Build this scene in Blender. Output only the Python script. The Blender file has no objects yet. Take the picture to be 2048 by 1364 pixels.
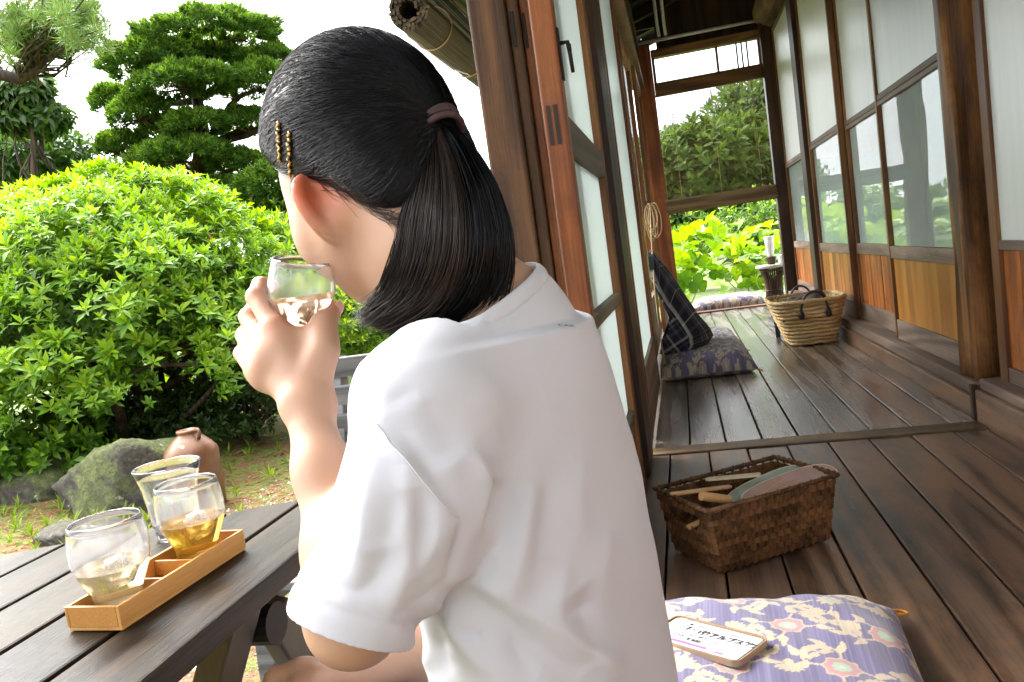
import bpy, bmesh, math, random
import numpy as np
from mathutils import Vector, Matrix

scene = bpy.context.scene
COL = scene.collection
rng = np.random.default_rng(7)
random.seed(7)
PI = math.pi
R = math.radians

# ------------------------------------------------------------------ camera
CAM_F = 1560.0                                    # focal length in photo pixels (2048 wide)
CAM_POS = np.array([0.0, 0.0, 0.62])
def cam_axes(yaw, pit, rol):
    f = np.array([-math.sin(yaw)*math.cos(pit), math.cos(yaw)*math.cos(pit), -math.sin(pit)])
    rt = np.array([math.cos(yaw), math.sin(yaw), 0.0])
    up = np.cross(rt, f)
    r2 = math.cos(rol)*rt + math.sin(rol)*up
    return r2, np.cross(r2, f), f
RX, UX, FX = cam_axes(R(12.915), R(5.827), R(-8.103))
cam_data = bpy.data.cameras.new('camera')
cam_data.sensor_width = 36.0
cam_data.lens = CAM_F/2048*36.0
cam_data.clip_start = 0.02
cam_data.clip_end = 2000
cam = bpy.data.objects.new('camera', cam_data)
COL.objects.link(cam)
M = Matrix.Identity(4)
for i in range(3):
    M[i][0], M[i][1], M[i][2], M[i][3] = RX[i], UX[i], -FX[i], CAM_POS[i]
cam.matrix_world = M
scene.camera = cam
def at(px, py, d):                                # survey helper: a measured direction and a distance -> a point in the place
    return CAM_POS + ((px-1024)/CAM_F*RX - (py-682)/CAM_F*UX + FX)*d

# ------------------------------------------------------------------ light
SUN_EL, SUN_AZ = 62.0, -60.0                      # azimuth from +Y, negative = towards -X
world = bpy.data.worlds.new('World')
scene.world = world
world.use_nodes = True
wn, wl = world.node_tree.nodes, world.node_tree.links
wn.clear()
sky = wn.new('ShaderNodeTexSky'); sky.sky_type = 'NISHITA'; sky.sun_disc = False
sky.sun_elevation = R(SUN_EL); sky.sun_rotation = R(SUN_AZ)
sky.air_density = 1.0; sky.dust_density = 6.0; sky.ozone_density = 0.6
hs = wn.new('ShaderNodeHueSaturation'); hs.inputs['Saturation'].default_value = 0.18
bg = wn.new('ShaderNodeBackground'); bg.inputs['Strength'].default_value = 0.15
wo = wn.new('ShaderNodeOutputWorld')
tcw = wn.new('ShaderNodeTexCoord'); sxyz = wn.new('ShaderNodeSeparateXYZ'); cxyz = wn.new('ShaderNodeCombineXYZ')
ab = wn.new('ShaderNodeMath'); ab.operation = 'ABSOLUTE'; ad = wn.new('ShaderNodeMath'); ad.operation = 'ADD'; ad.inputs[1].default_value = 0.25
wl.new(tcw.outputs['Generated'], sxyz.inputs[0]); wl.new(sxyz.outputs[2], ab.inputs[0]); wl.new(ab.outputs[0], ad.inputs[0])
wl.new(sxyz.outputs[0], cxyz.inputs[0]); wl.new(sxyz.outputs[1], cxyz.inputs[1]); wl.new(ad.outputs[0], cxyz.inputs[2])
wl.new(cxyz.outputs[0], sky.inputs['Vector'])             # cloud cover: no dark band at the horizon
wl.new(sky.outputs[0], hs.inputs['Color']); wl.new(hs.outputs[0], bg.inputs['Color']); wl.new(bg.outputs[0], wo.inputs['Surface'])
sun_d = bpy.data.lights.new('sun', 'SUN'); sun_d.energy = 1.5; sun_d.angle = R(22); sun_d.color = (1.0, 0.95, 0.87)
sun = bpy.data.objects.new('sun', sun_d); COL.objects.link(sun)
sd = Vector((math.sin(R(SUN_AZ))*math.cos(R(SUN_EL)), math.cos(R(SUN_AZ))*math.cos(R(SUN_EL)), math.sin(R(SUN_EL))))
sun.rotation_euler = sd.to_track_quat('Z', 'Y').to_euler()
sun.location = (-6, 4, 9)
scene.view_settings.view_transform = 'Standard'
scene.view_settings.look = 'None'
scene.view_settings.exposure = 2.52
scene.view_settings.gamma = 1.0
scene.view_settings.use_curve_mapping = False
scene.render.engine = 'CYCLES'
cy = scene.cycles
cy.use_denoising = True
cy.max_bounces = 10; cy.diffuse_bounces = 5; cy.glossy_bounces = 5; cy.transmission_bounces = 10; cy.transparent_max_bounces = 24
cy.caustics_reflective = False; cy.caustics_refractive = True
cy.sample_clamp_indirect = 6.0

# ------------------------------------------------------------------ object helpers
def wloc(o):
    v = Vector(o.location); p = o.parent
    while p is not None:
        v = v + p.location; p = p.parent
    return v
def tag(o, label=None, cat=None, group=None, kind=None):
    if label: o['label'] = label
    if cat: o['category'] = cat
    if group: o['group'] = group
    if kind: o['kind'] = kind
    return o
def thing(name, label, cat, loc, group=None):
    o = bpy.data.objects.new(name, None); o.empty_display_size = 0.05
    COL.objects.link(o); o.location = loc
    return tag(o, label, cat, group)
def mesh_from(name, V, Fc):
    me = bpy.data.meshes.new(name)
    me.from_pydata([tuple(map(float, v)) for v in V], [], [tuple(map(int, f)) for f in Fc])
    me.update()
    return me
def fast_mesh(name, V, Q, k):
    """V (n,3) array, Q (m,k) index array"""
    me = bpy.data.meshes.new(name)
    V = np.asarray(V, np.float32); Q = np.asarray(Q, np.int32)
    me.vertices.add(len(V)); me.vertices.foreach_set('co', V.ravel())
    me.loops.add(Q.size); me.loops.foreach_set('vertex_index', Q.ravel())
    me.polygons.add(len(Q)); me.polygons.foreach_set('loop_start', np.arange(0, Q.size, k, dtype=np.int32))
    me.update(calc_edges=True); me.validate()
    return me
def link(name, me, mat, parent=None, loc=None, smooth=False, bevel=0.0, seg=2):
    """me in world coordinates; the origin is moved to loc (default: the parent's place)"""
    o = bpy.data.objects.new(name, me); COL.objects.link(o)
    if loc is None:
        loc = wloc(parent) if parent is not None else Vector((0, 0, 0))
    loc = Vector(loc)
    if loc.length > 0: me.transform(Matrix.Translation(-loc))
    if parent is not None:
        o.parent = parent; o.location = loc - wloc(parent)
    else:
        o.location = loc
    if mat is not None: me.materials.append(mat)
    if smooth: me.shade_smooth()
    if bevel > 0:
        b = o.modifiers.new('bevel', 'BEVEL'); b.width = bevel; b.segments = seg; b.limit_method = 'ANGLE'; b.angle_limit = R(40)
    return o
class MB:
    def __init__(s): s.v, s.f = [], []
    def add(s, V, Fc):
        n = len(s.v); s.v += [tuple(map(float, v)) for v in V]; s.f += [tuple(int(i)+n for i in f) for f in Fc]; return s
    def box(s, x0, x1, y0, y1, z0, z1):
        return s.add([(x0,y0,z0),(x1,y0,z0),(x1,y1,z0),(x0,y1,z0),(x0,y0,z1),(x1,y0,z1),(x1,y1,z1),(x0,y1,z1)],
                     [(0,3,2,1),(4,5,6,7),(0,1,5,4),(1,2,6,5),(2,3,7,6),(3,0,4,7)])
    def obox(s, c, ax, ay, az, hx, hy, hz):
        c, ax, ay, az = map(np.asarray, (c, ax, ay, az)); P = []
        for k in (-1, 1):
            for (i, j) in ((-1,-1),(1,-1),(1,1),(-1,1)): P.append(c+ax*hx*i+ay*hy*j+az*hz*k)
        return s.add(P, [(0,3,2,1),(4,5,6,7),(0,1,5,4),(1,2,6,5),(2,3,7,6),(3,0,4,7)])
    def bar(s, a, b, w, h, up=(0,0,1)):
        a, b = np.asarray(a, float), np.asarray(b, float); d = b-a; L = np.linalg.norm(d); d /= L
        u = np.asarray(up, float); r = np.cross(d, u); r /= np.linalg.norm(r); u = np.cross(r, d)
        return s.obox((a+b)/2, r, d, u, w/2, L/2, h/2)
    def tube(s, path, rad, n=8, caps=True):
        path = [np.asarray(p, float) for p in path]
        if not hasattr(rad, '__len__'): rad = [rad]*len(path)
        ref = np.array([0.13, 0.29, 0.95]); rings = []; base = len(s.v); prev = None
        for i, p in enumerate(path):
            t = path[min(i+1, len(path)-1)]-path[max(i-1, 0)]; t = t/(np.linalg.norm(t)+1e-12)
            a = np.cross(t, ref) if prev is None else prev-t*(prev@t)
            if np.linalg.norm(a) < 1e-6: a = np.cross(t, np.array([1., 0, 0]))
            a /= np.linalg.norm(a); prev = a; b = np.cross(t, a)
            for k in range(n):
                th = 2*PI*k/n; s.v.append(tuple(p+rad[i]*(a*math.cos(th)+b*math.sin(th))))
        for i in range(len(path)-1):
            for k in range(n):
                k2 = (k+1) % n; s.f.append((base+i*n+k, base+i*n+k2, base+(i+1)*n+k2, base+(i+1)*n+k))
        if caps:
            s.f.append(tuple(base+k for k in range(n))[::-1]); s.f.append(tuple(base+(len(path)-1)*n+k for k in range(n)))
        return s
    def lathe(s, prof, c, n=32, axis=None):
        """prof: list of (r, z) about a vertical axis through c (or a tilted one)"""
        c = np.asarray(c, float); base = len(s.v)
        az = np.array([0, 0, 1.]) if axis is None else np.asarray(axis, float)/np.linalg.norm(axis)
        ax = np.cross(az, [0.31, 0.95, 0.05]); ax /= np.linalg.norm(ax); ay = np.cross(az, ax)
        for (r, z) in prof:
            for k in range(n):
                th = 2*PI*k/n; s.v.append(tuple(c+az*z+r*(ax*math.cos(th)+ay*math.sin(th))))
        for i in range(len(prof)-1):
            for k in range(n):
                k2 = (k+1) % n; s.f.append((base+i*n+k, base+i*n+k2, base+(i+1)*n+k2, base+(i+1)*n+k))
        if prof[0][0] > 1e-5: s.f.append(tuple(base+k for k in range(n))[::-1])
        if prof[-1][0] > 1e-5: s.f.append(tuple(base+(len(prof)-1)*n+k for k in range(n)))
        return s
    def build(s, name, mat, parent=None, loc=None, smooth=False, bevel=0.0, seg=2):
        return link(name, mesh_from(name, s.v, s.f), mat, parent, loc, smooth, bevel, seg)
def boxp(name, mat, parent, x0, x1, y0, y1, z0, z1, bevel=0.002, loc=None):
    return MB().box(x0, x1, y0, y1, z0, z1).build(name, mat, parent, loc, bevel=bevel)
def smooth_auto(o, ang=40):
    me = o.data; me.shade_smooth(); me.set_sharp_from_angle(angle=R(ang))
def color_attr(me, cols):
    a = me.color_attributes.new('tint', 'FLOAT_COLOR', 'POINT')
    c = np.ones((len(cols), 4), np.float32); c[:, :3] = cols
    a.data.foreach_set('color', c.ravel())

# ------------------------------------------------------------------ material helpers
def nodes_of(name):
    m = bpy.data.materials.new(name); m.use_nodes = True
    nt = m.node_tree; return m, nt.nodes, nt.links, nt.nodes['Principled BSDF']
def math_node(N, L, op, a, b=None):
    n = N.new('ShaderNodeMath'); n.operation = op
    for i, v in enumerate((a, b)):
        if v is None: continue
        if isinstance(v, (int, float)): n.inputs[i].default_value = v
        else: L.new(v, n.inputs[i])
    return n.outputs[0]
def madd(N, L, a, m, c):
    n = N.new('ShaderNodeMath'); n.operation = 'MULTIPLY_ADD'
    L.new(a, n.inputs[0]); n.inputs[1].default_value = m; n.inputs[2].default_value = c
    return n.outputs[0]
def ramp(N, L, fac, stops):
    r = N.new('ShaderNodeValToRGB'); L.new(fac, r.inputs[0]); e = r.color_ramp.elements
    while len(e) < len(stops): e.new(0.5)
    for i, (p, c) in enumerate(stops):
        e[i].position = p; e[i].color = (*c, 1) if len(c) == 3 else c
    return r.outputs[0]
def mixc(N, L, fac, a, b, mode='MIX'):
    n = N.new('ShaderNodeMix'); n.data_type = 'RGBA'; n.blend_type = mode
    for s, v in ((n.inputs[0], fac), (n.inputs[6], a), (n.inputs[7], b)):
        if isinstance(v, (int, float)): s.default_value = v
        elif isinstance(v, tuple): s.default_value = (*v, 1) if len(v) == 3 else v
        else: L.new(v, s)
    return n.outputs[2]
def noise_n(N, L, vec, scale, detail=3, rough=0.55, dist=0.0):
    n = N.new('ShaderNodeTexNoise'); n.inputs['Scale'].default_value = scale; n.inputs['Detail'].default_value = detail
    n.inputs['Roughness'].default_value = rough; n.inputs['Distortion'].default_value = dist
    if vec is not None: L.new(vec, n.inputs['Vector'])
    return n.outputs['Fac']
def obj_coords(N, L, scale=(1, 1, 1), rnd=True, world_space=False):
    tc = N.new('ShaderNodeTexCoord')
    if world_space:
        g = N.new('ShaderNodeNewGeometry'); v = g.outputs['Position']
    else: v = tc.outputs['Object']
    if rnd:
        oi = N.new('ShaderNodeObjectInfo'); a = N.new('ShaderNodeVectorMath'); a.operation = 'SCALE'
        a.inputs[0].default_value = (13.7, 29.1, 7.3); L.new(oi.outputs['Random'], a.inputs['Scale'])
        b = N.new('ShaderNodeVectorMath'); b.operation = 'ADD'; L.new(v, b.inputs[0]); L.new(a.outputs[0], b.inputs[1]); v = b.outputs[0]
    mp = N.new('ShaderNodeMapping'); mp.inputs['Scale'].default_value = scale; L.new(v, mp.inputs['Vector'])
    return mp.outputs[0], v
def bump(N, L, bs, h, strength=0.3, dist=0.002):
    b = N.new('ShaderNodeBump'); b.inputs['Strength'].default_value = strength; b.inputs['Distance'].default_value = dist
    L.new(h, b.inputs['Height']); L.new(b.outputs[0], bs.inputs['Normal']); return b
def plain(name, col, rough=0.6, metal=0.0, var=0.12, scale=30.0, bmp=0.15, spec=0.5, **kw):
    m, N, L, b = nodes_of(name)
    v, raw = obj_coords(N, L)
    n1 = noise_n(N, L, v, scale, 4)
    c = ramp(N, L, n1, [(0.3, tuple(x*(1-var) for x in col)), (0.7, tuple(min(1, x*(1+var)) for x in col))])
    L.new(c, b.inputs['Base Color']); b.inputs['Roughness'].default_value = rough; b.inputs['Metallic'].default_value = metal
    b.inputs['Specular IOR Level'].default_value = spec
    if bmp: bump(N, L, b, n1, bmp, 0.001)
    for k, val in kw.items(): b.inputs[k].default_value = val
    return m
def wood(name, dark, light, axis='Y', rough=0.45, ring=26.0, gscale=1.0, wear=None, wear_amt=0.5, wear_scale=2.2, bmp=0.25, spec=0.3, rvar=0.25, hue=0.12):
    """long-grained timber: flat-sawn rings, fine fibre streaks, blotchy wear and a per-board tone"""
    m, N, L, b = nodes_of(name)
    sc = {'X': (0.09, 1, 1), 'Y': (1, 0.09, 1), 'Z': (1, 1, 0.09)}[axis]
    v, raw = obj_coords(N, L, tuple(s*gscale for s in sc))
    big = noise_n(N, L, v, 5.0, 2.0, 0.5, 0.3)
    rings = math_node(N, L, 'SINE', math_node(N, L, 'MULTIPLY', big, ring*2))
    rings = madd(N, L, rings, 0.5, 0.5)
    sc2 = {'X': (0.02, 1, 1), 'Y': (1, 0.02, 1), 'Z': (1, 1, 0.02)}[axis]
    mp = N.new('ShaderNodeMapping'); mp.inputs['Scale'].default_value = tuple(s*gscale for s in sc2); L.new(raw, mp.inputs['Vector'])
    fib = noise_n(N, L, mp.outputs[0], 260.0, 4.0, 0.7)
    g = math_node(N, L, 'ADD', math_node(N, L, 'MULTIPLY', rings, 0.36), math_node(N, L, 'MULTIPLY', fib, 0.72))
    c = ramp(N, L, g, [(0.30, dark), (0.76, light)])
    oi = N.new('ShaderNodeObjectInfo')
    tone = madd(N, L, oi.outputs['Random'], 0.5, 0.75)
    hsv = N.new('ShaderNodeHueSaturation'); L.new(c, hsv.inputs['Color']); L.new(tone, hsv.inputs['Value']); c = hsv.outputs[0]
    if wear is not None:
        mp2 = N.new('ShaderNodeMapping'); s3 = {'X': (0.5, 1, 1), 'Y': (1, 0.5, 1), 'Z': (1, 1, 0.5)}[axis]
        mp2.inputs['Scale'].default_value = s3; L.new(raw, mp2.inputs['Vector'])
        w = noise_n(N, L, mp2.outputs[0], wear_scale*4, 8.0, 0.74, 0.3)
        wf = ramp(N, L, w, [(0.46, (0, 0, 0)), (0.66, (wear_amt,)*3)])
        c = mixc(N, L, wf, c, wear)
    L.new(c, b.inputs['Base Color'])
    rr = madd(N, L, g, rvar, rough-rvar*0.5)
    L.new(rr, b.inputs['Roughness']); b.inputs['Specular IOR Level'].default_value = spec
    bump(N, L, b, g, bmp, 0.0018)
    return m
def leafmat(name, trans=0.35, rough=0.38, gain=1.0, spec=0.5):
    m, N, L, b = nodes_of(name)
    a = N.new('ShaderNodeAttribute'); a.attribute_name = 'tint'
    L.new(a.outputs['Color'], b.inputs['Base Color']); b.inputs['Roughness'].default_value = rough
    b.inputs['Specular IOR Level'].default_value = spec
    t = N.new('ShaderNodeBsdfTranslucent')
    hs = N.new('ShaderNodeHueSaturation'); hs.inputs['Hue'].default_value = 0.482; hs.inputs['Saturation'].default_value = 1.1; hs.inputs['Value'].default_value = 1.5*gain
    L.new(a.outputs['Color'], hs.inputs['Color']); L.new(hs.outputs[0], t.inputs['Color'])
    mx = N.new('ShaderNodeMixShader'); mx.inputs[0].default_value = trans
    L.new(b.outputs[0], mx.inputs[1]); L.new(t.outputs[0], mx.inputs[2]); L.new(mx.outputs[0], N['Material Output'].inputs['Surface'])
    return m

# ================================================================== materials of the house
W = {}
W['floor'] = wood('floor_wood', (0.030, 0.019, 0.0135), (0.150, 0.094, 0.062), 'Y', 0.36, 22, 1.0, (0.29, 0.150, 0.072), 0.42, 1.6, 0.5, 0.5, 0.22)
W['floor_old'] = wood('floor_wood_worn', (0.045, 0.034, 0.027), (0.20, 0.155, 0.125), 'Y', 0.25, 18, 1.0, (0.34, 0.22, 0.14), 0.3, 1.4, 0.3, 0.9, 0.2)
W['thresh'] = wood('threshold_wood', (0.040, 0.026, 0.015), (0.15, 0.10, 0.055), 'X', 0.5, 20, 1.0, (0.26, 0.16, 0.07), 0.6)
W['pillar'] = wood('pillar_wood', (0.024, 0.011, 0.005), (0.135, 0.066, 0.030), 'Z', 0.6, 30, 1.3, (0.05, 0.025, 0.013), 0.5, bmp=0.7)
W['orange'] = wood('cedar_orange', (0.115, 0.030, 0.008), (0.29, 0.098, 0.026), 'Z', 0.45, 20, 1.0, (0.10, 0.035, 0.015), 0.6, 3.0)
W['honey'] = wood('cedar_honey', (0.36, 0.14, 0.022), (0.58, 0.26, 0.055), 'Z', 0.42, 14, 1.0)
W['redboard'] = wood('cedar_red', (0.26, 0.065, 0.012), (0.60, 0.20, 0.045), 'Z', 0.42, 22, 1.0, (0.06, 0.025, 0.012), 0.7, 2.0)
W['darkz'] = wood('dark_upright', (0.016, 0.009, 0.006), (0.075, 0.038, 0.020), 'Z', 0.5, 22)
W['darky'] = wood('dark_lengthwise', (0.020, 0.012, 0.008), (0.085, 0.050, 0.030), 'Y', 0.55, 22)
W['brownz'] = wood('brown_upright', (0.110, 0.042, 0.014), (0.30, 0.135, 0.050), 'Z', 0.45, 22)
W['browny'] = wood('brown_lengthwise', (0.11, 0.055, 0.030), (0.30, 0.17, 0.10), 'Y', 0.5, 22, 1.0, (0.26, 0.19, 0.15), 0.5)
W['brownx'] = wood('brown_crosswise', (0.10, 0.045, 0.018), (0.27, 0.135, 0.058), 'X', 0.45, 22)
W['greyy'] = wood('weathered_lengthwise', (0.16, 0.105, 0.078), (0.38, 0.27, 0.21), 'Y', 0.6, 24, 1.0, (0.13, 0.10, 0.08), 0.5)
W['railgrey'] = wood('rail_weathered', (0.075, 0.058, 0.042), (0.19, 0.155, 0.115), 'Y', 0.6, 24)
W['rooftimber'] = wood('roof_timber', (0.010, 0.007, 0.005), (0.050, 0.032, 0.020), 'X', 0.7, 18)
W['log'] = wood('bark_log', (0.040, 0.028, 0.018), (0.19, 0.13, 0.075), 'Y', 0.8, 20, 1.0, (0.22, 0.11, 0.05), 0.5, 3.0, 0.9)

def paper_mat():
    m, N, L, b = nodes_of('frosted_panel')
    v, raw = obj_coords(N, L, (1, 1, 0.05))
    n = noise_n(N, L, v, 26, 4, 0.6)
    c = ramp(N, L, n, [(0.3, (0.76, 0.80, 0.79)), (0.7, (0.84, 0.86, 0.855))])
    L.new(c, b.inputs['Base Color']); b.inputs['Roughness'].default_value = 0.35; b.inputs['Specular IOR Level'].default_value = 0.35
    bump(N, L, b, n, 0.12, 0.002)
    return m
W['paper'] = paper_mat()
def glass_thin(name, tint=(0.93, 0.96, 0.95), rough=0.015):
    m, N, L, b = nodes_of(name); N.remove(b)
    fr = N.new('ShaderNodeFresnel'); fr.inputs['IOR'].default_value = 1.6
    v, raw = obj_coords(N, L)
    bp = N.new('ShaderNodeBump'); bp.inputs['Strength'].default_value = 0.06; bp.inputs['Distance'].default_value = 0.01
    L.new(noise_n(N, L, v, 5.0, 1.0), bp.inputs['Height'])
    t = N.new('ShaderNodeBsdfTransparent'); t.inputs['Color'].default_value = (*tint, 1)
    g = N.new('ShaderNodeBsdfGlossy'); g.inputs['Roughness'].default_value = rough; L.new(bp.outputs[0], g.inputs['Normal'])
    ge = N.new('ShaderNodeNewGeometry'); fr_o = math_node(N, L, 'MULTIPLY', fr.outputs[0], math_node(N, L, 'SUBTRACT', 1.0, ge.outputs['Backfacing']))
    mx = N.new('ShaderNodeMixShader'); L.new(fr_o, mx.inputs[0]); L.new(t.outputs[0], mx.inputs[1]); L.new(g.outputs[0], mx.inputs[2])
    L.new(mx.outputs[0], N['Material Output'].inputs['Surface'])
    return m
W['glass'] = glass_thin('window_glass')
W['backing'] = plain('paper_backing', (0.74, 0.76, 0.77), 0.8, 0, 0.05, 12)
def frosted_mat():
    m, N, L, b = nodes_of('frosted_glass')
    b.inputs['Base Color'].default_value = (0.62, 0.66, 0.655, 1); b.inputs['Roughness'].default_value = 0.3
    v, raw = obj_coords(N, L); n = noise_n(N, L, v, 400, 2)
    bump(N, L, b, n, 0.05, 0.001)
    t = N.new('ShaderNodeBsdfTranslucent'); t.inputs['Color'].default_value = (0.60, 0.655, 0.645, 1)
    mx = N.new('ShaderNodeMixShader'); mx.inputs[0].default_value = 0.62
    L.new(b.outputs[0], mx.inputs[1]); L.new(t.outputs[0], mx.inputs[2]); L.new(mx.outputs[0], N['Material Output'].inputs['Surface'])
    return m
W['frosted'] = frosted_mat()
W['iron'] = plain('dark_iron', (0.02, 0.018, 0.016), 0.5, 0.7)
W['pipe'] = plain('white_conduit', (0.62, 0.62, 0.58), 0.4)
W['tile'] = plain('roof_tile', (0.06, 0.062, 0.066), 0.6)
W['dark'] = plain('gap_shade_dark', (0.05, 0.04, 0.03), 0.95)  # dark tone standing in for shade on the added sheet below the boards
W['plaster'] = plain('plaster', (0.52, 0.47, 0.38), 0.9, 0, 0.1, 40)

GZ = -0.36                                        # garden ground below the veranda boards
# ================================================================== floor
fl = thing('veranda_floor', None, None, (0.3, 2.5, 0.0)); fl['kind'] = 'structure'
def boards(xs, y0, y1, mat, z=0.0, jit=0.0015):
    for a, b in zip(xs[:-1], xs[1:]):
        g = 0.0022
        j = random.uniform(-jit, jit)
        boxp('floor_board', mat, fl, a+g, b-g, y0, y1, z-0.032+j, z+j, 0.0025, loc=((a+b)/2, y0, z-0.032))
boards([-0.205, -0.097, 0.013, 0.119, 0.227, 0.336, 0.442, 0.549, 0.656, 0.742], -1.6, 2.249, W['floor'])
boards([-0.146, -0.039, 0.066, 0.170, 0.271, 0.373, 0.468, 0.572, 0.674, 0.745], 2.333, 6.285, W['floor_old'])
boxp('gap_shade_sheet', W['dark'], fl, -0.20, 0.745, -1.59, 6.28, -0.052, -0.036, 0, loc=(0.3, 2.3, -0.05))  # added dark sheet, keeps bright ground from showing through the board gaps
boxp('threshold_board', W['thresh'], fl, -0.16, 0.742, 2.2525, 2.3295, -0.04, 0.004, 0.003, loc=(0.3, 2.29, 0))
boxp('end_threshold', W['brownx'], fl, -0.15, 0.745, 6.29, 6.372, -0.05, 0.012, 0.003, loc=(0.3, 6.33, 0))
for k in range(6):
    boxp('ledge_board', W['thresh'], fl, -0.2, 1.0, 6.376+k*0.128, 6.376+k*0.128+0.123, -0.05, -0.012, 0.003, loc=(0.3, 6.4+k*0.128, 0))
for y in (-1.4, 0.3, 2.29, 4.2, 6.3, 7.0):
    boxp('joist', W['rooftimber'], fl, -0.30, 0.9, y-0.05, y+0.05, -0.135, -0.093, 0.004, loc=(0, y, -0.13))
    for x in (-0.26, 0.70):
        boxp('floor_post', W['darkz'], fl, x-0.045, x+0.045, y-0.045, y+0.045, GZ-0.03, -0.137, 0.004, loc=(x, y, GZ))
sl = thing('door_track', 'grooved wooden track along the open garden edge of the veranda', 'track', (-0.25, 2.0, -0.05))
boxp('track_beam', W['greyy'], sl, -0.325, -0.208, -1.6, 2.20, -0.09, 0.002, 0.004)
for x in (-0.237, -0.272, -0.307):
    boxp('track_ridge', W['greyy'], sl, x-0.006, x+0.006, -1.6, 2.20, 0.0045, 0.0105, 0.001)

# ================================================================== right-hand wall
def step_beam(name, label, y0, y1, zs):
    t = thing(name, label, 'step', (0.78, (y0+y1)/2, 0.0))
    boxp('riser', W['browny'], t, 0.745, 0.80, y0, y1, -0.02, zs[0], 0.004)
    boxp('tread', W['greyy'], t, 0.758, 0.90, y0, y1, zs[0]+0.0015, zs[1], 0.004)
    return t
step_beam('door_step', 'long stepped sill under the row of glass doors', 2.36, 6.24, (0.058, 0.098))
t = step_beam('door_step', 'thick near sill beam at the right edge of the photo', -1.6, 2.345, (0.088, 0.118))
boxp('end_cap', W['darkz'], t, 0.738, 0.756, 2.347, 2.368, -0.02, 0.10, 0.003)

def slide_door(label, x, y0, y1, style, zt=2.02, zb=0.10, split=(0.13, 0.178, 0.42, 0.468, 1.008, 1.05), glass=True, sw=(0.026, 0.026)):
    t = thing('sliding_door', label, 'door', (x, (y0+y1)/2, zb))
    d = 0.028
    a0, a1, b0, b1, c0, c1 = split
    st = W['brownz']
    boxp('stile', st, t, x, x+d, y0, y0+sw[0], zb, zt, 0.002)
    boxp('stile', st, t, x, x+d, y1-sw[1], y1, zb, zt, 0.002)
    Y0, Y1 = y0+sw[0]+0.0005, y1-sw[1]-0.0005
    xi = x+0.003
    boxp('bottom_rail', W['greyy'], t, xi, x+d-0.003, Y0, Y1, zb, a1, 0.002)
    boxp('lower_rail', W['greyy'], t, xi-0.001, x+d-0.003, Y0, Y1, b0, b1, 0.002)
    # lower wooden boards
    if style == 'plain':
        boxp('wood_panel', W['honey'], t, x+0.012, x+0.018, Y0, Y1, a1+0.0005, b0-0.0005, 0)
    else:
        n = max(3, int(round((Y1-Y0)/0.105))); w = (Y1-Y0)/n
        for k in range(n):
            boxp('panel_board', W['honey'] if (style == 'honey' and k % 2) else W['redboard'], t, x+0.010+random.uniform(0, .0015), x+0.018, Y0+k*w+0.0012, Y0+(k+1)*w-0.0012, a1+0.0005, b0-0.0005, 0.0015, loc=(x, Y0+k*w, a1))
    if glass:
        boxp('middle_rail', W['greyy'], t, xi-0.001, x+d-0.003, Y0, Y1, c0, c0+0.017, 0.002)
        boxp('middle_rail', W['greyy'], t, xi, x+d-0.003, Y0, Y1, c0+0.019, c1, 0.002)
        boxp('window_pane', W['glass'], t, x+0.010, x+0.013, Y0, Y1, b1+0.0005, c0-0.0005, 0)
        boxp('backing_sheet', W['backing'], t, x+0.020, x+0.022, Y0, Y1, b1+0.0005, c0-0.0005, 0)
        boxp('upper_panel', W['paper'], t, x+0.010, x+0.016, Y0, Y1, c1+0.0005, zt-0.03, 0)
    else:
        boxp('upper_panel', W['paper'], t, x+0.010, x+0.016, Y0, Y1, b1+0.0005, zt-0.03, 0)
    boxp('top_rail', W['browny'], t, xi, x+d-0.003, Y0, Y1, zt-0.0295, zt, 0.002)
    return t
slide_door('sliding door with the largest glass pane, beside the rough post', 0.795, 2.56, 3.345, 'plain', sw=(0.03, 0.022))
slide_door('sliding door with reflecting pane, second from the rough post', 0.826, 3.335, 4.09, 'red', sw=(0.02, 0.028))
slide_door('sliding door above the straw basket, third from the rough post', 0.795, 4.072, 4.93, 'honey', sw=(0.02, 0.03))
slide_door('narrow-looking sliding door nearest the far end of the corridor', 0.826, 5.11, 6.20, 'red', sw=(0.02, 0.02))
slide_door('white-panelled door with dark red boards at the right photo edge', 0.80, 1.30, 2.31, 'red', zb=0.118, split=(0.12, 0.158, 0.470, 0.494, 1.0, 1.04), glass=False, sw=(0.03, 0.05))
slide_door('white-panelled door nearest the camera, right of the photo', 0.80, 0.28, 1.29, 'red', zb=0.118, split=(0.12, 0.158, 0.470, 0.494, 1.0, 1.04), glass=False, sw=(0.03, 0.03))
slide_door('white-panelled door behind the camera along the house wall', 0.80, -0.74, 0.27, 'red', zb=0.118, split=(0.12, 0.158, 0.470, 0.494, 1.0, 1.04), glass=False, sw=(0.03, 0.03))

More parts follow.
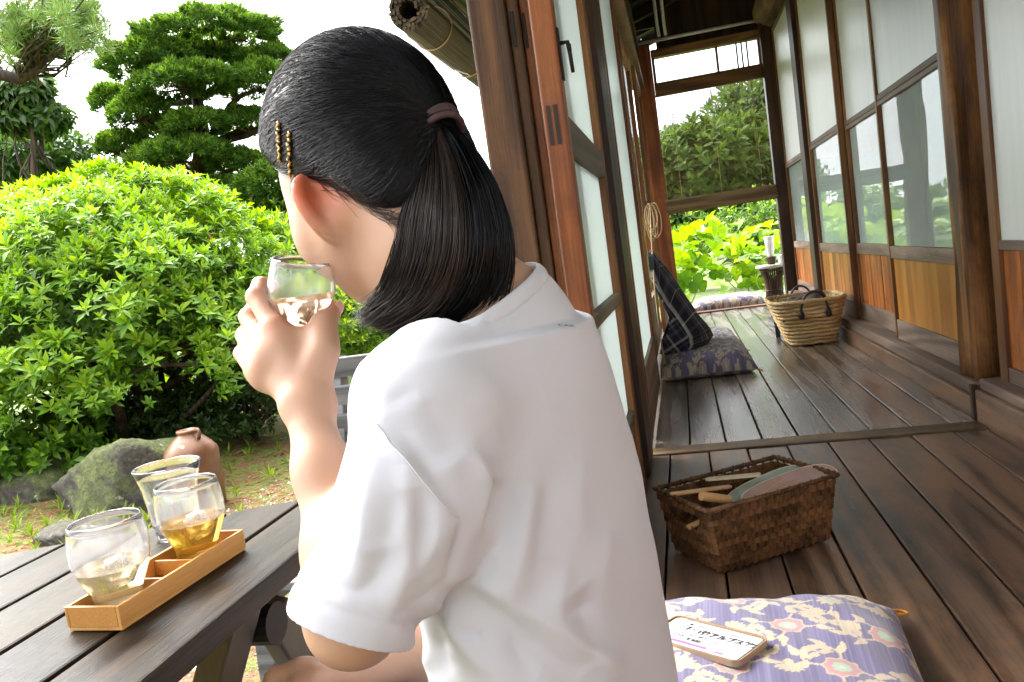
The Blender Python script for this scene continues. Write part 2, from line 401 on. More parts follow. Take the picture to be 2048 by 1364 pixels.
def rough_post(name, label, cx, cy, hx, hy, z0, z1, mat, amp=0.004, rnd=0.35, cat='post'):
    """hand-hewn post: rounded rectangle section wandering a little with height"""
    n, m = 24, max(8, int((z1-z0)/0.06)); V = []; Fc = []
    ph = random.random()*10
    for i in range(m+1):
        z = z0+(z1-z0)*i/m
        for k in range(n):
            th = 2*PI*k/n; c, s = math.cos(th), math.sin(th)
            e = 2/ (2+6*(1-rnd))
            x = math.copysign(abs(c)**(e), c); y = math.copysign(abs(s)**(e), s)
            w = 1+amp/hx*(math.sin(3*th+ph+z*3.1)+0.7*math.sin(5*th+z*7.3+ph*2)+0.6*math.sin(11*th+z*2.0))
            V.append((cx+x*hx*w+amp*0.6*math.sin(z*2.3+ph), cy+y*hy*w, z))
    for i in range(m):
        for k in range(n):
            k2 = (k+1) % n; Fc.append((i*n+k, i*n+k2, (i+1)*n+k2, (i+1)*n+k))
    Fc.append(tuple(range(n))[::-1]); Fc.append(tuple(m*n+k for k in range(n)))
    o = link(name, mesh_from(name, V, Fc), mat, None, (cx, cy, z0), True)
    tag(o, label, cat); return o
W['roughpost'] = wood('hewn_post', (0.085, 0.034, 0.010), (0.50, 0.215, 0.065), 'Z', 0.55, 30, 0.8, (0.045, 0.022, 0.012), 0.85, 1.3, 0.9)
rough_post('wooden_post', 'rough-hewn orange-brown post rising between the glass doors and the near door', 0.812, 2.452, 0.046, 0.054, 0.1005, 2.25, W['roughpost'], 0.005)
boxp('x', W['darkz'], None, 0.772, 0.826, 4.945, 5.095, 0.1, 2.03, 0.003, loc=(0.8, 5.02, 0.1)); o = bpy.context.scene.objects['x']; o.name = 'wooden_post'
tag(o, 'slim dark brown post between the two farthest sliding doors', 'post')
o = boxp('wooden_post', W['darkz'], None, 0.752, 0.85, 6.255, 6.36, 0.02, 2.16, 0.004, loc=(0.8, 6.3, 0.02))
tag(o, 'dark corner post at the far right end of the corridor', 'post')
# gnarled log beam over the doors
def log_beam(name, label, p0, p1, r, mat, amp=0.15):
    n, m = 20, 60; V = []; Fc = []
    p0, p1 = np.array(p0, float), np.array(p1, float); d = (p1-p0)/np.linalg.norm(p1-p0)
    a = np.cross(d, [0, 0, 1.]); a /= np.linalg.norm(a); b = np.cross(a, d)
    for i in range(m+1):
        t = i/m; c = p0+(p1-p0)*t
        for k in range(n):
            th = 2*PI*k/n
            rr = r*(1+amp*(math.sin(2*th+t*9)+0.5*math.sin(5*th-t*23)+0.45*math.sin(9*th+t*6)))
            V.append(c+rr*(a*math.cos(th)+b*math.sin(th)))
    for i in range(m):
        for k in range(n):
            k2 = (k+1) % n; Fc.append((i*n+k, i*n+k2, (i+1)*n+k2, (i+1)*n+k))
    Fc.append(tuple(range(n))[::-1]); Fc.append(tuple(m*n+k for k in range(n)))
    o = link(name, mesh_from(name, V, Fc), mat, None, tuple(p0), True); tag(o, label, 'beam'); return o
log_beam('log_beam', 'gnarled weathered log beam resting above the row of sliding doors', (0.795, 2.55, 2.13), (0.795, 6.22, 2.13), 0.085, W['log'])
o = boxp('lintel_beam', W['darky'], None, 0.775, 0.88, -1.6, 6.22, 2.2205, 2.34, 0.004, loc=(0.82, 2, 2.2)); tag(o, 'dark plate beam above the log, along the house wall', 'beam')
o = boxp('lintel_beam', W['darky'], None, 0.785, 0.86, -1.6, 2.37, 2.022, 2.219, 0.004, loc=(0.82, 0, 2.0)); tag(o, 'dark lintel above the near white-panelled doors', 'beam')
o = boxp('house_wall', W['plaster'], None, 0.96, 1.06, -1.6, 6.36, GZ, 2.9, 0, loc=(1.0, 2, GZ)); tag(o, 'plain plaster inner wall hidden behind the sliding doors', 'wall')

# ================================================================== far end of the corridor
t = thing('end_frame', 'orange-brown doorway frame with transom window closing the corridor end', 'door frame', (0.3, 6.35, 0.0))
boxp('jamb_post', W['orange'], t, -0.175, -0.050, 6.30, 6.40, 0.0125, 2.10, 0.004)
boxp('lintel', W['brownx'], t, -0.0485, 0.7505, 6.305, 6.385, 1.714, 1.795, 0.003)
boxp('transom_sill', W['brownx'], t, -0.0485, 0.7505, 6.315, 6.375, 1.7965, 1.812, 0.002)
boxp('head_beam', W['brownx'], t, -0.0485, 0.7505, 6.305, 6.385, 2.000, 2.06, 0.003)
boxp('transom_bar', W['brownz'], t, 0.428, 0.446, 6.325, 6.365, 1.8125, 1.9995, 0.002)
boxp('transom_bar', W['brownz'], t, -0.048, -0.026, 6.325, 6.365, 1.8125, 1.9995, 0.002)
boxp('transom_bar', W['brownz'], t, 0.735, 0.7495, 6.325, 6.365, 1.8125, 1.9995, 0.002)
for x in (0.585, 0.622, 0.660): boxp('slat', W['darkz'], t, x-0.006, x+0.006, 6.35, 6.362, 1.8125, 1.9995, 0.001)
boxp('transom_pane', W['glass'], t, -0.0255, 0.4275, 6.343, 6.346, 1.8127, 1.9993, 0)
boxp('transom_pane', W['glass'], t, 0.4465, 0.7345, 6.343, 6.346, 1.8127, 1.9993, 0)
o = MB().tube([(-0.14, 6.27, 2.115), (0.74, 6.27, 2.115)], 0.013, 10).build('conduit_pipe', W['pipe'], None, (0.3, 6.27, 2.115), True)
tag(o, 'grey pipe running along the top of the transom window', 'pipe')
for k, (x, y) in enumerate(((0.02, 5.6), (0.07, 5.55))):
    o = MB().tube([(x-0.02, y-2.2, 2.62), (x, y, 2.35), (x+0.005, 6.2, 2.20), (x+0.01, 6.25, 2.135)], 0.012, 8).build('conduit_pipe', W['pipe'], None, (x, 6.2, 2.13), True)
    tag(o, ('pale conduit pipe under the dark ceiling, left one of the pair', 'pale conduit pipe under the dark ceiling, right one of the pair')[k], 'pipe', 'conduits under the ceiling')

# ================================================================== roof
roof = thing('roof', 'dark timber roof with rafters spreading over the veranda and eaves', 'roof', (0, 2.5, 2.4))
EX, EZ, SL = -1.12, 1.98, 0.30                     # eave edge, its height, the slope
def rz(x): return EZ+(x-EX)*SL
n_b = 16
for k in range(n_b):
    x0 = EX+k*0.20; x1 = x0+0.197
    MB().add([(x0, -1.6, rz(x0)+0.075), (x1, -1.6, rz(x1)+0.075), (x1, 7.2, rz(x1)+0.075), (x0, 7.2, rz(x0)+0.075),
              (x0, -1.6, rz(x0)+0.095), (x1, -1.6, rz(x1)+0.095), (x1, 7.2, rz(x1)+0.095), (x0, 7.2, rz(x0)+0.095)],
             [(0,3,2,1),(4,5,6,7),(0,1,5,4),(1,2,6,5),(2,3,7,6),(3,0,4,7)]).build('roof_board', W['rooftimber'], roof, (x0, 2.5, rz(x0)))
for k in range(20):
    y = -1.4+k*0.45
    MB().bar((EX+0.03, y, rz(EX)+0.04), (2.0, y, rz(1.97)+0.04), 0.055, 0.07).build('rafter', W['rooftimber'], roof, (EX, y, EZ), bevel=0.003)
MB().add([(EX-0.06, -1.7, rz(EX)+0.10), (2.2, -1.7, rz(2.2)+0.12), (2.2, 7.3, rz(2.2)+0.12), (EX-0.06, 7.3, rz(EX)+0.10),
          (EX-0.06, -1.7, rz(EX)+0.15), (2.2, -1.7, rz(2.2)+0.17), (2.2, 7.3, rz(2.2)+0.17), (EX-0.06, 7.3, rz(EX)+0.15)],
         [(0,3,2,1),(4,5,6,7),(0,1,5,4),(1,2,6,5),(2,3,7,6),(3,0,4,7)]).build('tile_layer', W['tile'], roof)
boxp('purlin', W['darky'], roof, -0.28, -0.16, -1.6, 7.2, rz(-0.22)-0.11, rz(-0.22)-0.002, 0.004)
boxp('tie_beam', W['rooftimber'], roof, -0.16, 0.90, 3.9, 4.02, 2.36, 2.50, 0.004)
MB().bar((0.1, 5.2, 2.25), (0.55, 5.2, 2.62), 0.07, 0.09).build('brace', W['darky'], roof, bevel=0.003)

# ================================================================== garden side: pillar, doors
rough_pillar = thing('garden_pillar', 'broad brown grained pillar beside the girl holding up the eaves', 'pillar', (-0.30, 1.52, 0.0))
boxp('pillar_shaft', W['pillar'], rough_pillar, -0.340, -0.268, 1.50, 1.60, 0.0115, 2.16, 0.006)
boxp('side_strip', W['pillar'], rough_pillar, -0.2665, -0.248, 1.515, 1.59, 0.0115, 2.16, 0.003)
boxp('side_strip', W['orange'], rough_pillar, -0.2465, -0.230, 1.54, 1.60, 0.0115, 2.16, 0.003)
boxp('latch_plate', W['iron'], rough_pillar, -0.262, -0.2555, 1.511, 1.5145, 1.02, 1.085, 0.0005)
boxp('latch_plate', W['iron'], rough_pillar, -0.243, -0.2375, 1.536, 1.5395, 1.02, 1.085, 0.0005)

t = thing('frosted_door', 'orange-edged door with three frosted panes beside the girl', 'door', (-0.165, 1.65, 0.01))
xa, xb = -0.196, -0.158                           # leaf thickness
boxp('stile', W['orange'], t, xa, xb, 1.32, 1.360, 0.011, 1.95, 0.003)
for x in (-0.186, -0.174): boxp('tenon_end', W['darkz'], t, x-0.0035, x+0.0035, 1.3185, 1.3198, 0.80, 0.865, 0)
boxp('stile', W['brownz'], t, xa, xb, 1.955, 2.02, 0.011, 1.95, 0.003)
boxp('rail', W['railgrey'], t, xa+0.002, xb-0.001, 1.3605, 1.9545, 0.79, 0.852, 0.003)
boxp('rail', W['railgrey'], t, xa+0.002, xb-0.001, 1.3605, 1.9545, 0.477, 0.504, 0.003)
boxp('rail', W['railgrey'], t, xa+0.002, xb-0.001, 1.3605, 1.9545, 0.185, 0.204, 0.003)
boxp('rail', W['railgrey'], t, xa+0.002, xb-0.001, 1.3605, 1.9545, 1.90, 1.95, 0.003)
boxp('kick_board', W['browny'], t, xa+0.006, xb-0.008, 1.3605, 1.9545, 0.105, 0.1845, 0.001)
boxp('kick_board', W['browny'], t, xa+0.006, xb-0.008, 1.3605, 1.9545, 0.011, 0.103, 0.001)
for z0, z1 in ((0.2045, 0.4765), (0.5045, 0.7895), (0.8525, 1.8995)):
    boxp('frosted_pane', W['frosted'], t, -0.180, -0.175, 1.3605, 1.9545, z0, z1, 0)
lk = boxp('lock_plate', W['iron'], t, xb+0.0005, xb+0.004, 1.333, 1.347, 0.905, 0.99, 0.001)
MB().tube([(xb+0.004, 1.34, 0.965), (xb+0.016, 1.34, 0.965), (xb+0.018, 1.34, 0.945), (xb+0.019, 1.34, 0.915)], [0.004, 0.004, 0.0035, 0.003], 8).build('lock_lever', W['iron'], lk, smooth=True)
MB().tube([(xb+0.016, 1.34, 0.955), (xb+0.021, 1.34, 0.955)], 0.007, 10).build('lock_knob', W['iron'], lk, smooth=True)

o = boxp('wooden_post', W['darkz'], None, -0.212, -0.144, 2.03, 2.245, 0.0115, 2.2, 0.004, loc=(-0.18, 2.14, 0.0)); tag(o, 'black-brown post where the veranda threshold meets the garden doors', 'post')
o = boxp('wooden_post', W['brownz'], None, -0.205, -0.150, 2.335, 2.40, 0.001, 2.2, 0.004, loc=(-0.18, 2.37, 0.0)); tag(o, 'brown upright just behind the black-brown post', 'post')

def garden_leaf(label, x, y0, y1, zt, h1=0.3, pane=None):
    t = thing('garden_door', label, 'door', (x, (y0+y1)/2, 0.0)); d = 0.028
    boxp('stile', W['brownz'], t, x-d, x, y0, y0+0.04, 0.002, zt, 0.003)
    boxp('stile', W['orange'], t, x-d, x, y1-0.045, y1, 0.002, zt, 0.003)
    boxp('bottom_board', W['greyy'], t, x-d+0.002, x-0.002, y0+0.0405, y1-0.0455, 0.002, h1, 0.002)
    boxp('rail', W['brownz'], t, x-d+0.002, x-0.002, y0+0.0405, y1-0.0455, zt-0.05, zt, 0.002)
    if pane is None:
        n = 5; w = (y1-y0-0.086)/n
        for k in range(n): boxp('panel_board', W['orange'], t, x-0.018, x-0.012, y0+0.041+k*w+0.001, y0+0.041+(k+1)*w-0.001, h1+0.0005, zt-0.0505, 0.001, loc=(x, y0+k*w, h1))
    else: boxp('frosted_pane' if pane is W['frosted'] else 'window_pane', pane, t, x-0.018, x-0.013, y0+0.0405, y1-0.0455, h1+0.0005, zt-0.0505, 0)
    return t
garden_leaf('frosted garden door just beyond the black-brown post', -0.150, 2.43, 3.38, 1.78, 0.22, W['frosted'])
garden_leaf('second garden door, clear-glazed, behind the leaning plaid cover', -0.182, 3.36, 4.30, 1.76, 0.3, W['glass'])
garden_leaf('third garden door, clear-glazed, behind the hanging rope', -0.182, 4.32, 5.26, 1.76, 0.3, W['glass'])
garden_leaf('last garden door, clear-glazed, next to the end doorway', -0.150, 5.30, 6.25, 1.76, 0.3, W['glass'])
t = thing('garden_lintel', 'yellow-brown lintel board above the garden doors', 'lintel', (-0.19, 4.3, 1.79))
W['yellow'] = wood('yellow_board', (0.26, 0.135, 0.035), (0.46, 0.27, 0.085), 'Y', 0.5, 16)
boxp('lintel_rail', W['browny'], t, -0.225, -0.125, 2.41, 6.29, 1.785, 1.83, 0.003)
boxp('lintel_board', W['yellow'], t, -0.20, -0.165, 2.41, 6.29, 1.8315, 2.06, 0.002)
boxp('lintel_plate', W['darky'], t, -0.24, -0.13, 2.41, 6.29, 2.0615, 2.14, 0.004)

# boarded gable closing the roof space over the end doorway
gb = thing('gable_wall', 'dark boarded gable above the corridor end', 'wall', (0.3, 6.45, 2.14))
for k in range(14):
    x0 = -1.05+k*0.15; yo = 0.003*(k % 2)
    MB().add([(x0, 6.42+yo, 2.0615 if x0 > -0.05 else rz(x0)-0.02), (x0+0.152, 6.42+yo, 2.0615 if x0 > -0.05 else rz(x0)-0.02), (x0+0.152, 6.42+yo, rz(x0+0.152)+0.07), (x0, 6.42+yo, rz(x0)+0.07),
              (x0, 6.44+yo, 2.0615 if x0 > -0.05 else rz(x0)-0.02), (x0+0.152, 6.44+yo, 2.0615 if x0 > -0.05 else rz(x0)-0.02), (x0+0.152, 6.44+yo, rz(x0+0.152)+0.07), (x0, 6.44+yo, rz(x0)+0.07)],
             [(0,1,2,3),(7,6,5,4),(0,4,5,1),(1,5,6,2),(2,6,7,3),(3,7,4,0)]).build('gable_board', W['darkz'], gb, (x0, 6.43, 2.14))

# ================================================================== table on the garden side
TZ = 0.36
W['tabletop'] = wood('table_varnish', (0.010, 0.007, 0.005), (0.050, 0.036, 0.024), 'Y', 0.38, 20, 1.0, (0.022, 0.028, 0.018), 0.5, 2.0, 1.0, 0.12, 0.3)
W['tableleg'] = wood('table_leg_wood', (0.016, 0.012, 0.008), (0.075, 0.058, 0.035), 'Z', 0.5, 20)
tb = thing('garden_table', 'dark varnished slatted garden table in front of the girl', 'table', (-0.62, 0.3, GZ))
def tab_end(x): return 0.903+(x+0.41)*0.415+0.012
xe = [-0.4085, -0.4955, -0.5825, -0.6695, -0.7565, -0.8435, -0.9305, -1.0175]
for a, b in zip(xe[:-1], xe[1:]):
    x1, x0 = a-0.0028, b+0.0028
    e1, e0 = tab_end(x1), tab_end(x0)
    if a == xe[0]: e1 -= 0.10
    V = [(x0, -0.75, TZ-0.024), (x1, -0.75, TZ-0.024), (x1, e1, TZ-0.024), (x0, e0, TZ-0.024), (x0, -0.75, TZ), (x1, -0.75, TZ), (x1, e1, TZ), (x0, e0, TZ)]
    MB().add(V, [(0,3,2,1),(4,5,6,7),(0,1,5,4),(1,2,6,5),(2,3,7,6),(3,0,4,7)]).build('table_plank', W['tabletop'], tb, ((x0+x1)/2, 0.2, TZ), bevel=0.0025)
boxp('apron_rail', W['tabletop'], tb, -0.545, -0.523, -0.70, 0.66, TZ-0.066, TZ-0.0245, 0.003)
boxp('apron_rail', W['tabletop'], tb, -1.0, -0.978, -0.70, 0.55, TZ-0.072, TZ-0.0245, 0.003)
for y in (0.60, -0.45): boxp('batten', W['tabletop'], tb, -0.977, -0.546, y-0.02, y+0.02, TZ-0.06, TZ-0.0245, 0.003)
for y in (0.64, -0.45):
    MB().bar((-0.452, y, TZ-0.030), (-0.80, y+0.04, GZ), 0.028, 0.055, (0, 1, 0)).build('leg', W['tableleg'], tb, bevel=0.003)
    MB().bar((-0.965, y-0.032, TZ-0.06), (-0.56, y-0.03, GZ), 0.028, 0.055, (0, 1, 0)).build('leg', W['tableleg'], tb, bevel=0.003)
MB().bar((-0.470, 0.72, TZ-0.075), (-0.70, 1.30, GZ), 0.026, 0.04, (0, 1, 0.2)).build('brace', W['tableleg'], tb, bevel=0.003)
MB().tube([(-0.482, 0.70, TZ-0.078), (-0.452, 0.70, TZ-0.078)], 0.022, 16).build('pivot_bolt', W['iron'], tb, smooth=False)

# ------------------------------------------------------------------ tasting tray
W['tray'] = wood('tray_cypress', (0.40, 0.185, 0.045), (0.60, 0.33, 0.10), 'Y', 0.4, 12, 1.5, hue=0.05)
tr = thing('tasting_tray', 'light wooden three-compartment tray on the dark table', 'tray', (-0.512, 0.62, TZ))
tx, ty = unit_ = None, None
ayv = np.array([0.058, 0.998, 0.0]); axv = np.array([0.998, -0.058, 0.0]); azv = np.array([0, 0, 1.0])
T0 = np.array([-0.544, 0.536, TZ]); TW, TL, TH, tt = 0.057, 0.176, 0.0225, 0.0032
def tray_box(name, u0, u1, v0, v1, z0, z1):
    c = T0+axv*(u0+u1)/2+ayv*(v0+v1)/2+azv*(z0+z1)/2
    return MB().obox(c, axv, ayv, azv, (u1-u0)/2, (v1-v0)/2, (z1-z0)/2).build(name, W['tray'], tr, tuple(c), bevel=0.0006)
tray_box('tray_base', 0.0005, TW-0.0005, 0.0005, TL-0.0005, 0.001, 0.004)
tray_box('tray_side', 0, tt, 0, TL, 0.0042, TH); tray_box('tray_side', TW-tt, TW, 0, TL, 0.0042, TH)
tray_box('tray_end', tt+0.0002, TW-tt-0.0002, 0, tt, 0.0042, TH); tray_box('tray_end', tt+0.0002, TW-tt-0.0002, TL-tt, TL, 0.0042, TH)
for v in (TL*0.36, TL*0.60): tray_box('divider', tt+0.0002, TW-tt-0.0002, v-0.0013, v+0.0013, 0.0042, TH-0.003)

# ------------------------------------------------------------------ glasses
def glass_mat(name, frost=0.0, band=(0.3, 0.8), tint=(1, 1, 1)):
    m, N, L, b = nodes_of(name)
    b.inputs['Base Color'].default_value = (*tint, 1); b.inputs['Transmission Weight'].default_value = 1.0; b.inputs['IOR'].default_value = 1.47
    b.inputs['Roughness'].default_value = 0.0
    if frost > 0:
        tc = N.new('ShaderNodeTexCoord'); sp = N.new('ShaderNodeSeparateXYZ'); L.new(tc.outputs['Generated'], sp.inputs[0])
        n = noise_n(N, L, tc.outputs['Object'], 45, 5, 0.7); n2 = noise_n(N, L, tc.outputs['Object'], 900, 2, 0.6)
        e = math_node(N, L, 'ADD', sp.outputs[2], madd(N, L, n, 0.5, -0.25))
        f = ramp(N, L, e, [(band[0], (0, 0, 0)), (band[0]+0.12, (1, 1, 1)), (band[1], (1, 1, 1)), (min(1, band[1]+0.15), (0.05, 0.05, 0.05))])
        rr = math_node(N, L, 'MULTIPLY', f, madd(N, L, n2, frost, frost*0.4)); L.new(rr, b.inputs['Roughness'])
        d = N.new('ShaderNodeBsdfDiffuse'); d.inputs['Color'].default_value = (0.9, 0.92, 0.93, 1)
        tl = N.new('ShaderNodeBsdfTranslucent'); tl.inputs['Color'].default_value = (0.9, 0.92, 0.93, 1)
        a1 = N.new('ShaderNodeMixShader'); a1.inputs[0].default_value = 0.5; L.new(d.outputs[0], a1.inputs[1]); L.new(tl.outputs[0], a1.inputs[2])
        mx = N.new('ShaderNodeMixShader'); L.new(math_node(N, L, 'MULTIPLY', f, madd(N, L, n2, frost*0.9, frost*0.25)), mx.inputs[0]); L.new(b.outputs[0], mx.inputs[1]); L.new(a1.outputs[0], mx.inputs[2])
        L.new(mx.outputs[0], N['Material Output'].inputs['Surface'])
    return m
def liquid_mat(name, col, glow, cloud=0.35):
    m, N, L, b = nodes_of(name)
    b.inputs['Base Color'].default_value = (*col, 1); b.inputs['Transmission Weight'].default_value = 1.0; b.inputs['IOR'].default_value = 1.33; b.inputs['Roughness'].default_value = 0.03
    t = N.new('ShaderNodeBsdfTranslucent'); t.inputs['Color'].default_value = (*glow, 1)
    d = N.new('ShaderNodeBsdfDiffuse'); d.inputs['Color'].default_value = (*glow, 1)
    a1 = N.new('ShaderNodeMixShader'); a1.inputs[0].default_value = 0.4; L.new(t.outputs[0], a1.inputs[1]); L.new(d.outputs[0], a1.inputs[2])
    mx = N.new('ShaderNodeMixShader'); mx.inputs[0].default_value = cloud; L.new(b.outputs[0], mx.inputs[1]); L.new(a1.outputs[0], mx.inputs[2])
    L.new(mx.outputs[0], N['Material Output'].inputs['Surface'])
    return m
# bulbous tasting glass: outer profile (r, z) for 1 unit height ~ 0.084 m
TG = [(0.0205, 0.0), (0.0212, 0.002), (0.0208, 0.008), (0.0200, 0.014), (0.0218, 0.021), (0.0262, 0.030), (0.0302, 0.040), (0.0323, 0.050), (0.0327, 0.058), (0.0320, 0.068), (0.0306, 0.077), (0.0296, 0.083)]
def tasting_glass(label, c, axis, gm, lm, fill, tilt_level=True, ice=False, sc=1.0):
    c = np.asarray(c, float); az = np.asarray(axis, float)/np.linalg.norm(axis)
    t = thing('tasting_glass', label, 'glass', tuple(c))
    th = 0.0013; prof = [(r*sc, z*sc) for r, z in TG]
    inner = [(r*sc-th, max(z*sc, 0.0085)) for r, z in TG if z >= 0.008]
    P = [(0.0, 0.0)]+prof+[(prof[-1][0]-th*0.5, prof[-1][1]+0.0006)]+inner[::-1]+[(0.0, 0.0085)]
    MB().lathe(P, c, 48, az).build('glass_wall', gm, t, smooth=True)
    # liquid: cut level in world, built on the same axis
    zl = fill*sc; pr = [(0.0, 0.0082)]+[(r+0.0003, z) for r, z in inner if z < zl]
    rl = np.interp(zl, [z for r, z in inner], [r for r, z in inner])+0.0003
    pr += [(rl, zl), (0.0, zl)]
    mb = MB().lathe(pr, c, 40, az)
    V = np.array(mb.v); top = np.abs((V-c)@az-zl) < 1e-6       # shear the surface to a true level
    if tilt_level:
        ctr = c+az*zl
        for i in np.where(top)[0]:
            off = V[i]-ctr; s_ = -off[2]/max(0.2, az[2]); V[i] = V[i]+az*s_
    mb.v = [tuple(v) for v in V]
    o = mb.build('drink', lm, t); smooth_auto(o, 50)
    if ice:
        bm = bmesh.new(); bmesh.ops.create_cube(bm, size=0.021); bmesh.ops.bevel(bm, geom=bm.edges[:], offset=0.004, segments=3, affect='EDGES')
        me = bpy.data.meshes.new('ice_cube'); bm.to_mesh(me); bm.free(); me.transform(Matrix.Rotation(0.5, 4, 'X') @ Matrix.Rotation(0.6, 4, 'Z'))
        ip = c+az*(zl-0.004)+np.array([0.008, -0.004, 0]); me.transform(Matrix.Translation(ip)); link('ice_cube', me, ICE, t, smooth=True)
    return t
GM1 = glass_mat('glass_frosted_cold', 0.09, (0.42, 0.80)); GM2 = glass_mat('glass_cold', 0.08, (0.45, 0.78)); GM3 = glass_mat('glass_held', 0.07, (0.35, 0.70)); GM0 = glass_mat('glass_clear')
LIQ1 = liquid_mat('pale_gold_drink', (1.0, 0.86, 0.58), (1.0, 0.80, 0.45), 0.26); LIQ2 = liquid_mat('amber_drink', (1.0, 0.62, 0.14), (1.0, 0.58, 0.08), 0.25)
LIQ3 = liquid_mat('rose_drink', (1.0, 0.64, 0.46), (1.0, 0.70, 0.50), 0.2); ICE = glass_mat('ice', 0.3, (-1, 2))
gbase = T0+azv*0.0042
tasting_glass('cold glass of pale golden iced drink at the near end of the tray', gbase+axv*0.0275+ayv*0.032, (0, 0, 1), GM1, LIQ1, 0.043, ice=True)
tasting_glass('glass of amber drink with an ice cube at the far end of the tray', gbase+axv*0.0285+ayv*(TL-0.038), (0, 0, 1), GM2, LIQ2, 0.045, ice=True)
# tumbler of water
tc_ = np.array([-0.600, 0.768, TZ+0.0005])
t = thing('water_tumbler', 'flared faceted tumbler of water behind the tray', 'glass', tuple(tc_))
TP = [(0.0235, 0), (0.0245, 0.002), (0.0262, 0.02), (0.0283, 0.042), (0.0305, 0.060), (0.0338, 0.074), (0.0372, 0.084)]
TI = [(r-0.0016, max(z, 0.008)) for r, z in TP if z >= 0.002]
mb = MB().lathe([(0, 0)]+TP+[(0.0365, 0.0850)]+TI[::-1]+[(0, 0.008)], tc_, 48)
mb.build('glass_wall', glass_mat('tumbler_glass', 0.04, (0.05, 0.7)), t, smooth=True)
pr = [(0, 0.0078)]+[(r+0.0003, z) for r, z in TI if z < 0.046]+[(0.0270, 0.046), (0, 0.046)]
o = MB().lathe(pr, tc_, 40).build('water', liquid_mat('water', (0.97, 0.99, 1.0), (0.92, 0.95, 0.98), 0.15), t); smooth_auto(o, 50)

# ------------------------------------------------------------------ slatted chair beyond the table
W['greyslat'] = wood('weathered_grey_slat', (0.075, 0.078, 0.085), (0.20, 0.205, 0.215), 'X', 0.6, 24)
ch = thing('slatted_chair', 'weathered grey slatted garden chair behind the raised arm', 'chair', (-0.66, 1.65, GZ))
for k in range(5):
    z = 0.413-k*0.0715
    MB().obox((-0.66, 1.842-k*0.011, z), (1, 0.02, 0), (-0.02, 1, 0.12), (0, -0.12, 1), 0.265, 0.008, 0.0255).build('back_slat', W['greyslat'], ch, (-0.66, 1.84, z), bevel=0.003)
for x in (-0.90, -0.42):
    MB().bar((x, 1.870, 0.44), (x, 1.70, GZ), 0.04, 0.045, (0, 1, 0)).build('leg', W['greyslat'], ch, bevel=0.003)
    MB().bar((x, 1.36, 0.015), (x, 1.34, GZ), 0.04, 0.045, (0, 1, 0)).build('leg', W['greyslat'], ch, bevel=0.003)
    boxp('seat_rail', W['greyslat'], ch, x-0.018, x+0.018, 1.385, 1.75, -0.005, 0.028, 0.003)
for k in range(5): boxp('seat_slat', W['greyslat'], ch, -0.93, -0.39, 1.36+k*0.078, 1.425+k*0.078, 0.030, 0.048, 0.003)

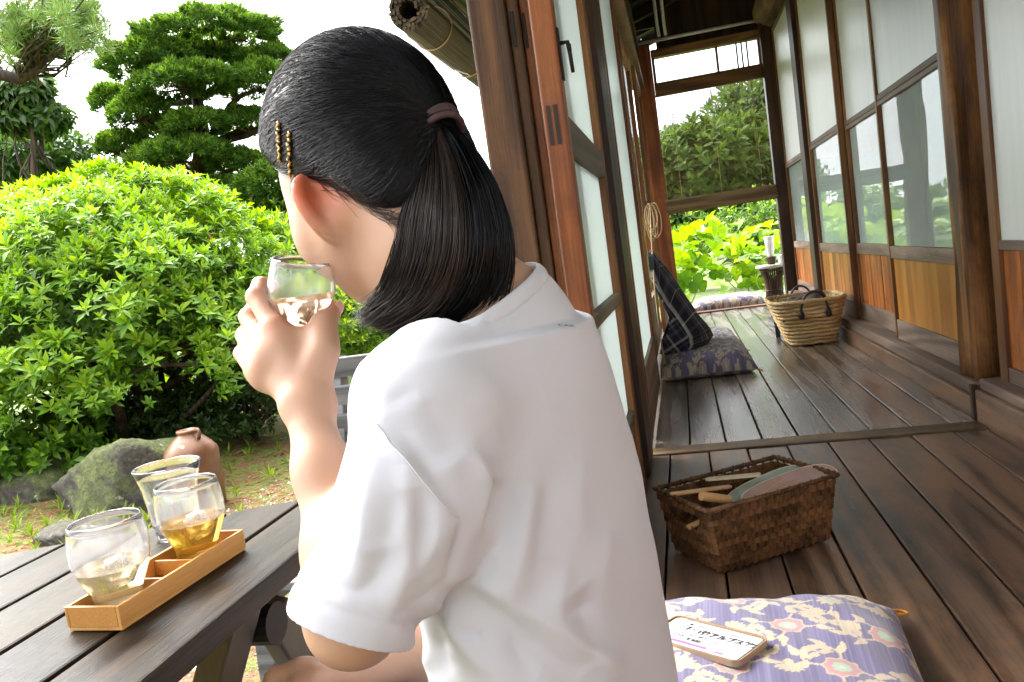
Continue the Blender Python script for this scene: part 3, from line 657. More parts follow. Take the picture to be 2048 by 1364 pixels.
# ================================================================== floor cushions with printed cloth
def print_raster(n, seed, size=0.58):
    """arabesque cloth print: purple ground, cream scrolls and fan blossoms, pink rosettes with mint hearts"""
    rs = np.random.default_rng(seed)
    u = np.linspace(0, size, n); X, Y = np.meshgrid(u, u, indexing='ij')
    col = np.empty((n, n, 3)); slub = np.repeat(rs.normal(size=(n, 1)), n, 1)*0.5+np.cumsum(rs.normal(size=(n, n)), 1)*0.05
    slub -= slub.mean(); slub /= (slub.std()+1e-6)
    col[:] = np.array([0.108, 0.094, 0.185]); col += np.clip(slub, -1, 2.5)[..., None]*np.array([0.022, 0.022, 0.030])
    cream = np.array([0.42, 0.345, 0.24]); C = np.zeros((n, n), bool); st_ = u[1]-u[0]
    pitch = 0.135; flowers = []
    for i in range(-1, 7):
        for j in range(-1, 7):
            flowers.append(((i+0.5*(j % 2))*pitch+rs.normal()*0.007, j*pitch*0.74+rs.normal()*0.007, rs.uniform(0, 6.28)))
    def blob(cx, cy_, rx, ry, th, lob=0, la=0.0, paint=None, bend=0.0):
        m = max(rx, ry)*1.35; i0, i1 = int(max(0, (cx-m)/st_)), int(min(n, (cx+m)/st_+2)); j0, j1 = int(max(0, (cy_-m)/st_)), int(min(n, (cy_+m)/st_+2))
        if i1 <= i0 or j1 <= j0: return
        dx, dy = X[i0:i1, j0:j1]-cx, Y[i0:i1, j0:j1]-cy_; c, s = math.cos(th), math.sin(th); a, b = (dx*c+dy*s)/rx, (-dx*s+dy*c)/ry
        b = b-bend*a*a
        r = np.hypot(a, b); hit = r < (1+la*np.cos(lob*np.arctan2(b, a)) if lob else 1)
        if paint is None: C[i0:i1, j0:j1] |= hit
        else: col[i0:i1, j0:j1][hit] = paint
    for k, (cx, cy_, th) in enumerate(flowers):
        for arm in range(4):                       # curling stems with comma-shaped leaves
            ang = th+arm*1.571; px, py = cx+0.021*math.cos(ang), cy_+0.021*math.sin(ang); tw = 1 if (k+arm) % 2 else -1
            for q in range(30):
                ang += tw*(0.05+0.017*q); px += math.cos(ang)*0.0034; py += math.sin(ang)*0.0034
                blob(px, py, 0.0019, 0.0019, 0)
                if q in (5, 11, 16): blob(px+math.cos(ang-tw*1.3)*0.0095, py+math.sin(ang-tw*1.3)*0.0095, 0.0125, 0.0058, ang-tw*0.9, 3, 0.15, None, 0.5*tw)
                if q in (8, 20): blob(px+math.cos(ang+tw*1.2)*0.007, py+math.sin(ang+tw*1.2)*0.007, 0.0090, 0.0046, ang+tw*0.8, 3, 0.15, None, -0.5*tw)
        fx, fy = cx+pitch*0.5, cy_+0.004            # fan-shaped blossom between the rosettes
        for f in range(7):
            a = th+(f-3)*0.36; blob(fx+0.012*math.cos(a), fy+0.012*math.sin(a), 0.0105, 0.0036, a)
        blob(fx-0.004*math.cos(th), fy-0.004*math.sin(th), 0.008, 0.006, th)
    col[C] = cream*(1+0.06*slub[C][:, None])
    for k, (cx, cy_, th) in enumerate(flowers):
        if k % 3 == 2:
            blob(cx, cy_, 0.017, 0.017, th, 9, 0.16, cream); blob(cx, cy_, 0.008, 0.008, th, 8, 0.06, (0.30, 0.36, 0.26)); continue
        blob(cx, cy_, 0.0225, 0.0225, th, 8, 0.07, cream); blob(cx, cy_, 0.0198, 0.0198, th, 8, 0.07, (0.38, 0.19, 0.195)); blob(cx, cy_, 0.0112, 0.0112, th, 8, 0.06, (0.27, 0.40, 0.30)); blob(cx, cy_, 0.004, 0.004, 0, 0, 0, (0.45, 0.42, 0.32))
    return np.clip(col, 0.02, 0.9)
def cloth_mat():
    m, N, L, b = nodes_of('printed_cotton'); a = N.new('ShaderNodeAttribute'); a.attribute_name = 'tint'
    v, raw = obj_coords(N, L); n = noise_n(N, L, raw, 700, 2)
    L.new(a.outputs['Color'], b.inputs['Base Color']); b.inputs['Roughness'].default_value = 0.75; b.inputs['Sheen Weight'].default_value = 0.25
    bump(N, L, b, n, 0.25, 0.0006); return m
CLOTH = cloth_mat()
W['tassel'] = plain('orange_cord', (0.62, 0.27, 0.03), 0.7)
def cushion(label, c, sx, sy, h, rot, n=120, seed=1, sag=0.0, edge=0.02, tassels=True, clipx=None, dim=1.0):
    t = thing('floor_cushion', label, 'cushion', tuple(c), 'purple floral floor cushions')
    u = np.linspace(-1, 1, n); U, Vv = np.meshgrid(u, u, indexing='ij')
    pin = 1-0.05*(1-np.abs(U)**1.5)*np.abs(Vv)**4; pin2 = 1-0.05*(1-np.abs(Vv)**1.5)*np.abs(U)**4
    rr = np.maximum(np.abs(U), np.abs(Vv)); e = np.clip((1-np.abs(U)**5.0), 0, 1)**0.5*np.clip((1-np.abs(Vv)**5.0), 0, 1)**0.5
    wr = 0.0035*np.sin(U*9+Vv*4+seed)*np.abs(Vv)**2+0.003*np.sin(Vv*11-U*3)*np.abs(U)**2+0.0016*np.sin(U*23+Vv*17)
    zt = edge+(h-edge)*e+wr*np.minimum(1, e*2)-sag*np.exp(-((U)**2+(Vv)**2)*4); zb = edge-(edge-0.001)*np.minimum(1, e*1.6)
    X = U*sx/2*pin2; Y = Vv*sy/2*pin; ca, sa = math.cos(rot), math.sin(rot)
    def wv(Z): return np.stack([c[0]+X*ca-Y*sa, c[1]+X*sa+Y*ca, c[2]+Z], -1).reshape(-1, 3)
    idx = np.arange(n*n).reshape(n, n)
    Qt = np.stack([idx[:-1, :-1], idx[1:, :-1], idx[1:, 1:], idx[:-1, 1:]], -1).reshape(-1, 4)
    col = print_raster(n, seed, max(sx, sy)).reshape(-1, 3)*dim
    Vt = wv(zt)
    if clipx is not None: Vt[:, 0] = np.maximum(Vt[:, 0], clipx)
    me = fast_mesh('cushion_top', Vt, Qt, 4); color_attr(me, col); link('cushion_top', me, CLOTH, t, smooth=True)
    m2 = 40; i2 = np.round(np.linspace(0, n-1, m2)).astype(int); sub = np.ix_(i2, i2)
    Xb, Yb = X[sub], Y[sub]; Vb = np.stack([c[0]+Xb*ca-Yb*sa, c[1]+Xb*sa+Yb*ca, c[2]+zb[sub]], -1).reshape(-1, 3)
    if clipx is not None: Vb[:, 0] = np.maximum(Vb[:, 0], clipx)
    ib = np.arange(m2*m2).reshape(m2, m2); Qb = np.stack([ib[:-1, :-1], ib[:-1, 1:], ib[1:, 1:], ib[1:, :-1]], -1).reshape(-1, 4)
    me = fast_mesh('cushion_underside', Vb, Qb, 4); color_attr(me, print_raster(m2, seed, sx).reshape(-1, 3)*dim); link('cushion_underside', me, CLOTH, t, smooth=True)
    if tassels:
        for (i, j) in ((1, 1), (1, -1), (-1, 1)):
            p = np.array([c[0]+(i*sx/2*0.985)*ca-(j*sy/2*0.985)*sa, c[1]+(i*sx/2*0.985)*sa+(j*sy/2*0.985)*ca, c[2]+edge])
            if clipx is not None and p[0] < clipx: continue
            a = math.atan2(j, i)+rot; d = np.array([math.cos(a), math.sin(a), 0]); s_ = np.array([-d[1], d[0], 0])
            loop = [p+d*0.014*(1-math.cos(q))+s_*0.009*math.sin(q)+np.array([0, 0, -0.004*(1-math.cos(q))]) for q in np.linspace(0, 2*PI, 13)]
            MB().tube(loop, 0.0022, 6).build('corner_loop', W['tassel'], t, smooth=True)
    return t
cushion('large purple floral cushion with a phone lying on it, beside the girl', (-0.045, 0.925, 0.002), 0.575, 0.565, 0.088, -0.03, 330, 11)
cushion('floral cushion at the front of the pair below the plaid cover', (0.05, 3.70, 0.002), 0.42, 0.58, 0.115, 0.0, 150, 12, clipx=-0.1445)
cushion('floral cushion behind the front one of the pair, by the garden doors', (0.045, 4.27, 0.002), 0.40, 0.54, 0.105, 0.03, 120, 13, clipx=-0.1445)
cushion('floral cushion lying outside the far end of the corridor', (0.325, 6.70, -0.011), 0.58, 0.54, 0.10, 0.0, 120, 14)

# ------------------------------------------------------------------ phone in its case
def rrect(w, h, r, k=6):
    P = []
    for cx, cy_, a0 in ((w/2-r, h/2-r, 0), (-w/2+r, h/2-r, PI/2), (-w/2+r, -h/2+r, PI), (w/2-r, -h/2+r, 1.5*PI)):
        for i in range(k+1): a = a0+PI/2*i/k; P.append((cx+r*math.cos(a), cy_+r*math.sin(a)))
    return P
ph = thing('mobile_phone', 'phone in a pale gold case holding a printed ticket, face up on the cushion', 'phone', (-0.028, 1.0, 0.093))
pc = np.array([-0.0275, 1.0, 0.0945]); pa = np.array([0.797, -0.600, 0.055]); pa /= np.linalg.norm(pa); pz = np.array([0.02, 0.0, 1.0]); pz = pz-pa*(pz@pa); pz /= np.linalg.norm(pz); pb = np.cross(pz, pa)
def slab(name, mat, w, h, r, z0, z1, parent, hole=None, bevel=0.0):
    P = rrect(w, h, r); n = len(P); mb = MB(); f3 = lambda p, z: pc+pa*p[0]+pb*p[1]+pz*z
    if hole is None:
        mb.add([f3(p, z0) for p in P]+[f3(p, z1) for p in P], [tuple(range(n))[::-1], tuple(range(n, 2*n))]+[(i, (i+1) % n, n+(i+1) % n, n+i) for i in range(n)])
    else:
        H = rrect(*hole); V = [f3(p, z0) for p in P]+[f3(p, z1) for p in P]+[f3(p, z0) for p in H]+[f3(p, z1) for p in H]; Fc = []
        for i in range(n):
            j = (i+1) % n; Fc += [(i, j, n+j, n+i), (n+i, n+j, 3*n+j, 3*n+i), (2*n+j, 2*n+i, 3*n+i, 3*n+j), (j, i, 2*n+i, 2*n+j)]
        mb.add(V, Fc)
    return mb.build(name, mat, parent, tuple(pc), bevel=bevel)
GOLD = plain('champagne_metal', (0.62, 0.42, 0.26), 0.25, 0.85, 0.05); SCRN = plain('ticket_paper', (0.56, 0.58, 0.585), 0.35, 0, 0.02); PURP = plain('purple_print', (0.34, 0.12, 0.55), 0.5); INK = plain('black_print', (0.02, 0.02, 0.03), 0.5)
CLEAR = plain('clear_rim', (0.46, 0.33, 0.22), 0.15, 0, 0.03, **{'Transmission Weight': 0.3})
slab('phone_body', GOLD, 0.1445, 0.0705, 0.009, -0.0058, -0.0005, ph, bevel=0.001)
slab('case_rim', CLEAR, 0.149, 0.075, 0.011, -0.0065, 0.0016, ph, (0.1452, 0.0712, 0.0092))
slab('ticket', SCRN, 0.138, 0.0645, 0.006, -0.0003, 0.0002, ph)
def strip(name, mat, x0, x1, y0, y1, z=0.0004):
    f3 = lambda x, y: pc+pa*x+pb*y+pz*z
    return MB().add([f3(x0, y0), f3(x1, y0), f3(x1, y1), f3(x0, y1)], [(0, 1, 2, 3)]).build(name, mat, ph, tuple(pc))
def text_mesh(body, size, origin, ax, ay, z, mat, parent, name, bold=0.0):
    cu = bpy.data.curves.new('txt', 'FONT'); cu.body = body; cu.size = size; cu.offset = bold
    ob = bpy.data.objects.new('txt', cu); COL.objects.link(ob); bpy.context.view_layer.update()
    me = bpy.data.meshes.new_from_object(ob.evaluated_get(bpy.context.evaluated_depsgraph_get())); bpy.data.objects.remove(ob); bpy.data.curves.remove(cu)
    me.materials.clear(); az_ = np.cross(ax, ay); Mx = Matrix.Identity(4)
    for i in range(3): Mx[i][0], Mx[i][1], Mx[i][2], Mx[i][3] = ax[i], ay[i], az_[i], origin[i]+az_[i]*z
    me.transform(Mx); me.name = name
    return link(name, me, mat, parent)
strip('purple_band', PURP, -0.055, 0.020, -0.0275, -0.0222); strip('purple_band', PURP, 0.033, 0.047, -0.0290, -0.0250)
def ptxt(body, size, x, y, bold=0.0): return text_mesh(body, size, pc+pa*x+pb*y, pa, pb, 0.0007, INK, ph, 'printed_text', bold)
ptxt('第', 0.0065, -0.046, 0.0085); ptxt('7', 0.0135, -0.038, 0.0065, 0.0006); ptxt('回', 0.0065, -0.029, 0.0085); ptxt('1弦アルプス館2', 0.0130, -0.018, 0.0045, 0.0005)
ptxt('■日本南部', 0.0052, -0.040, 0.0205); ptxt('第1回日本の弦楽器展覧会', 0.0042, -0.004, 0.0195)
ptxt('1～2名入場門', 0.0072, -0.037, -0.0065); ptxt('￥400', 0.0095, -0.021, -0.0175, 0.0002); ptxt('入場券 観覧料', 0.0045, -0.050, -0.0125)
ptxt('会場案内', 0.004, 0.012, -0.0085); ptxt('七月十八日', 0.004, 0.012, -0.0145)

# ================================================================== baskets
def strap(mb, path, w, th, up):
    """flat strip along a path; up = list of width directions"""
    n = len(path); base = len(mb.v)
    for i in range(n):
        p = np.asarray(path[i]); t_ = np.asarray(path[min(i+1, n-1)])-np.asarray(path[max(i-1, 0)]); t_ = t_/np.linalg.norm(t_)
        u = np.asarray(up[i] if isinstance(up, list) else up, float); u = u/np.linalg.norm(u); nn = np.cross(t_, u)
        for a, b in ((-1, -1), (1, -1), (1, 1), (-1, 1)): mb.v.append(tuple(p+u*w/2*a+nn*th/2*b))
    for i in range(n-1):
        for k in range(4): k2 = (k+1) % 4; mb.f.append((base+i*4+k, base+i*4+k2, base+(i+1)*4+k2, base+(i+1)*4+k))
    mb.f.append(tuple(base+k for k in range(4))[::-1]); mb.f.append(tuple(base+(n-1)*4+k for k in range(4)))
W['wicker'] = wood('dark_wicker', (0.030, 0.014, 0.005), (0.150, 0.070, 0.026), 'Y', 0.5, 14, 2.0, (0.20, 0.11, 0.045), 0.4, 6.0)
wk = thing('wicker_basket', 'dark brown woven basket full of paper fans on the floor', 'basket', (0.066, 1.53, 0.003))
bc = np.array([0.068, 1.535]); bu = np.array([0.842, 0.539]); bv = np.array([-0.539, 0.842])
HB = 0.128
def bas(u, v, z):                                  # box coordinates in [-1,1] at height z
    f = 0.86+0.14*z/HB; q = bc+bu*u*0.147*f+bv*v*0.091*f; return np.array([q[0], q[1], z+0.003])
rows = 10; cols_l, cols_s = 15, 9
def ring_pts(z, amp, ph, hole=None):
    pts = []; ups = []
    for side in range(4):
        nn = cols_l if side % 2 == 0 else cols_s
        for k in range(nn*2):
            s_ = -1+2*(k+0.5)/(nn*2); w = amp*math.sin(PI*(k+0.5)+0) * (1 if ph else -1)
            if side == 0: p = bas(s_, -1, z)-np.append(bv, 0)*w
            elif side == 1: p = bas(1, s_, z)+np.append(bu, 0)*w
            elif side == 2: p = bas(-s_, 1, z)+np.append(bv, 0)*w
            else: p = bas(-1, -s_, z)-np.append(bu, 0)*w
            pts.append(p)
    return pts+[pts[0]]
nl, ns = cols_l*2, cols_s*2
for r in range(rows):
    z = 0.006+(HB-0.014)*(r+0.5)/rows
    P = ring_pts(z, 0.0014, r % 2)
    mb = MB()
    if r in (6, 7, 8):                             # hand holes in the short sides
        h = ns//2; k1 = 3 if r == 8 else (3 if r == 7 else 4)
        segs = [P[0:nl+k1+1], P[nl+ns-k1-1:nl+ns+nl+k1+1], P[nl+ns+nl+ns-k1-1:]]
        for sg in segs: strap(mb, sg, HB/rows*0.96, 0.0016, (0, 0, 1))
    else: strap(mb, P, HB/rows*0.93, 0.0016, (0, 0, 1))
    mb.build('wicker_band', W['wicker'], wk)
for side in range(4):
    nn = cols_l if side % 2 == 0 else cols_s
    for k in range(nn):
        s_ = -1+2*(k+0.5)/nn
        if side % 2 == 1 and abs(s_) < 0.55: zs = [(0.002, HB*0.62)]
        else: zs = [(0.002, HB-0.004)]
        for z0, z1 in zs:
            f = [lambda z: bas(s_, -1, z), lambda z: bas(1, s_, z), lambda z: bas(-s_, 1, z), lambda z: bas(-1, -s_, z)][side]
            upv = np.append(bu if side % 2 == 0 else bv, 0)
            mb = MB(); strap(mb, [f(z0), f((z0+z1)/2), f(z1)], 0.0058, 0.0010, upv); mb.build('upright_strip', W['wicker'], wk)
rim = [bas(-1, -1, HB), bas(0, -1, HB-0.002), bas(1, -1, HB), bas(1, 0, HB), bas(1, 1, HB), bas(0, 1, HB-0.001), bas(-1, 1, HB), bas(-1, 0, HB-0.001), bas(-1, -1, HB)]
MB().tube(rim, 0.0048, 8).build('rim', W['wicker'], wk, smooth=True)
for k in range(46):
    u = k/46*8; i = int(u); p = rim[i]*(1-(u-i))+rim[i+1]*(u-i); d = unit_v = (rim[i+1]-rim[i])/np.linalg.norm(rim[i+1]-rim[i]); a = np.cross(d, [0, 0, 1.])
    MB().tube([p+(a*math.cos(q)+np.array([0, 0, 1.])*math.sin(q))*0.0056+d*0.0014*q for q in np.linspace(0, 6.28, 9)], 0.0011, 4).build('rim_binding', W['wicker'], wk)
MB().add([bas(-1, -1, 0.002), bas(1, -1, 0.002), bas(1, 1, 0.002), bas(-1, 1, 0.002)], [(0, 1, 2, 3)]).build('basket_floor', W['wicker'], wk)
# round paper fans in the basket
FANP = [plain('fan_paper_rose', (0.40, 0.26, 0.24), 0.7), plain('fan_paper_sage', (0.30, 0.36, 0.30), 0.7), plain('fan_paper_cream', (0.60, 0.50, 0.36), 0.7)]
BAMB = wood('bamboo_handle', (0.36, 0.19, 0.07), (0.55, 0.33, 0.14), 'X', 0.4, 8)
def paper_fan(label, c, axis, nrm, mat, rw=0.105, hw=0.085, hl=0.10):
    c = np.asarray(c, float); ax = np.asarray(axis, float)/np.linalg.norm(axis); nn = np.asarray(nrm, float); nn = nn-ax*(nn@ax); nn /= np.linalg.norm(nn); sx = np.cross(nn, ax)
    t = thing('paper_fan', label, 'fan', tuple(c), 'paper fans in the dark basket')
    P = []
    for k in range(40):
        a = 2*PI*k/40; e = 0.75; P.append((math.copysign(abs(math.cos(a))**e, math.cos(a))*rw, math.copysign(abs(math.sin(a))**e, math.sin(a))*hw))
    V = [c+ax*p[0]+sx*p[1]+nn*0.0008 for p in P]+[c+ax*p[0]+sx*p[1]-nn*0.0008 for p in P]; n = 40
    MB().add(V, [tuple(range(n)), tuple(range(n, 2*n))[::-1]]+[(i, n+i, n+(i+1) % n, (i+1) % n) for i in range(n)]).build('fan_leaf', mat, t)
    MB().tube([c+ax*p[0]+sx*p[1] for p in P+[P[0]]], 0.0016, 5, False).build('fan_edging', FANP[2], t)
    for k in range(9):
        q = (k-4)/4.0; MB().tube([c-ax*rw*0.95+nn*0.001, c+ax*rw*0.2*(1-q*q)+sx*q*hw*0.8+nn*0.0012], 0.0006, 4).build('fan_rib', BAMB, t)
    h0 = c-ax*(rw+hl); mb = MB(); strap(mb, [h0, c-ax*(rw*0.9)], 0.012, 0.005, sx); mb.build('fan_handle', BAMB, t, bevel=0.0015)
    return t
U3, V3, Z3 = np.append(bu, 0), np.append(bv, 0), np.array([0, 0, 1.0])
paper_fan('rose-grey paper fan lying on top along the near side of the basket', bas(0.47, -0.55, 0.117), U3*0.98-V3*0.03+Z3*0.11, Z3-V3*0.22, FANP[0], 0.104, 0.038)
paper_fan('sage paper fan under the rose one in the basket', bas(0.40, -0.10, 0.104), U3*0.99+V3*0.02+Z3*0.14, Z3-V3*0.30, FANP[1], 0.104, 0.042)
def fan_blade(name, label, pts, w, mat, cat):
    mb = MB(); n = len(pts)
    strap(mb, pts, w, 0.004, V3*0.8+Z3*0.4); o = mb.build(name, mat, None, tuple(pts[0]), bevel=0.0018, seg=3); tag(o, label, cat); return o
def handle(label, a, b, w, mat):
    """flat, round-ended fan handle"""
    a, b = np.asarray(a), np.asarray(b); d = (b-a)/np.linalg.norm(b-a); L_ = np.linalg.norm(b-a); s_ = np.cross([0, 0, 1.], d); s_ /= np.linalg.norm(s_); u_ = np.cross(d, s_)
    P = rrect(L_, w, w*0.49, 8); n = len(P); c = (a+b)/2
    V = [c+d*p[0]+s_*p[1]+u_*0.002 for p in P]+[c+d*p[0]+s_*p[1]-u_*0.002 for p in P]
    o = MB().add(V, [tuple(range(n)), tuple(range(n, 2*n))[::-1]]+[(i, n+i, n+(i+1) % n, (i+1) % n) for i in range(n)]).build('fan_handle', mat, None, tuple(a), bevel=0.0008)
    return tag(o, label, 'fan handle')
handle('flat orange bamboo handle poking over the left rim of the basket', bas(-1.02, 0.28, 0.133), bas(-0.15, 0.12, 0.122), 0.016, BAMB)
handle('pale flat handle crossing the others inside the basket', bas(-0.38, 0.50, 0.136), bas(0.12, -0.35, 0.146), 0.018, FANP[2])
o = MB().tube([bas(-0.90, -0.62, 0.146), bas(-0.52, -0.62, 0.124)], 0.0085, 16).build('fan_handle', BAMB, None, tuple(bas(-0.9, -0.62, 0.14))); smooth_auto(o, 40); tag(o, 'short round wooden handle end sticking up at the near basket corner', 'fan handle')

# straw basket
STRAW = wood('plaited_straw', (0.42, 0.26, 0.10), (0.80, 0.58, 0.30), 'X', 0.7, 12, 3.0, bmp=0.5)
BLK = plain('black_leather', (0.012, 0.012, 0.014), 0.42)
st = thing('straw_basket', 'light straw basket with black loop handles by the glass doors', 'basket', (0.59, 4.2, 0.003))
def sbas(a, z):                                    # rounded rectangle ring; a in 0..2pi
    f = z/0.222; hx, hy = 0.108+0.068*f, 0.16+0.052*f
    e = 0.42; c, s_ = math.cos(a), math.sin(a)
    return np.array([0.594-0.012*f+math.copysign(abs(c)**e, c)*hx, 4.205+math.copysign(abs(s_)**e, s_)*hy, z+0.006])
nrow = 12
for r in range(nrow):
    z = 0.006+0.212*r/(nrow-1)
    n = 132; pts = []; rad = []
    for k in range(n+1):
        a = 2*PI*k/n; tw = math.sin(a*44+r*1.3); pts.append(sbas(a, z)+np.array([0, 0, 0.0018*tw+random.gauss(0, 0.0008)])); rad.append(0.0092+0.0015*math.cos(a*44+r*1.3))
    if r == nrow-1: rad = [x*1.12 for x in rad]
    MB().tube(pts, rad, 7, False).build('straw_row', STRAW, st, smooth=True)
for k in range(40):
    a = 2*PI*(k+0.5)/40; MB().tube([sbas(a, z)*[1, 1, 1]+(np.array([0.594, 4.205, 0])-sbas(a, z)*[1, 1, 0])*0.035 for z in (0.004, 0.1, 0.2, 0.222)], 0.0035, 5).build('upright_cord', STRAW, st)
MB().add([sbas(2*PI*k/24, 0.006) for k in range(24)], [tuple(range(24))]).build('basket_floor', STRAW, st)
for yy, sgn in ((4.205-0.205, -1), (4.205+0.205, 1)):
    x0, x1 = 0.535, 0.66
    arc = [(x0+(x1-x0)*(0.5-0.5*math.cos(q)), yy+sgn*(0.008), 0.165+0.105*math.sin(q)) for q in np.linspace(0, PI, 17)]
    MB().tube(arc, 0.0058, 8).build('handle', BLK, st, smooth=True)
    for x in (x0, x1): MB().lathe([(0, -0.026), (0.012, -0.024), (0.0155, -0.012), (0.013, 0.004), (0.007, 0.018), (0, 0.02)], (x, yy+sgn*0.008, 0.165), 14).build('handle_tab', BLK, st, smooth=True)
# brown cloth heaped in the straw basket
n = 34; u = np.linspace(-1, 1, n); U, Vv = np.meshgrid(u, u, indexing='ij')
Zc = 0.195+0.035*np.cos(U*1.4)*np.cos(Vv*1.5)+0.035*np.exp(-((U-0.55)**2+(Vv-0.45)**2)*7)+0.009*np.sin(U*9+Vv*5)+0.008*np.sin(Vv*13-U*4)-0.05*np.maximum(np.abs(U), np.abs(Vv))**6
idx = np.arange(n*n).reshape(n, n); Qc = np.stack([idx[:-1, :-1], idx[1:, :-1], idx[1:, 1:], idx[:-1, 1:]], -1).reshape(-1, 4)
o = link('brown_cloth', fast_mesh('brown_cloth', np.stack([0.585+U*0.135, 4.205+Vv*0.175, Zc], -1).reshape(-1, 3), Qc, 4), plain('brown_cloth_mat', (0.075, 0.050, 0.040), 0.9, 0, 0.2, 60), None, (0.585, 4.205, 0.19), True)
md = o.modifiers.new('thick', 'SOLIDIFY'); md.thickness = 0.006; tag(o, 'rumpled dark brown cloth heaped in the straw basket', 'cloth')
bs = thing('castor_stand', 'low black stand showing behind the straw basket', 'stand', (0.62, 4.45, 0.0))
for x in (0.465, 0.725):
    boxp('foot', BLK, bs, x-0.012, x+0.012, 4.44, 4.47, 0.001, 0.075, 0.003)
boxp('crossbar', BLK, bs, 0.45, 0.74, 4.445, 4.465, 0.0755, 0.092, 0.003)

# ================================================================== plaid cover, rope, stand
def plaid_mat():
    m, N, L, b = nodes_of('navy_plaid'); a = N.new('ShaderNodeAttribute'); a.attribute_name = 'tint'; L.new(a.outputs['Color'], b.inputs['Base Color'])
    b.inputs['Roughness'].default_value = 0.9; v, raw = obj_coords(N, L); bump(N, L, b, noise_n(N, L, raw, 500, 2), 0.3, 0.001); return m
nu, nv = 120, 90; V = np.zeros((nu, nv, 3)); cl = np.zeros((nu, nv, 3))
for i in range(nu):
    s_ = i/(nu-1)                                   # round the profile: wall top -> out and down -> under -> back
    for j in range(nv):
        v = j/(nv-1)
        prof = [(-0.143, 0.575), (-0.128, 0.572), (-0.09, 0.50), (-0.035, 0.385), (0.03, 0.27), (0.085, 0.185), (0.092, 0.15), (0.07, 0.122), (0.0, 0.116), (-0.143, 0.116)]
        q = s_*(len(prof)-1); a = min(int(q), len(prof)-2); f = q-a; f = f*f*(3-2*f)
        x = prof[a][0]*(1-f)+prof[a+1][0]*f; z = prof[a][1]*(1-f)+prof[a+1][1]*f
        end = 1-(2*v-1)**6*0.35; bul = 0.010*math.sin(s_*17+v*5)*(1-s_)+0.006*math.sin(v*14+s_*4)
        V[i, j] = (-0.143+(x+0.143)*end*(0.90+0.12*math.sin(PI*v))+bul*(0.3 if i < 6 else 1)*(0 if x < -0.14 else 1), 3.50+v*0.52+0.03*(s_-0.5)*math.sin(PI*v), 0.116+(z-0.116)*(1-(2*v-1)**8*0.25))
        c = np.array([0.010, 0.012, 0.024]); su, sv = s_*9.0, v*5.2
        for w_, ph_ in ((su % 1, 0), (sv % 1, 0)):
            if w_ < 0.10: c = c+np.array([0.34, 0.33, 0.32])
            elif 0.48 < w_ < 0.60: c = c+np.array([0.045, 0.035, 0.06])
            elif 0.80 < w_ < 0.83: c = c+np.array([0.07, 0.07, 0.075])
        cl[i, j] = c
V = V.reshape(-1, 3); idx = np.arange(nu*nv).reshape(nu, nv)
Qp = np.stack([idx[:-1, :-1], idx[:-1, 1:], idx[1:, 1:], idx[1:, :-1]], -1).reshape(-1, 4)
t = thing('plaid_backrest', 'navy plaid-covered backrest leaning on the garden door above the cushions', 'backrest', (-0.05, 3.76, 0.117))
me = fast_mesh('plaid_cover', V, Qp, 4); color_attr(me, cl.reshape(-1, 3)); link('plaid_cover', me, plaid_mat(), t, smooth=True)
for jj, nm in ((0, 'end_flap'), (nv-1, 'end_flap')):
    ring = np.array([V[i*nv+jj] for i in range(nu)]); c = np.array([-0.075, ring[:, 1].mean(), 0.26]); rr_ = np.linspace(1, 0, 46)
    P_ = np.concatenate([c+(ring-c)*q for q in rr_]); P_[:, 1] += (-0.022 if jj == 0 else 0.022)*np.repeat(1-rr_**3, nu)+0.004*np.sin(P_[:, 0]*60+P_[:, 2]*35)
    ii = np.arange(46*nu).reshape(46, nu); Qf = np.stack([ii[:-1, :-1], ii[:-1, 1:], ii[1:, 1:], ii[1:, :-1]], -1).reshape(-1, 4)
    g_ = np.tile(np.array([0.010, 0.012, 0.024]), (len(P_), 1)); a_ = P_[:, 0]*0.88-P_[:, 2]*-0.47; b_ = -P_[:, 0]*0.47+P_[:, 2]*0.88
    for w_ in ((a_*11.5) % 1, (b_*10.5+0.3) % 1):
        g_[w_ < 0.11] += np.array([0.26, 0.25, 0.24]); g_[(w_ > 0.45) & (w_ < 0.60)] += np.array([0.035, 0.028, 0.05]); g_[(w_ > 0.80) & (w_ < 0.84)] += np.array([0.08, 0.08, 0.085])
    me = fast_mesh(nm, P_, Qf, 4); color_attr(me, g_); link(nm, me, plaid_mat(), t, smooth=True)
ROPE = plain('hemp_rope', (0.46, 0.33, 0.18), 0.9)
rp = thing('hanging_rope', 'coil of thin hemp cord hanging from the garden door', 'rope', (-0.142, 4.0, 0.9))
mb = MB(); rs = np.random.default_rng(15)
for k in range(6):
    w_, h_, x0 = rs.uniform(0.012, 0.03), rs.uniform(0.09, 0.19), -0.128+rs.uniform(0, 0.03)
    mb.tube([(x0+w_*math.sin(q), 3.95+0.03*math.sin(q*1.3+k), 0.80-h_*(0.5-0.5*math.cos(q))+0.004*math.sin(5*q)) for q in np.linspace(0, 2*PI, 26)], 0.0026, 5)
mb.build('coil', ROPE, rp, smooth=True)
MB().tube([(-0.118, 3.95, 0.80), (-0.121, 3.6, 0.62), (-0.128, 3.45, 0.40), (-0.126, 3.40, 0.20), (-0.124, 3.385, 0.14)], 0.003, 6).build('trailing_cord', ROPE, rp, smooth=True)
MB().lathe([(0.002, 0.05), (0.004, 0.03), (0.011, -0.025), (0.0, -0.027)], (-0.1235, 3.383, 0.115), 10).build('tassel', ROPE, rp, smooth=True)
MB().tube([(-0.15, 3.95, 0.815), (-0.118, 3.95, 0.812), (-0.116, 3.95, 0.80)], 0.003, 6).build('hook', W['iron'], rp, smooth=True)

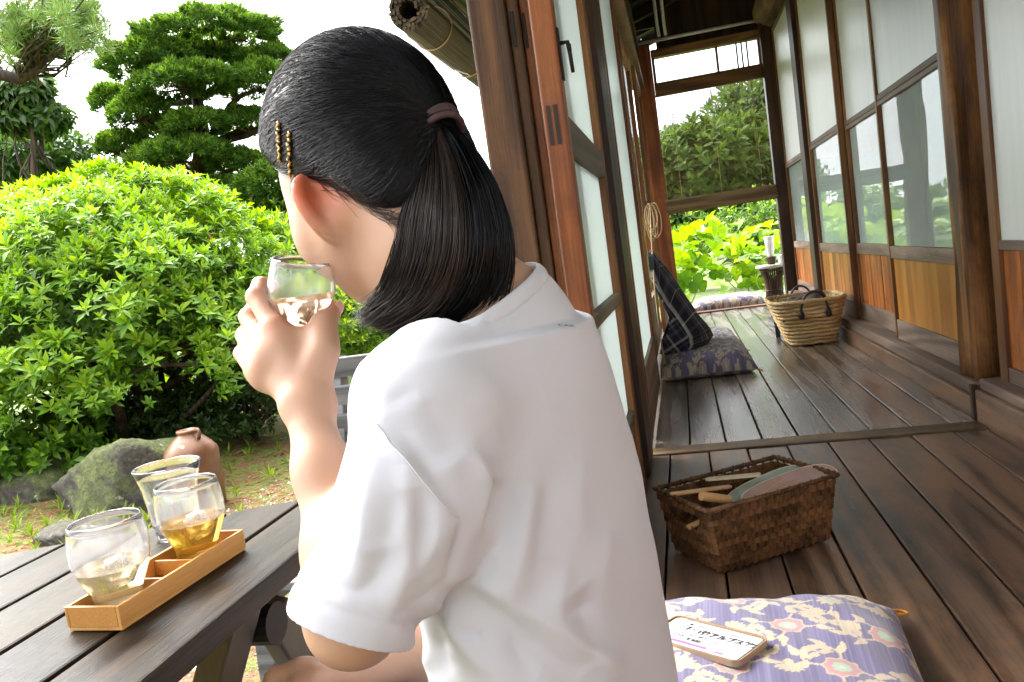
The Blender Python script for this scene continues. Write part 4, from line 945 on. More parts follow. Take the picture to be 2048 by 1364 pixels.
WOV = wood('dark_rattan', (0.020, 0.011, 0.007), (0.10, 0.055, 0.030), 'Z', 0.35, 14, 2.0)
sd_ = thing('woven_stand', 'dark waisted rattan stand with round top outside the corridor end', 'stand', (0.70, 6.62, -0.012))
nst = 30
for k in range(nst):
    a = 2*PI*k/nst
    MB().tube([(0.70+r_*math.cos(a), 6.62+r_*math.sin(a), z-0.012) for r_, z in ((0.070, 0.0), (0.064, 0.06), (0.060, 0.12), (0.066, 0.19), (0.085, 0.255), (0.098, 0.282))], 0.0068, 6).build('rattan_cane', WOV, sd_, smooth=True)
for r_, z in ((0.071, 0.012), (0.066, 0.10), (0.092, 0.262)): MB().tube([(0.70+(r_+0.006)*math.cos(a), 6.62+(r_+0.006)*math.sin(a), z-0.012) for a in np.linspace(0, 2*PI, 33)], 0.005, 6, False).build('binding_ring', WOV, sd_, smooth=True)
STN = plain('pale_stone_top', (0.48, 0.46, 0.42), 0.6, 0, 0.15)
MB().lathe([(0, 0.271), (0.118, 0.271), (0.126, 0.276), (0.128, 0.286), (0.124, 0.295), (0, 0.297)], (0.70, 6.62, 0.0), 40).build('round_top', STN, sd_, smooth=False)
pt = thing('table_lamp', 'small lamp with white tapered shade in a dark pot on the woven stand', 'lamp', (0.70, 6.62, 0.298))
MB().lathe([(0, 0.0), (0.030, 0.0), (0.036, 0.03), (0.042, 0.055), (0.044, 0.062), (0.038, 0.062), (0.034, 0.05), (0, 0.045)], (0.70, 6.62, 0.2975), 24).build('pot', WOV, pt, smooth=True)
SHD = plain('white_shade', (0.85, 0.85, 0.83), 0.5, 0, 0.02)
o = MB().lathe([(0.0, 0.05), (0.023, 0.05), (0.026, 0.07), (0.033, 0.15), (0.039, 0.225), (0.037, 0.225), (0.0, 0.222)], (0.70, 6.62, 0.2975), 28).build('shade', SHD, pt, smooth=True)
o = boxp('tissue_box', SHD, None, 0.762, 0.815, 6.575, 6.69, 0.2975, 0.365, 0.004, loc=(0.79, 6.63, 0.2975)); tag(o, 'small white box beside the lamp on the woven stand', 'box')

# ================================================================== bamboo blinds
REED = wood('reed', (0.034, 0.025, 0.014), (0.105, 0.080, 0.044), 'Y', 0.6, 16, 1.0); REEDX = wood('reed_crosswise', (0.085, 0.050, 0.026), (0.22, 0.145, 0.075), 'X', 0.6, 16)
def roll(mb, p0, p1, r, nrod, rr, rs):
    p0, p1 = np.asarray(p0, float), np.asarray(p1, float); d = (p1-p0)/np.linalg.norm(p1-p0); a = np.cross(d, [0, 0, 1.]); a /= np.linalg.norm(a); b = np.cross(a, d)
    turns = 3.0
    for k in range(nrod):
        th = 2*PI*turns*k/nrod; q = r*(0.45+0.55*k/nrod)+rs.normal()*rr*0.2
        o_ = a*math.cos(th)*q+b*math.sin(th)*q; e0, e1 = rs.uniform(-0.012, 0.012, 2)
        mb.tube([p0+o_+d*e0, p1+o_+d*e1], rr, 5)
rs = np.random.default_rng(2)
bl = thing('bamboo_blind', 'bamboo blind hanging half-lowered across the end doorway', 'blind', (0.35, 6.29, 0.9))
mb = MB(); z = 1.70
while z > 0.905:
    mb.box(-0.045, 0.745, 6.2855, 6.2872, z-0.0013, z+0.0013); z -= 0.0062+rs.uniform(-0.0008, 0.0008)
o = mb.build('slats', REEDX, bl); o['kind'] = 'stuff'
mb = MB(); roll(mb, (-0.06, 6.27, 0.858), (0.748, 6.27, 0.858), 0.056, 100, 0.0058, rs); o = mb.build('rolled_end', REEDX, bl); o['kind'] = 'stuff'
for x in (0.06, 0.36, 0.66): MB().tube([(x, 6.282, 1.71), (x+0.002, 6.282, 1.2), (x, 6.28, 0.82)], 0.0022, 5).build('cord', ROPE, bl)
MB().box(-0.05, 0.748, 6.28, 6.297, 1.70, 1.7125).build('head_rail', REEDX, bl)
rb = thing('rolled_blind', 'thick rolled-up reed blind tied under the eaves above the girl', 'blind', (-1.0, 3.9, 1.7))
mb = MB(); roll(mb, (-1.0, 3.30, 1.735), (-1.0, 6.1, 1.735), 0.088, 150, 0.0085, rs); o = mb.build('reed_roll', REED, rb); o['kind'] = 'stuff'
mb = MB()
for k in range(16): mb.tube([(-0.985+rs.normal()*0.004, 3.31+rs.uniform(-.01, .01), 1.835+k*0.0115), (-0.985+rs.normal()*0.006, 6.1, 1.835+k*0.0115)], 0.0042, 5)
o = mb.build('reed_curtain', REED, rb); o['kind'] = 'stuff'
for y in (3.62, 4.25, 4.9): MB().tube([(-1.0+0.098*math.cos(q), y+0.01*math.sin(q*2), 1.735+0.098*math.sin(q)) for q in np.linspace(0, 2*PI, 25)], 0.0035, 6).build('tie_cord', ROPE, rb, smooth=True)
NYL = plain('white_cord', (0.8, 0.8, 0.78), 0.5)
MB().tube([(-1.085, 3.50, 1.69), (-1.03, 4.0, 1.635), (-0.96, 4.55, 1.66), (-0.92, 4.95, 1.70)], 0.0045, 6).build('white_cord', NYL, rb, smooth=True)
BG = wood('green_bamboo', (0.045, 0.085, 0.028), (0.11, 0.17, 0.06), 'Y', 0.35, 8); BY = wood('yellow_bamboo', (0.24, 0.17, 0.05), (0.42, 0.32, 0.11), 'Y', 0.4, 8)
def bamboo(label, p0, p1, r, mat, nodes):
    p0, p1 = np.asarray(p0, float), np.asarray(p1, float); prof = [(r, 0)]; L_ = np.linalg.norm(p1-p0)
    for k in range(1, nodes): z = L_*k/nodes; prof += [(r, z-0.02), (r*1.08, z-0.004), (r*0.97, z), (r*1.08, z+0.004), (r, z+0.02)]
    o = MB().lathe(prof+[(r, L_)], p0, 16, p1-p0).build('bamboo_pole', mat, None, tuple(p0), True); return tag(o, label, 'bamboo pole')
bamboo('green bamboo gutter pole under the eaves', (-0.965, 3.25, 2.03), (-0.965, 6.5, 2.03), 0.032, BG, 7)
bamboo('thin yellow bamboo pole carrying the rolled blind', (-0.985, 3.28, 1.985), (-0.985, 6.4, 1.985), 0.013, BY, 9)

# ================================================================== ground
def ground_mat():
    m, N, L, b = nodes_of('garden_ground')
    v, raw = obj_coords(N, L, (1, 1, 1), rnd=False, world_space=True)
    sep = N.new('ShaderNodeSeparateXYZ'); L.new(raw, sep.inputs[0])
    n1 = noise_n(N, L, raw, 1.4, 5, 0.6); n2 = noise_n(N, L, raw, 9.0, 5, 0.65); n3 = noise_n(N, L, raw, 60.0, 4, 0.7)
    n4 = noise_n(N, L, raw, 260.0, 2, 0.6)
    gravel = ramp(N, L, n4, [(0.30, (0.20, 0.17, 0.135)), (0.5, (0.40, 0.36, 0.30)), (0.72, (0.60, 0.56, 0.49))])
    litter = ramp(N, L, n3, [(0.28, (0.05, 0.026, 0.012)), (0.5, (0.16, 0.08, 0.034)), (0.72, (0.29, 0.17, 0.08))])
    moss = ramp(N, L, n3, [(0.28, (0.045, 0.07, 0.010)), (0.5, (0.11, 0.16, 0.02)), (0.75, (0.21, 0.26, 0.04))])
    lm = mixc(N, L, ramp(N, L, n2, [(0.42, (0, 0, 0)), (0.60, (1, 1, 1))]), litter, moss)
    d = math_node(N, L, 'ADD', sep.outputs[0], math_node(N, L, 'MULTIPLY', sep.outputs[1], 0.42))
    d = math_node(N, L, 'ADD', d, madd(N, L, n1, 1.1, -0.55))
    gf = ramp(N, L, madd(N, L, d, 0.5, 0.5), [(0.28, (0, 0, 0)), (0.42, (1, 1, 1))])
    c = mixc(N, L, gf, lm, gravel)
    far = ramp(N, L, madd(N, L, sep.outputs[1], 0.2, -1.0), [(0.0, (0, 0, 0)), (0.35, (1, 1, 1))])
    c = mixc(N, L, far, c, ramp(N, L, n2, [(0.3, (0.05, 0.085, 0.018)), (0.7, (0.11, 0.15, 0.035))]))
    L.new(c, b.inputs['Base Color']); b.inputs['Roughness'].default_value = 0.95
    hgt = math_node(N, L, 'ADD', n3, math_node(N, L, 'MULTIPLY', n4, 0.6)); bump(N, L, b, hgt, 0.9, 0.01)
    return m
gn = 140
gx = np.concatenate([-np.geomspace(600, 9, 22), np.linspace(-8.5, 6, 90), np.geomspace(6.6, 600, 20)])
gy = np.concatenate([-np.geomspace(600, 3, 16), np.linspace(-2.5, 16, 100), np.geomspace(17, 900, 22)])
GX, GY = np.meshgrid(gx, gy, indexing='ij')
gzz = GZ+0.02*np.sin(GX*1.7+GY*0.6)+0.015*np.sin(GX*0.5-GY*1.9+1)+0.008*np.sin(GX*5+GY*4)
gzz = gzz+0.10*np.clip((np.hypot(GX+3.6, GY-4.6)-0.2)*-0.8+0.7, 0, 1)
nx, ny = GX.shape
idx = np.arange(nx*ny).reshape(nx, ny)
Q = np.stack([idx[:-1, :-1], idx[1:, :-1], idx[1:, 1:], idx[:-1, 1:]], -1).reshape(-1, 4)
o = link('ground', fast_mesh('ground', np.stack([GX, GY, gzz], -1).reshape(-1, 3), Q, 4), ground_mat(), smooth=True); o['kind'] = 'structure'
def ground_z(x, y):
    return GZ+0.02*math.sin(x*1.7+y*0.6)+0.015*math.sin(x*0.5-y*1.9+1)+0.008*math.sin(x*5+y*4)+0.10*min(1, max(0, (math.hypot(x+3.6, y-4.6)-0.2)*-0.8+0.7))

# ================================================================== foliage tools
def unit(v): return v/(np.linalg.norm(v, axis=-1, keepdims=True)+1e-9)
def leaf_arrays(pos, axis, nrm, Ln, Wd, fold=0.12, curl=0.18):
    """five-point folded leaves; returns V (n*5,3), F (n*4,3)"""
    n = len(pos); axis = unit(axis); side = unit(np.cross(axis, nrm)); up = np.cross(side, axis)
    Ln = np.broadcast_to(np.asarray(Ln, float), (n,))[:, None]; Wd = np.broadcast_to(np.asarray(Wd, float), (n,))[:, None]
    base = pos; mid = pos+axis*Ln*0.55
    c = mid-up*Wd*fold; l = mid+side*Wd*0.5+up*Wd*fold; r = mid-side*Wd*0.5+up*Wd*fold
    tip = pos+axis*Ln-up*Ln*curl
    V = np.stack([base, l, c, r, tip], 1).reshape(-1, 3)
    i = np.arange(n)[:, None]*5
    Fc = np.concatenate([i+np.array([[0, 1, 2]]), i+np.array([[0, 2, 3]]), i+np.array([[1, 4, 2]]), i+np.array([[2, 4, 3]])], 1).reshape(-1, 3)
    return V, Fc
def whorls(P, D, k, Ln, Wd, spread, rs, upbias=0.0, lvar=0.25):
    """k leaves about each shoot (point P, direction D)"""
    n = len(P); D = unit(D)
    a = unit(np.cross(D, rs.normal(size=(n, 3)))); b = np.cross(D, a)
    th = (np.arange(k)[None, :]*2.39996+rs.uniform(0, 6.28, (n, 1)))[..., None]
    el = (spread[0]+(spread[1]-spread[0])*np.linspace(1, 0, k))[None, :, None]+rs.normal(size=(n, k, 1))*0.12
    rad = a[:, None]*np.cos(th)+b[:, None]*np.sin(th)
    ax = D[:, None]*np.cos(el)+rad*np.sin(el); ax[..., 2] += upbias
    off = D[:, None]*(np.linspace(-0.35, 0.1, k)[None, :, None]*Ln)
    pos = (P[:, None]+off).reshape(-1, 3); ax = ax.reshape(-1, 3)
    nr = np.repeat(D, k, 0)
    lv = rs.uniform(1-lvar, 1+lvar, n*k)
    return pos, ax, nr, Ln*lv, Wd*lv
def crown_mesh(name, pos, ax, nr, Ln, Wd, cols, mat, parent, fold=0.12, curl=0.18, stuff=True):
    V, Fc = leaf_arrays(pos, ax, nr, Ln, Wd, fold, curl)
    me = fast_mesh(name, V, Fc, 3); color_attr(me, np.repeat(cols, 5, 0))
    o = link(name, me, mat, parent, smooth=False)
    if stuff: o['kind'] = 'stuff'
    return o
def tints(n, rs, a, b, c=None, pc=0.0, var=0.18):
    t = rs.uniform(0, 1, (n, 1)); col = np.array(a)*(1-t)+np.array(b)*t
    if c is not None:
        m = rs.uniform(size=n) < pc; col[m] = np.array(c)
    return col*rs.uniform(1-var, 1+var, (n, 1))
LM = leafmat('leaf_glossy', 0.34, 0.36); LMF = leafmat('leaf_soft', 0.38, 0.6, 1.0, 0.3); LMN = leafmat('needle', 0.22, 0.45)
BARK = wood('bark', (0.016, 0.011, 0.008), (0.085, 0.06, 0.042), 'Z', 0.85, 26, 1.0, bmp=1.0)
def limb(mb, a, b, r0, r1, rs, bend=0.12, n=7, ns=7):
    a, b = np.asarray(a, float), np.asarray(b, float); L = np.linalg.norm(b-a); w = rs.normal(size=3)*L*bend; w2 = rs.normal(size=3)*L*bend*0.5
    pts = [a+(b-a)*t+w*math.sin(PI*t)+w2*math.sin(2*PI*t) for t in np.linspace(0, 1, n)]
    mb.tube(pts, list(np.linspace(r0, r1, n)), ns); return pts

# ------------------------------------------------------------------ the big azalea
def azalea():
    rs = np.random.default_rng(21)
    c = at(225, 640, 5.5); base = np.array([c[0], c[1], ground_z(c[0], c[1])])
    t = thing('azalea_bush', 'large rounded azalea bush with yellow-green new shoots behind the boulder', 'bush', tuple(base))
    rad = np.array([1.36, 1.15, 1.08])
    # tiers of foliage pads over the mound, shoots standing up from each pad
    P = []; D = []; pads = []
    n = 180
    for i in range(n):
        u = (i+0.5)/n; ph = i*2.399963
        z = 1-1.42*u; q = math.sqrt(max(0, 1-z*z)); d = np.array([q*math.cos(ph), q*math.sin(ph), z])
        rr = 1.03-abs(rs.normal())*0.13-0.14*(rs.uniform() < 0.4)+0.05*math.sin(ph*3)
        pc = c+rad*d*rr; pads.append((pc, d))
        m = int(rs.integers(27, 46)); pr = rs.uniform(0.16, 0.27)
        a = rs.uniform(0, 6.28, m); r = np.sqrt(rs.uniform(0, 1, m))*pr
        tilt = d*np.array([1, 1, 0.6])
        for aa, r_ in zip(a, r):
            off = np.array([math.cos(aa)*r_, math.sin(aa)*r_, 0]); off[2] = -(off@tilt)*0.7-0.45*r_*r_/pr+rs.normal()*0.02
            p = pc+off
            if p[2] < base[2]+0.35: continue
            P.append(p); D.append(unit(tilt*0.75+np.array([off[0]*1.2, off[1]*1.2, 0.75])+rs.normal(size=3)*0.22))
    P = np.array(P); D = np.array(D)
    vis = -(P-CAM_POS)@unit(c-CAM_POS)              # nearest shoots first
    order = np.argsort(-vis); facing = ((P-c)/rad)
    front = [i for i in order if (facing[i]@(-unit(c-CAM_POS))) > -0.1 and P[i][2] > base[2]+0.45][:300]
    # 300 nearest shoots as parts
    protos = []
    for s in range(8):
        k = 10; pp, ax, nr, Ln, Wd = whorls(np.zeros((1, 3)), np.array([[0, 0, 1.]]), k, 0.066, 0.022, (0.45, 1.35), np.random.default_rng(50+s))
        new = s/7.0
        cols = tints(k, rs, (0.10, 0.25, 0.020), (0.18, 0.36, 0.028), var=0.15)
        cols[k-5:] = tints(5, rs, (0.20, 0.42, 0.022), (0.37, 0.56, 0.028), var=0.12)*(0.7+0.35*new)
        V, Fc = leaf_arrays(pp, ax, nr, Ln, Wd); me = fast_mesh('leaf_shoot', V, Fc, 3); color_attr(me, np.repeat(cols, 5, 0)); me.materials.append(LM); protos.append(me)
    bw = Vector(base)
    for i in front:
        hgt = (P[i][2]-base[2])/2.2
        s = int(np.clip(rs.normal(hgt*7, 1.6), 0, 7))
        o = bpy.data.objects.new('leaf_shoot', protos[s]); COL.objects.link(o); o.parent = t
        o.location = Vector(P[i])-bw; q = Vector(D[i]).to_track_quat('Z', 'Y'); o.rotation_mode = 'QUATERNION'
        o.rotation_quaternion = q @ Matrix.Rotation(rs.uniform(0, 6.28), 3, 'Z').to_quaternion()
        sc = rs.uniform(0.6, 1.4); o.scale = (sc, sc, sc)
    rest = np.setdiff1d(np.arange(len(P)), np.array(front))
    pp, ax, nr, Ln, Wd = whorls(P[rest], D[rest], 10, 0.064, 0.0215, (0.45, 1.35), rs)
    k = 10; hz = np.repeat((P[rest][:, 2]-base[2])/2.2, k)
    cols = tints(len(pp), rs, (0.085, 0.21, 0.018), (0.16, 0.33, 0.026), var=0.2)
    young = (np.tile(np.arange(k), len(rest)) >= 5) & (rs.uniform(size=len(pp)) < np.clip(hz*1.2, 0.15, 0.95))
    cols[young] = tints(int(young.sum()), rs, (0.19, 0.40, 0.022), (0.36, 0.55, 0.028), var=0.14)
    brown = rs.uniform(size=len(pp)) < 0.004; cols[brown] = (0.35, 0.14, 0.03)
    crown_mesh('crown', pp, ax, nr, Ln, Wd, cols, LM, t)
    # inner leaves on the twigs, coloured darker to paint shade into the gaps
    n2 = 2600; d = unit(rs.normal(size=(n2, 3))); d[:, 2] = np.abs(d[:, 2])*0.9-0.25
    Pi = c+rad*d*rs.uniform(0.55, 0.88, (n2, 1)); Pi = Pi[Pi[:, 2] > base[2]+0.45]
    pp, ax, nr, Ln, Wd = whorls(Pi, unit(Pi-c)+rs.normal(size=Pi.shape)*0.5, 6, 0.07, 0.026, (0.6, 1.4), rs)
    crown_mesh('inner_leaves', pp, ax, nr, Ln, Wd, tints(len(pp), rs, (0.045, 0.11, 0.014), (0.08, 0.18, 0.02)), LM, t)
    mb = MB()
    roots = [base+np.array([0.15, -0.15, -0.03]), base+np.array([-0.25, 0.1, -0.03]), base+np.array([0.35, 0.2, -0.03])]
    for j in range(26):
        pc, dd = pads[int(rs.integers(0, len(pads)))]
        r0 = roots[j % 3]; fork = r0*0.45+pc*0.55-np.array([0, 0, 0.25])+rs.normal(size=3)*0.1
        if j < 9: fork = r0+np.array([rs.normal()*0.4, rs.normal()*0.3-0.2, rs.uniform(0.35, 0.8)])
        limb(mb, r0, fork, 0.045, 0.028, rs, 0.12, 7, 7); limb(mb, fork, pc, 0.026, 0.007, rs, 0.1, 6, 6)
    mb.build('trunk', BARK, t, smooth=True)
azalea()

def leafy(name, label, cat, c, rad, nshoot, k, Ln, Wd, cols, rs, mat, base_z=None, spread=(0.4, 1.3), lobes=None, young=None, trunk=True, group=None, shell=0.55, upb=0.0, parts=None):
    """shrub or tree crown of shoots in uneven lobes, with limbs"""
    c = np.asarray(c, float); rad = np.asarray(rad, float)
    bz = ground_z(c[0], c[1]) if base_z is None else base_z
    t = thing(name, label, cat, (c[0], c[1], bz), group)
    lobes = lobes or 12
    L0 = unit(rs.normal(size=(lobes, 3))); L0[:, 2] = L0[:, 2]*0.8+0.12
    LC = c+rad*L0*rs.uniform(0.35, 0.72, (lobes, 1)); LR = rad*rs.uniform(0.34, 0.52, (lobes, 1))
    w = rs.integers(0, lobes, nshoot); d = unit(rs.normal(size=(nshoot, 3))); d[:, 2] = d[:, 2]*0.9+0.15
    P = LC[w]+LR[w]*d*rs.uniform(shell, 1.0, (nshoot, 1))**0.5
    ok = P[:, 2] > bz+0.03; P = P[ok]; d = d[ok]
    D = unit(d+unit(P-c)*0.6+np.array([0, 0, 0.35])+rs.normal(size=P.shape)*0.25)
    pp, ax, nr, ln, wd = whorls(P, D, k, Ln, Wd, spread, rs, upb)
    cc = tints(len(pp), rs, cols[0], cols[1], var=0.2)
    if young is not None:
        hh = np.repeat(np.clip((D[:, 2]), 0, 1), k); y = (rs.uniform(size=len(pp)) < young[1]*hh) & (np.tile(np.arange(k), len(P)) >= k//2)
        cc[y] = tints(int(y.sum()), rs, young[0], tuple(x*1.25 for x in young[0]), var=0.12)
    crown_mesh('crown', pp, ax, nr, ln, wd, cc, mat, t)
    if trunk:
        mb = MB(); b0 = np.array([c[0], c[1], bz-0.05]); top = np.array([c[0], c[1], c[2]-rad[2]*0.2])
        r0 = 0.05*max(rad)+0.015
        limb(mb, b0, top, r0, r0*0.5, rs, 0.05, 8, 9)
        for q in LC: limb(mb, b0+(top-b0)*rs.uniform(0.35, 1.0), q, r0*0.42, r0*0.1, rs, 0.1, 6, 6)
        mb.build('trunk', BARK, t, smooth=True)
    return t
rs = np.random.default_rng(5)
G1, G2 = (0.035, 0.090, 0.014), (0.085, 0.18, 0.022)
leafy('azalea_bush', 'low azalea growing beside the mossy boulder at the left photo edge', 'bush', at(45, 900, 4.7), (0.62, 0.42, 0.36), 460, 9, 0.075, 0.028, ((0.055, 0.15, 0.014), (0.12, 0.26, 0.022)), rs, LM, young=((0.20, 0.36, 0.02), 0.5))
leafy('boxwood_shrub', 'dark small-leaved shrub right behind the brown jug', 'bush', at(500, 790, 5.3), (0.52, 0.45, 0.52), 2600, 8, 0.030, 0.011, ((0.024, 0.062, 0.010), (0.06, 0.125, 0.016)), rs, LM, lobes=16)
leafy('boxwood_shrub', 'dark shrub in the shade under the azalea', 'bush', at(290, 880, 5.35), (1.05, 0.32, 0.42), 2600, 8, 0.045, 0.018, ((0.020, 0.055, 0.010), (0.05, 0.11, 0.016)), rs, LM, lobes=16)
leafy('garden_shrub', 'bright yellow-green shrub seen between the raised hand and the bench', 'bush', at(690, 655, 7.2), (0.60, 0.6, 0.62), 1500, 8, 0.06, 0.022, ((0.10, 0.22, 0.02), (0.20, 0.34, 0.025)), rs, LM, young=((0.34, 0.46, 0.025), 0.7))
leafy('garden_shrub', 'mid-green shrub behind the glass the girl drinks from', 'bush', at(630, 500, 9.0), (1.0, 0.8, 0.95), 1700, 8, 0.07, 0.026, ((0.05, 0.13, 0.016), (0.11, 0.22, 0.022)), rs, LM, young=((0.22, 0.36, 0.02), 0.3))
leafy('garden_shrub', 'sunny shrub showing in the gap between ponytail and pillar', 'bush', at(1000, 540, 8.0), (0.9, 0.7, 0.9), 1700, 8, 0.07, 0.026, ((0.12, 0.24, 0.02), (0.24, 0.38, 0.025)), rs, LM, young=((0.36, 0.48, 0.025), 0.7))
leafy('garden_shrub', 'pale green shrub hidden behind the seated girl', 'bush', at(820, 640, 9.5), (1.3, 0.8, 0.95), 1500, 8, 0.075, 0.028, ((0.08, 0.18, 0.02), (0.17, 0.30, 0.025)), rs, LM)

# ------------------------------------------------------------------ cloud-pruned podocarpus
def cloud_tree():
    rs = np.random.default_rng(9); D0 = 9.2
    b = at(400, 640, D0); bz = ground_z(b[0], b[1])
    t = thing('cloud_pruned_tree', 'tall cloud-pruned evergreen with stacked flat foliage pads', 'tree', (b[0], b[1], bz))
    pads = [(420, 78, 150, 44, 0), (300, 126, 95, 42, -.2), (385, 122, 95, 28, .3), (532, 122, 66, 24, .3), (372, 168, 96, 38, -.4), (522, 168, 72, 46, -.1),
            (222, 202, 40, 33, .2), (278, 228, 55, 40, -.2), (330, 262, 52, 30, .1), (392, 252, 62, 32, -.3), (492, 250, 58, 36, .1), (236, 292, 44, 30, .0), (360, 312, 92, 38, -.2),
            (470, 330, 60, 30, .2), (548, 372, 74, 46, -.4), (440, 395, 90, 40, .2), (300, 350, 60, 30, .3), (600, 250, 70, 40, .3), (640, 160, 60, 34, .2), (560, 440, 90, 50, .3)]
    mb = MB(); m = D0/CAM_F
    axis = [at(x, y, D0+0.25) for x, y in ((410, 700), (395, 480), (385, 380), (410, 290), (395, 200), (425, 90))]
    mb.tube(axis, [0.17, 0.14, 0.12, 0.09, 0.07, 0.04], 10)
    for (px, py, hw, hh, dz) in pads:
        c = at(px, py, D0+dz); a, h = hw*m*0.98, hh*m*0.84
        n = int(2100*(a*(a+h))/0.6)+200
        d = unit(rs.normal(size=(n, 3))); d[:, 2] = np.where(d[:, 2] < -0.45, -d[:, 2], d[:, 2])
        lump = 1+0.10*np.sin(d[:, 0]*7+px)+0.10*np.sin(d[:, 1]*8+py)+0.08*np.sin(d[:, 0]*15+d[:, 2]*9)
        P = c+d*np.array([a, a*0.85, h])*(lump*rs.uniform(0.86, 1.0, n))[:, None]
        Dr = unit(d*np.array([1, 1, 0.9])+np.array([0, 0, 0.75])+rs.normal(size=(n, 3))*0.25)
        pp, ax, nr, ln, wd = whorls(P, Dr, 8, 0.066, 0.016, (0.12, 0.85), rs)
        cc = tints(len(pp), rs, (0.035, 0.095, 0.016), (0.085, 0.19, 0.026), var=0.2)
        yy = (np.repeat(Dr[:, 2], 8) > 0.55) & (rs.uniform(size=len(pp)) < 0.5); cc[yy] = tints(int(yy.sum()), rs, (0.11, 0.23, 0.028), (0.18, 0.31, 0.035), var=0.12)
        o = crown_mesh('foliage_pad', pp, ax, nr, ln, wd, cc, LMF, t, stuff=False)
        near = min(axis, key=lambda q: np.linalg.norm(q-c)+1.5*max(0, q[2]-c[2]+0.1))
        limb(mb, near, c-np.array([0, 0, h*0.2]), 0.05, 0.02, rs, 0.08, 6, 7)
        for _ in range(4): limb(mb, c-np.array([0, 0, h*0.4]), c+unit(rs.normal(size=3))*np.array([a, a, h*0.5])*0.7, 0.018, 0.006, rs, 0.08, 4, 5)
    mb.build('trunk', BARK, t, smooth=True)
cloud_tree()

# ------------------------------------------------------------------ pine in the top left
def pine():
    rs = np.random.default_rng(31); D0 = 6.3; m = D0/CAM_F
    b = at(-160, 640, D0); bz = ground_z(b[0], b[1])
    t = thing('pine_tree', 'long-needled pine reaching in at the top left corner', 'tree', (b[0], b[1], bz))
    mb = MB(); mb.tube([b*[1, 1, 0]+[0, 0, bz-0.05], at(-170, 400, D0), at(-120, 180, D0), at(-150, -150, D0)], [0.16, 0.14, 0.11, 0.07], 10)
    br = [at(-125, 170, D0), at(-40, 140, D0-0.1), at(40, 158, D0-0.2), at(75, 140, D0-0.2), at(95, 110, D0-0.25)]
    mb.tube(br, [0.055, 0.05, 0.045, 0.03, 0.015], 9)
    mb.tube([at(70, 145, D0-.2), at(78, 165, D0-.2), at(74, 182, D0-.2)], [0.015, 0.01, 0.006], 6)
    cl = []
    for _ in range(230):
        x, y = rs.normal(95, 62), rs.normal(60, 44)
        if y > 128 or x > 215 or (x > 150 and y > 105): continue
        cl.append(at(x, y, D0+rs.normal()*0.28-0.15))
    for _ in range(40): cl.append(at(rs.uniform(-60, 210), rs.uniform(-70, 15), D0+rs.normal()*0.3))
    for _ in range(14): cl.append(at(rs.uniform(205, 260), rs.uniform(65, 105), D0+1.2+rs.normal()*0.1))
    for q in cl[::3]: limb(mb, br[int(rs.integers(2, 5))], q, 0.012, 0.004, rs, 0.1, 5, 5)
    mb.build('trunk', BARK, t, smooth=True)
    for q in cl[:230]:
        k = 80; d = unit(rs.normal(size=(k, 3))+np.array([0, 0, 0.75])); pos = np.repeat(q[None], k, 0)+rs.normal(size=(k, 3))*0.012
        cc = tints(k, rs, (0.10, 0.20, 0.045), (0.20, 0.33, 0.075), (0.33, 0.20, 0.07), 0.03)
        crown_mesh('needle_tuft', pos, d, rs.normal(size=(k, 3)), rs.uniform(0.08, 0.135, k), 0.0062, cc, LMN, t, 0.05, 0.05, stuff=False)
pine()
rs = np.random.default_rng(77)
leafy('broadleaf_tree', 'glossy broad-leaved tree hanging below the pine branch', 'tree', at(62, 205, 8.3), (0.62, 0.6, 0.42), 520, 6, 0.15, 0.048, ((0.03, 0.085, 0.016), (0.085, 0.17, 0.03)), rs, LM, spread=(1.0, 1.7), upb=-0.35, lobes=10)
leafy('broadleaf_tree', 'feathery dark tree at the left edge above the azalea', 'tree', at(55, 335, 9.4), (0.80, 0.7, 0.50), 800, 7, 0.16, 0.042, ((0.028, 0.085, 0.016), (0.075, 0.17, 0.024)), rs, LM, spread=(0.6, 1.4), lobes=12)
leafy('broadleaf_tree', 'distant pale tree behind the cloud-pruned evergreen', 'tree', at(250, 420, 16), (2.6, 1.6, 1.1), 1300, 7, 0.18, 0.07, ((0.03, 0.08, 0.016), (0.08, 0.16, 0.024)), rs, LM, lobes=16)
leafy('broadleaf_tree', 'distant dark tree at the far left beyond the azalea', 'tree', at(-60, 460, 15), (2.2, 1.6, 1.4), 1300, 7, 0.18, 0.07, ((0.03, 0.08, 0.016), (0.07, 0.15, 0.024)), rs, LM, lobes=16)

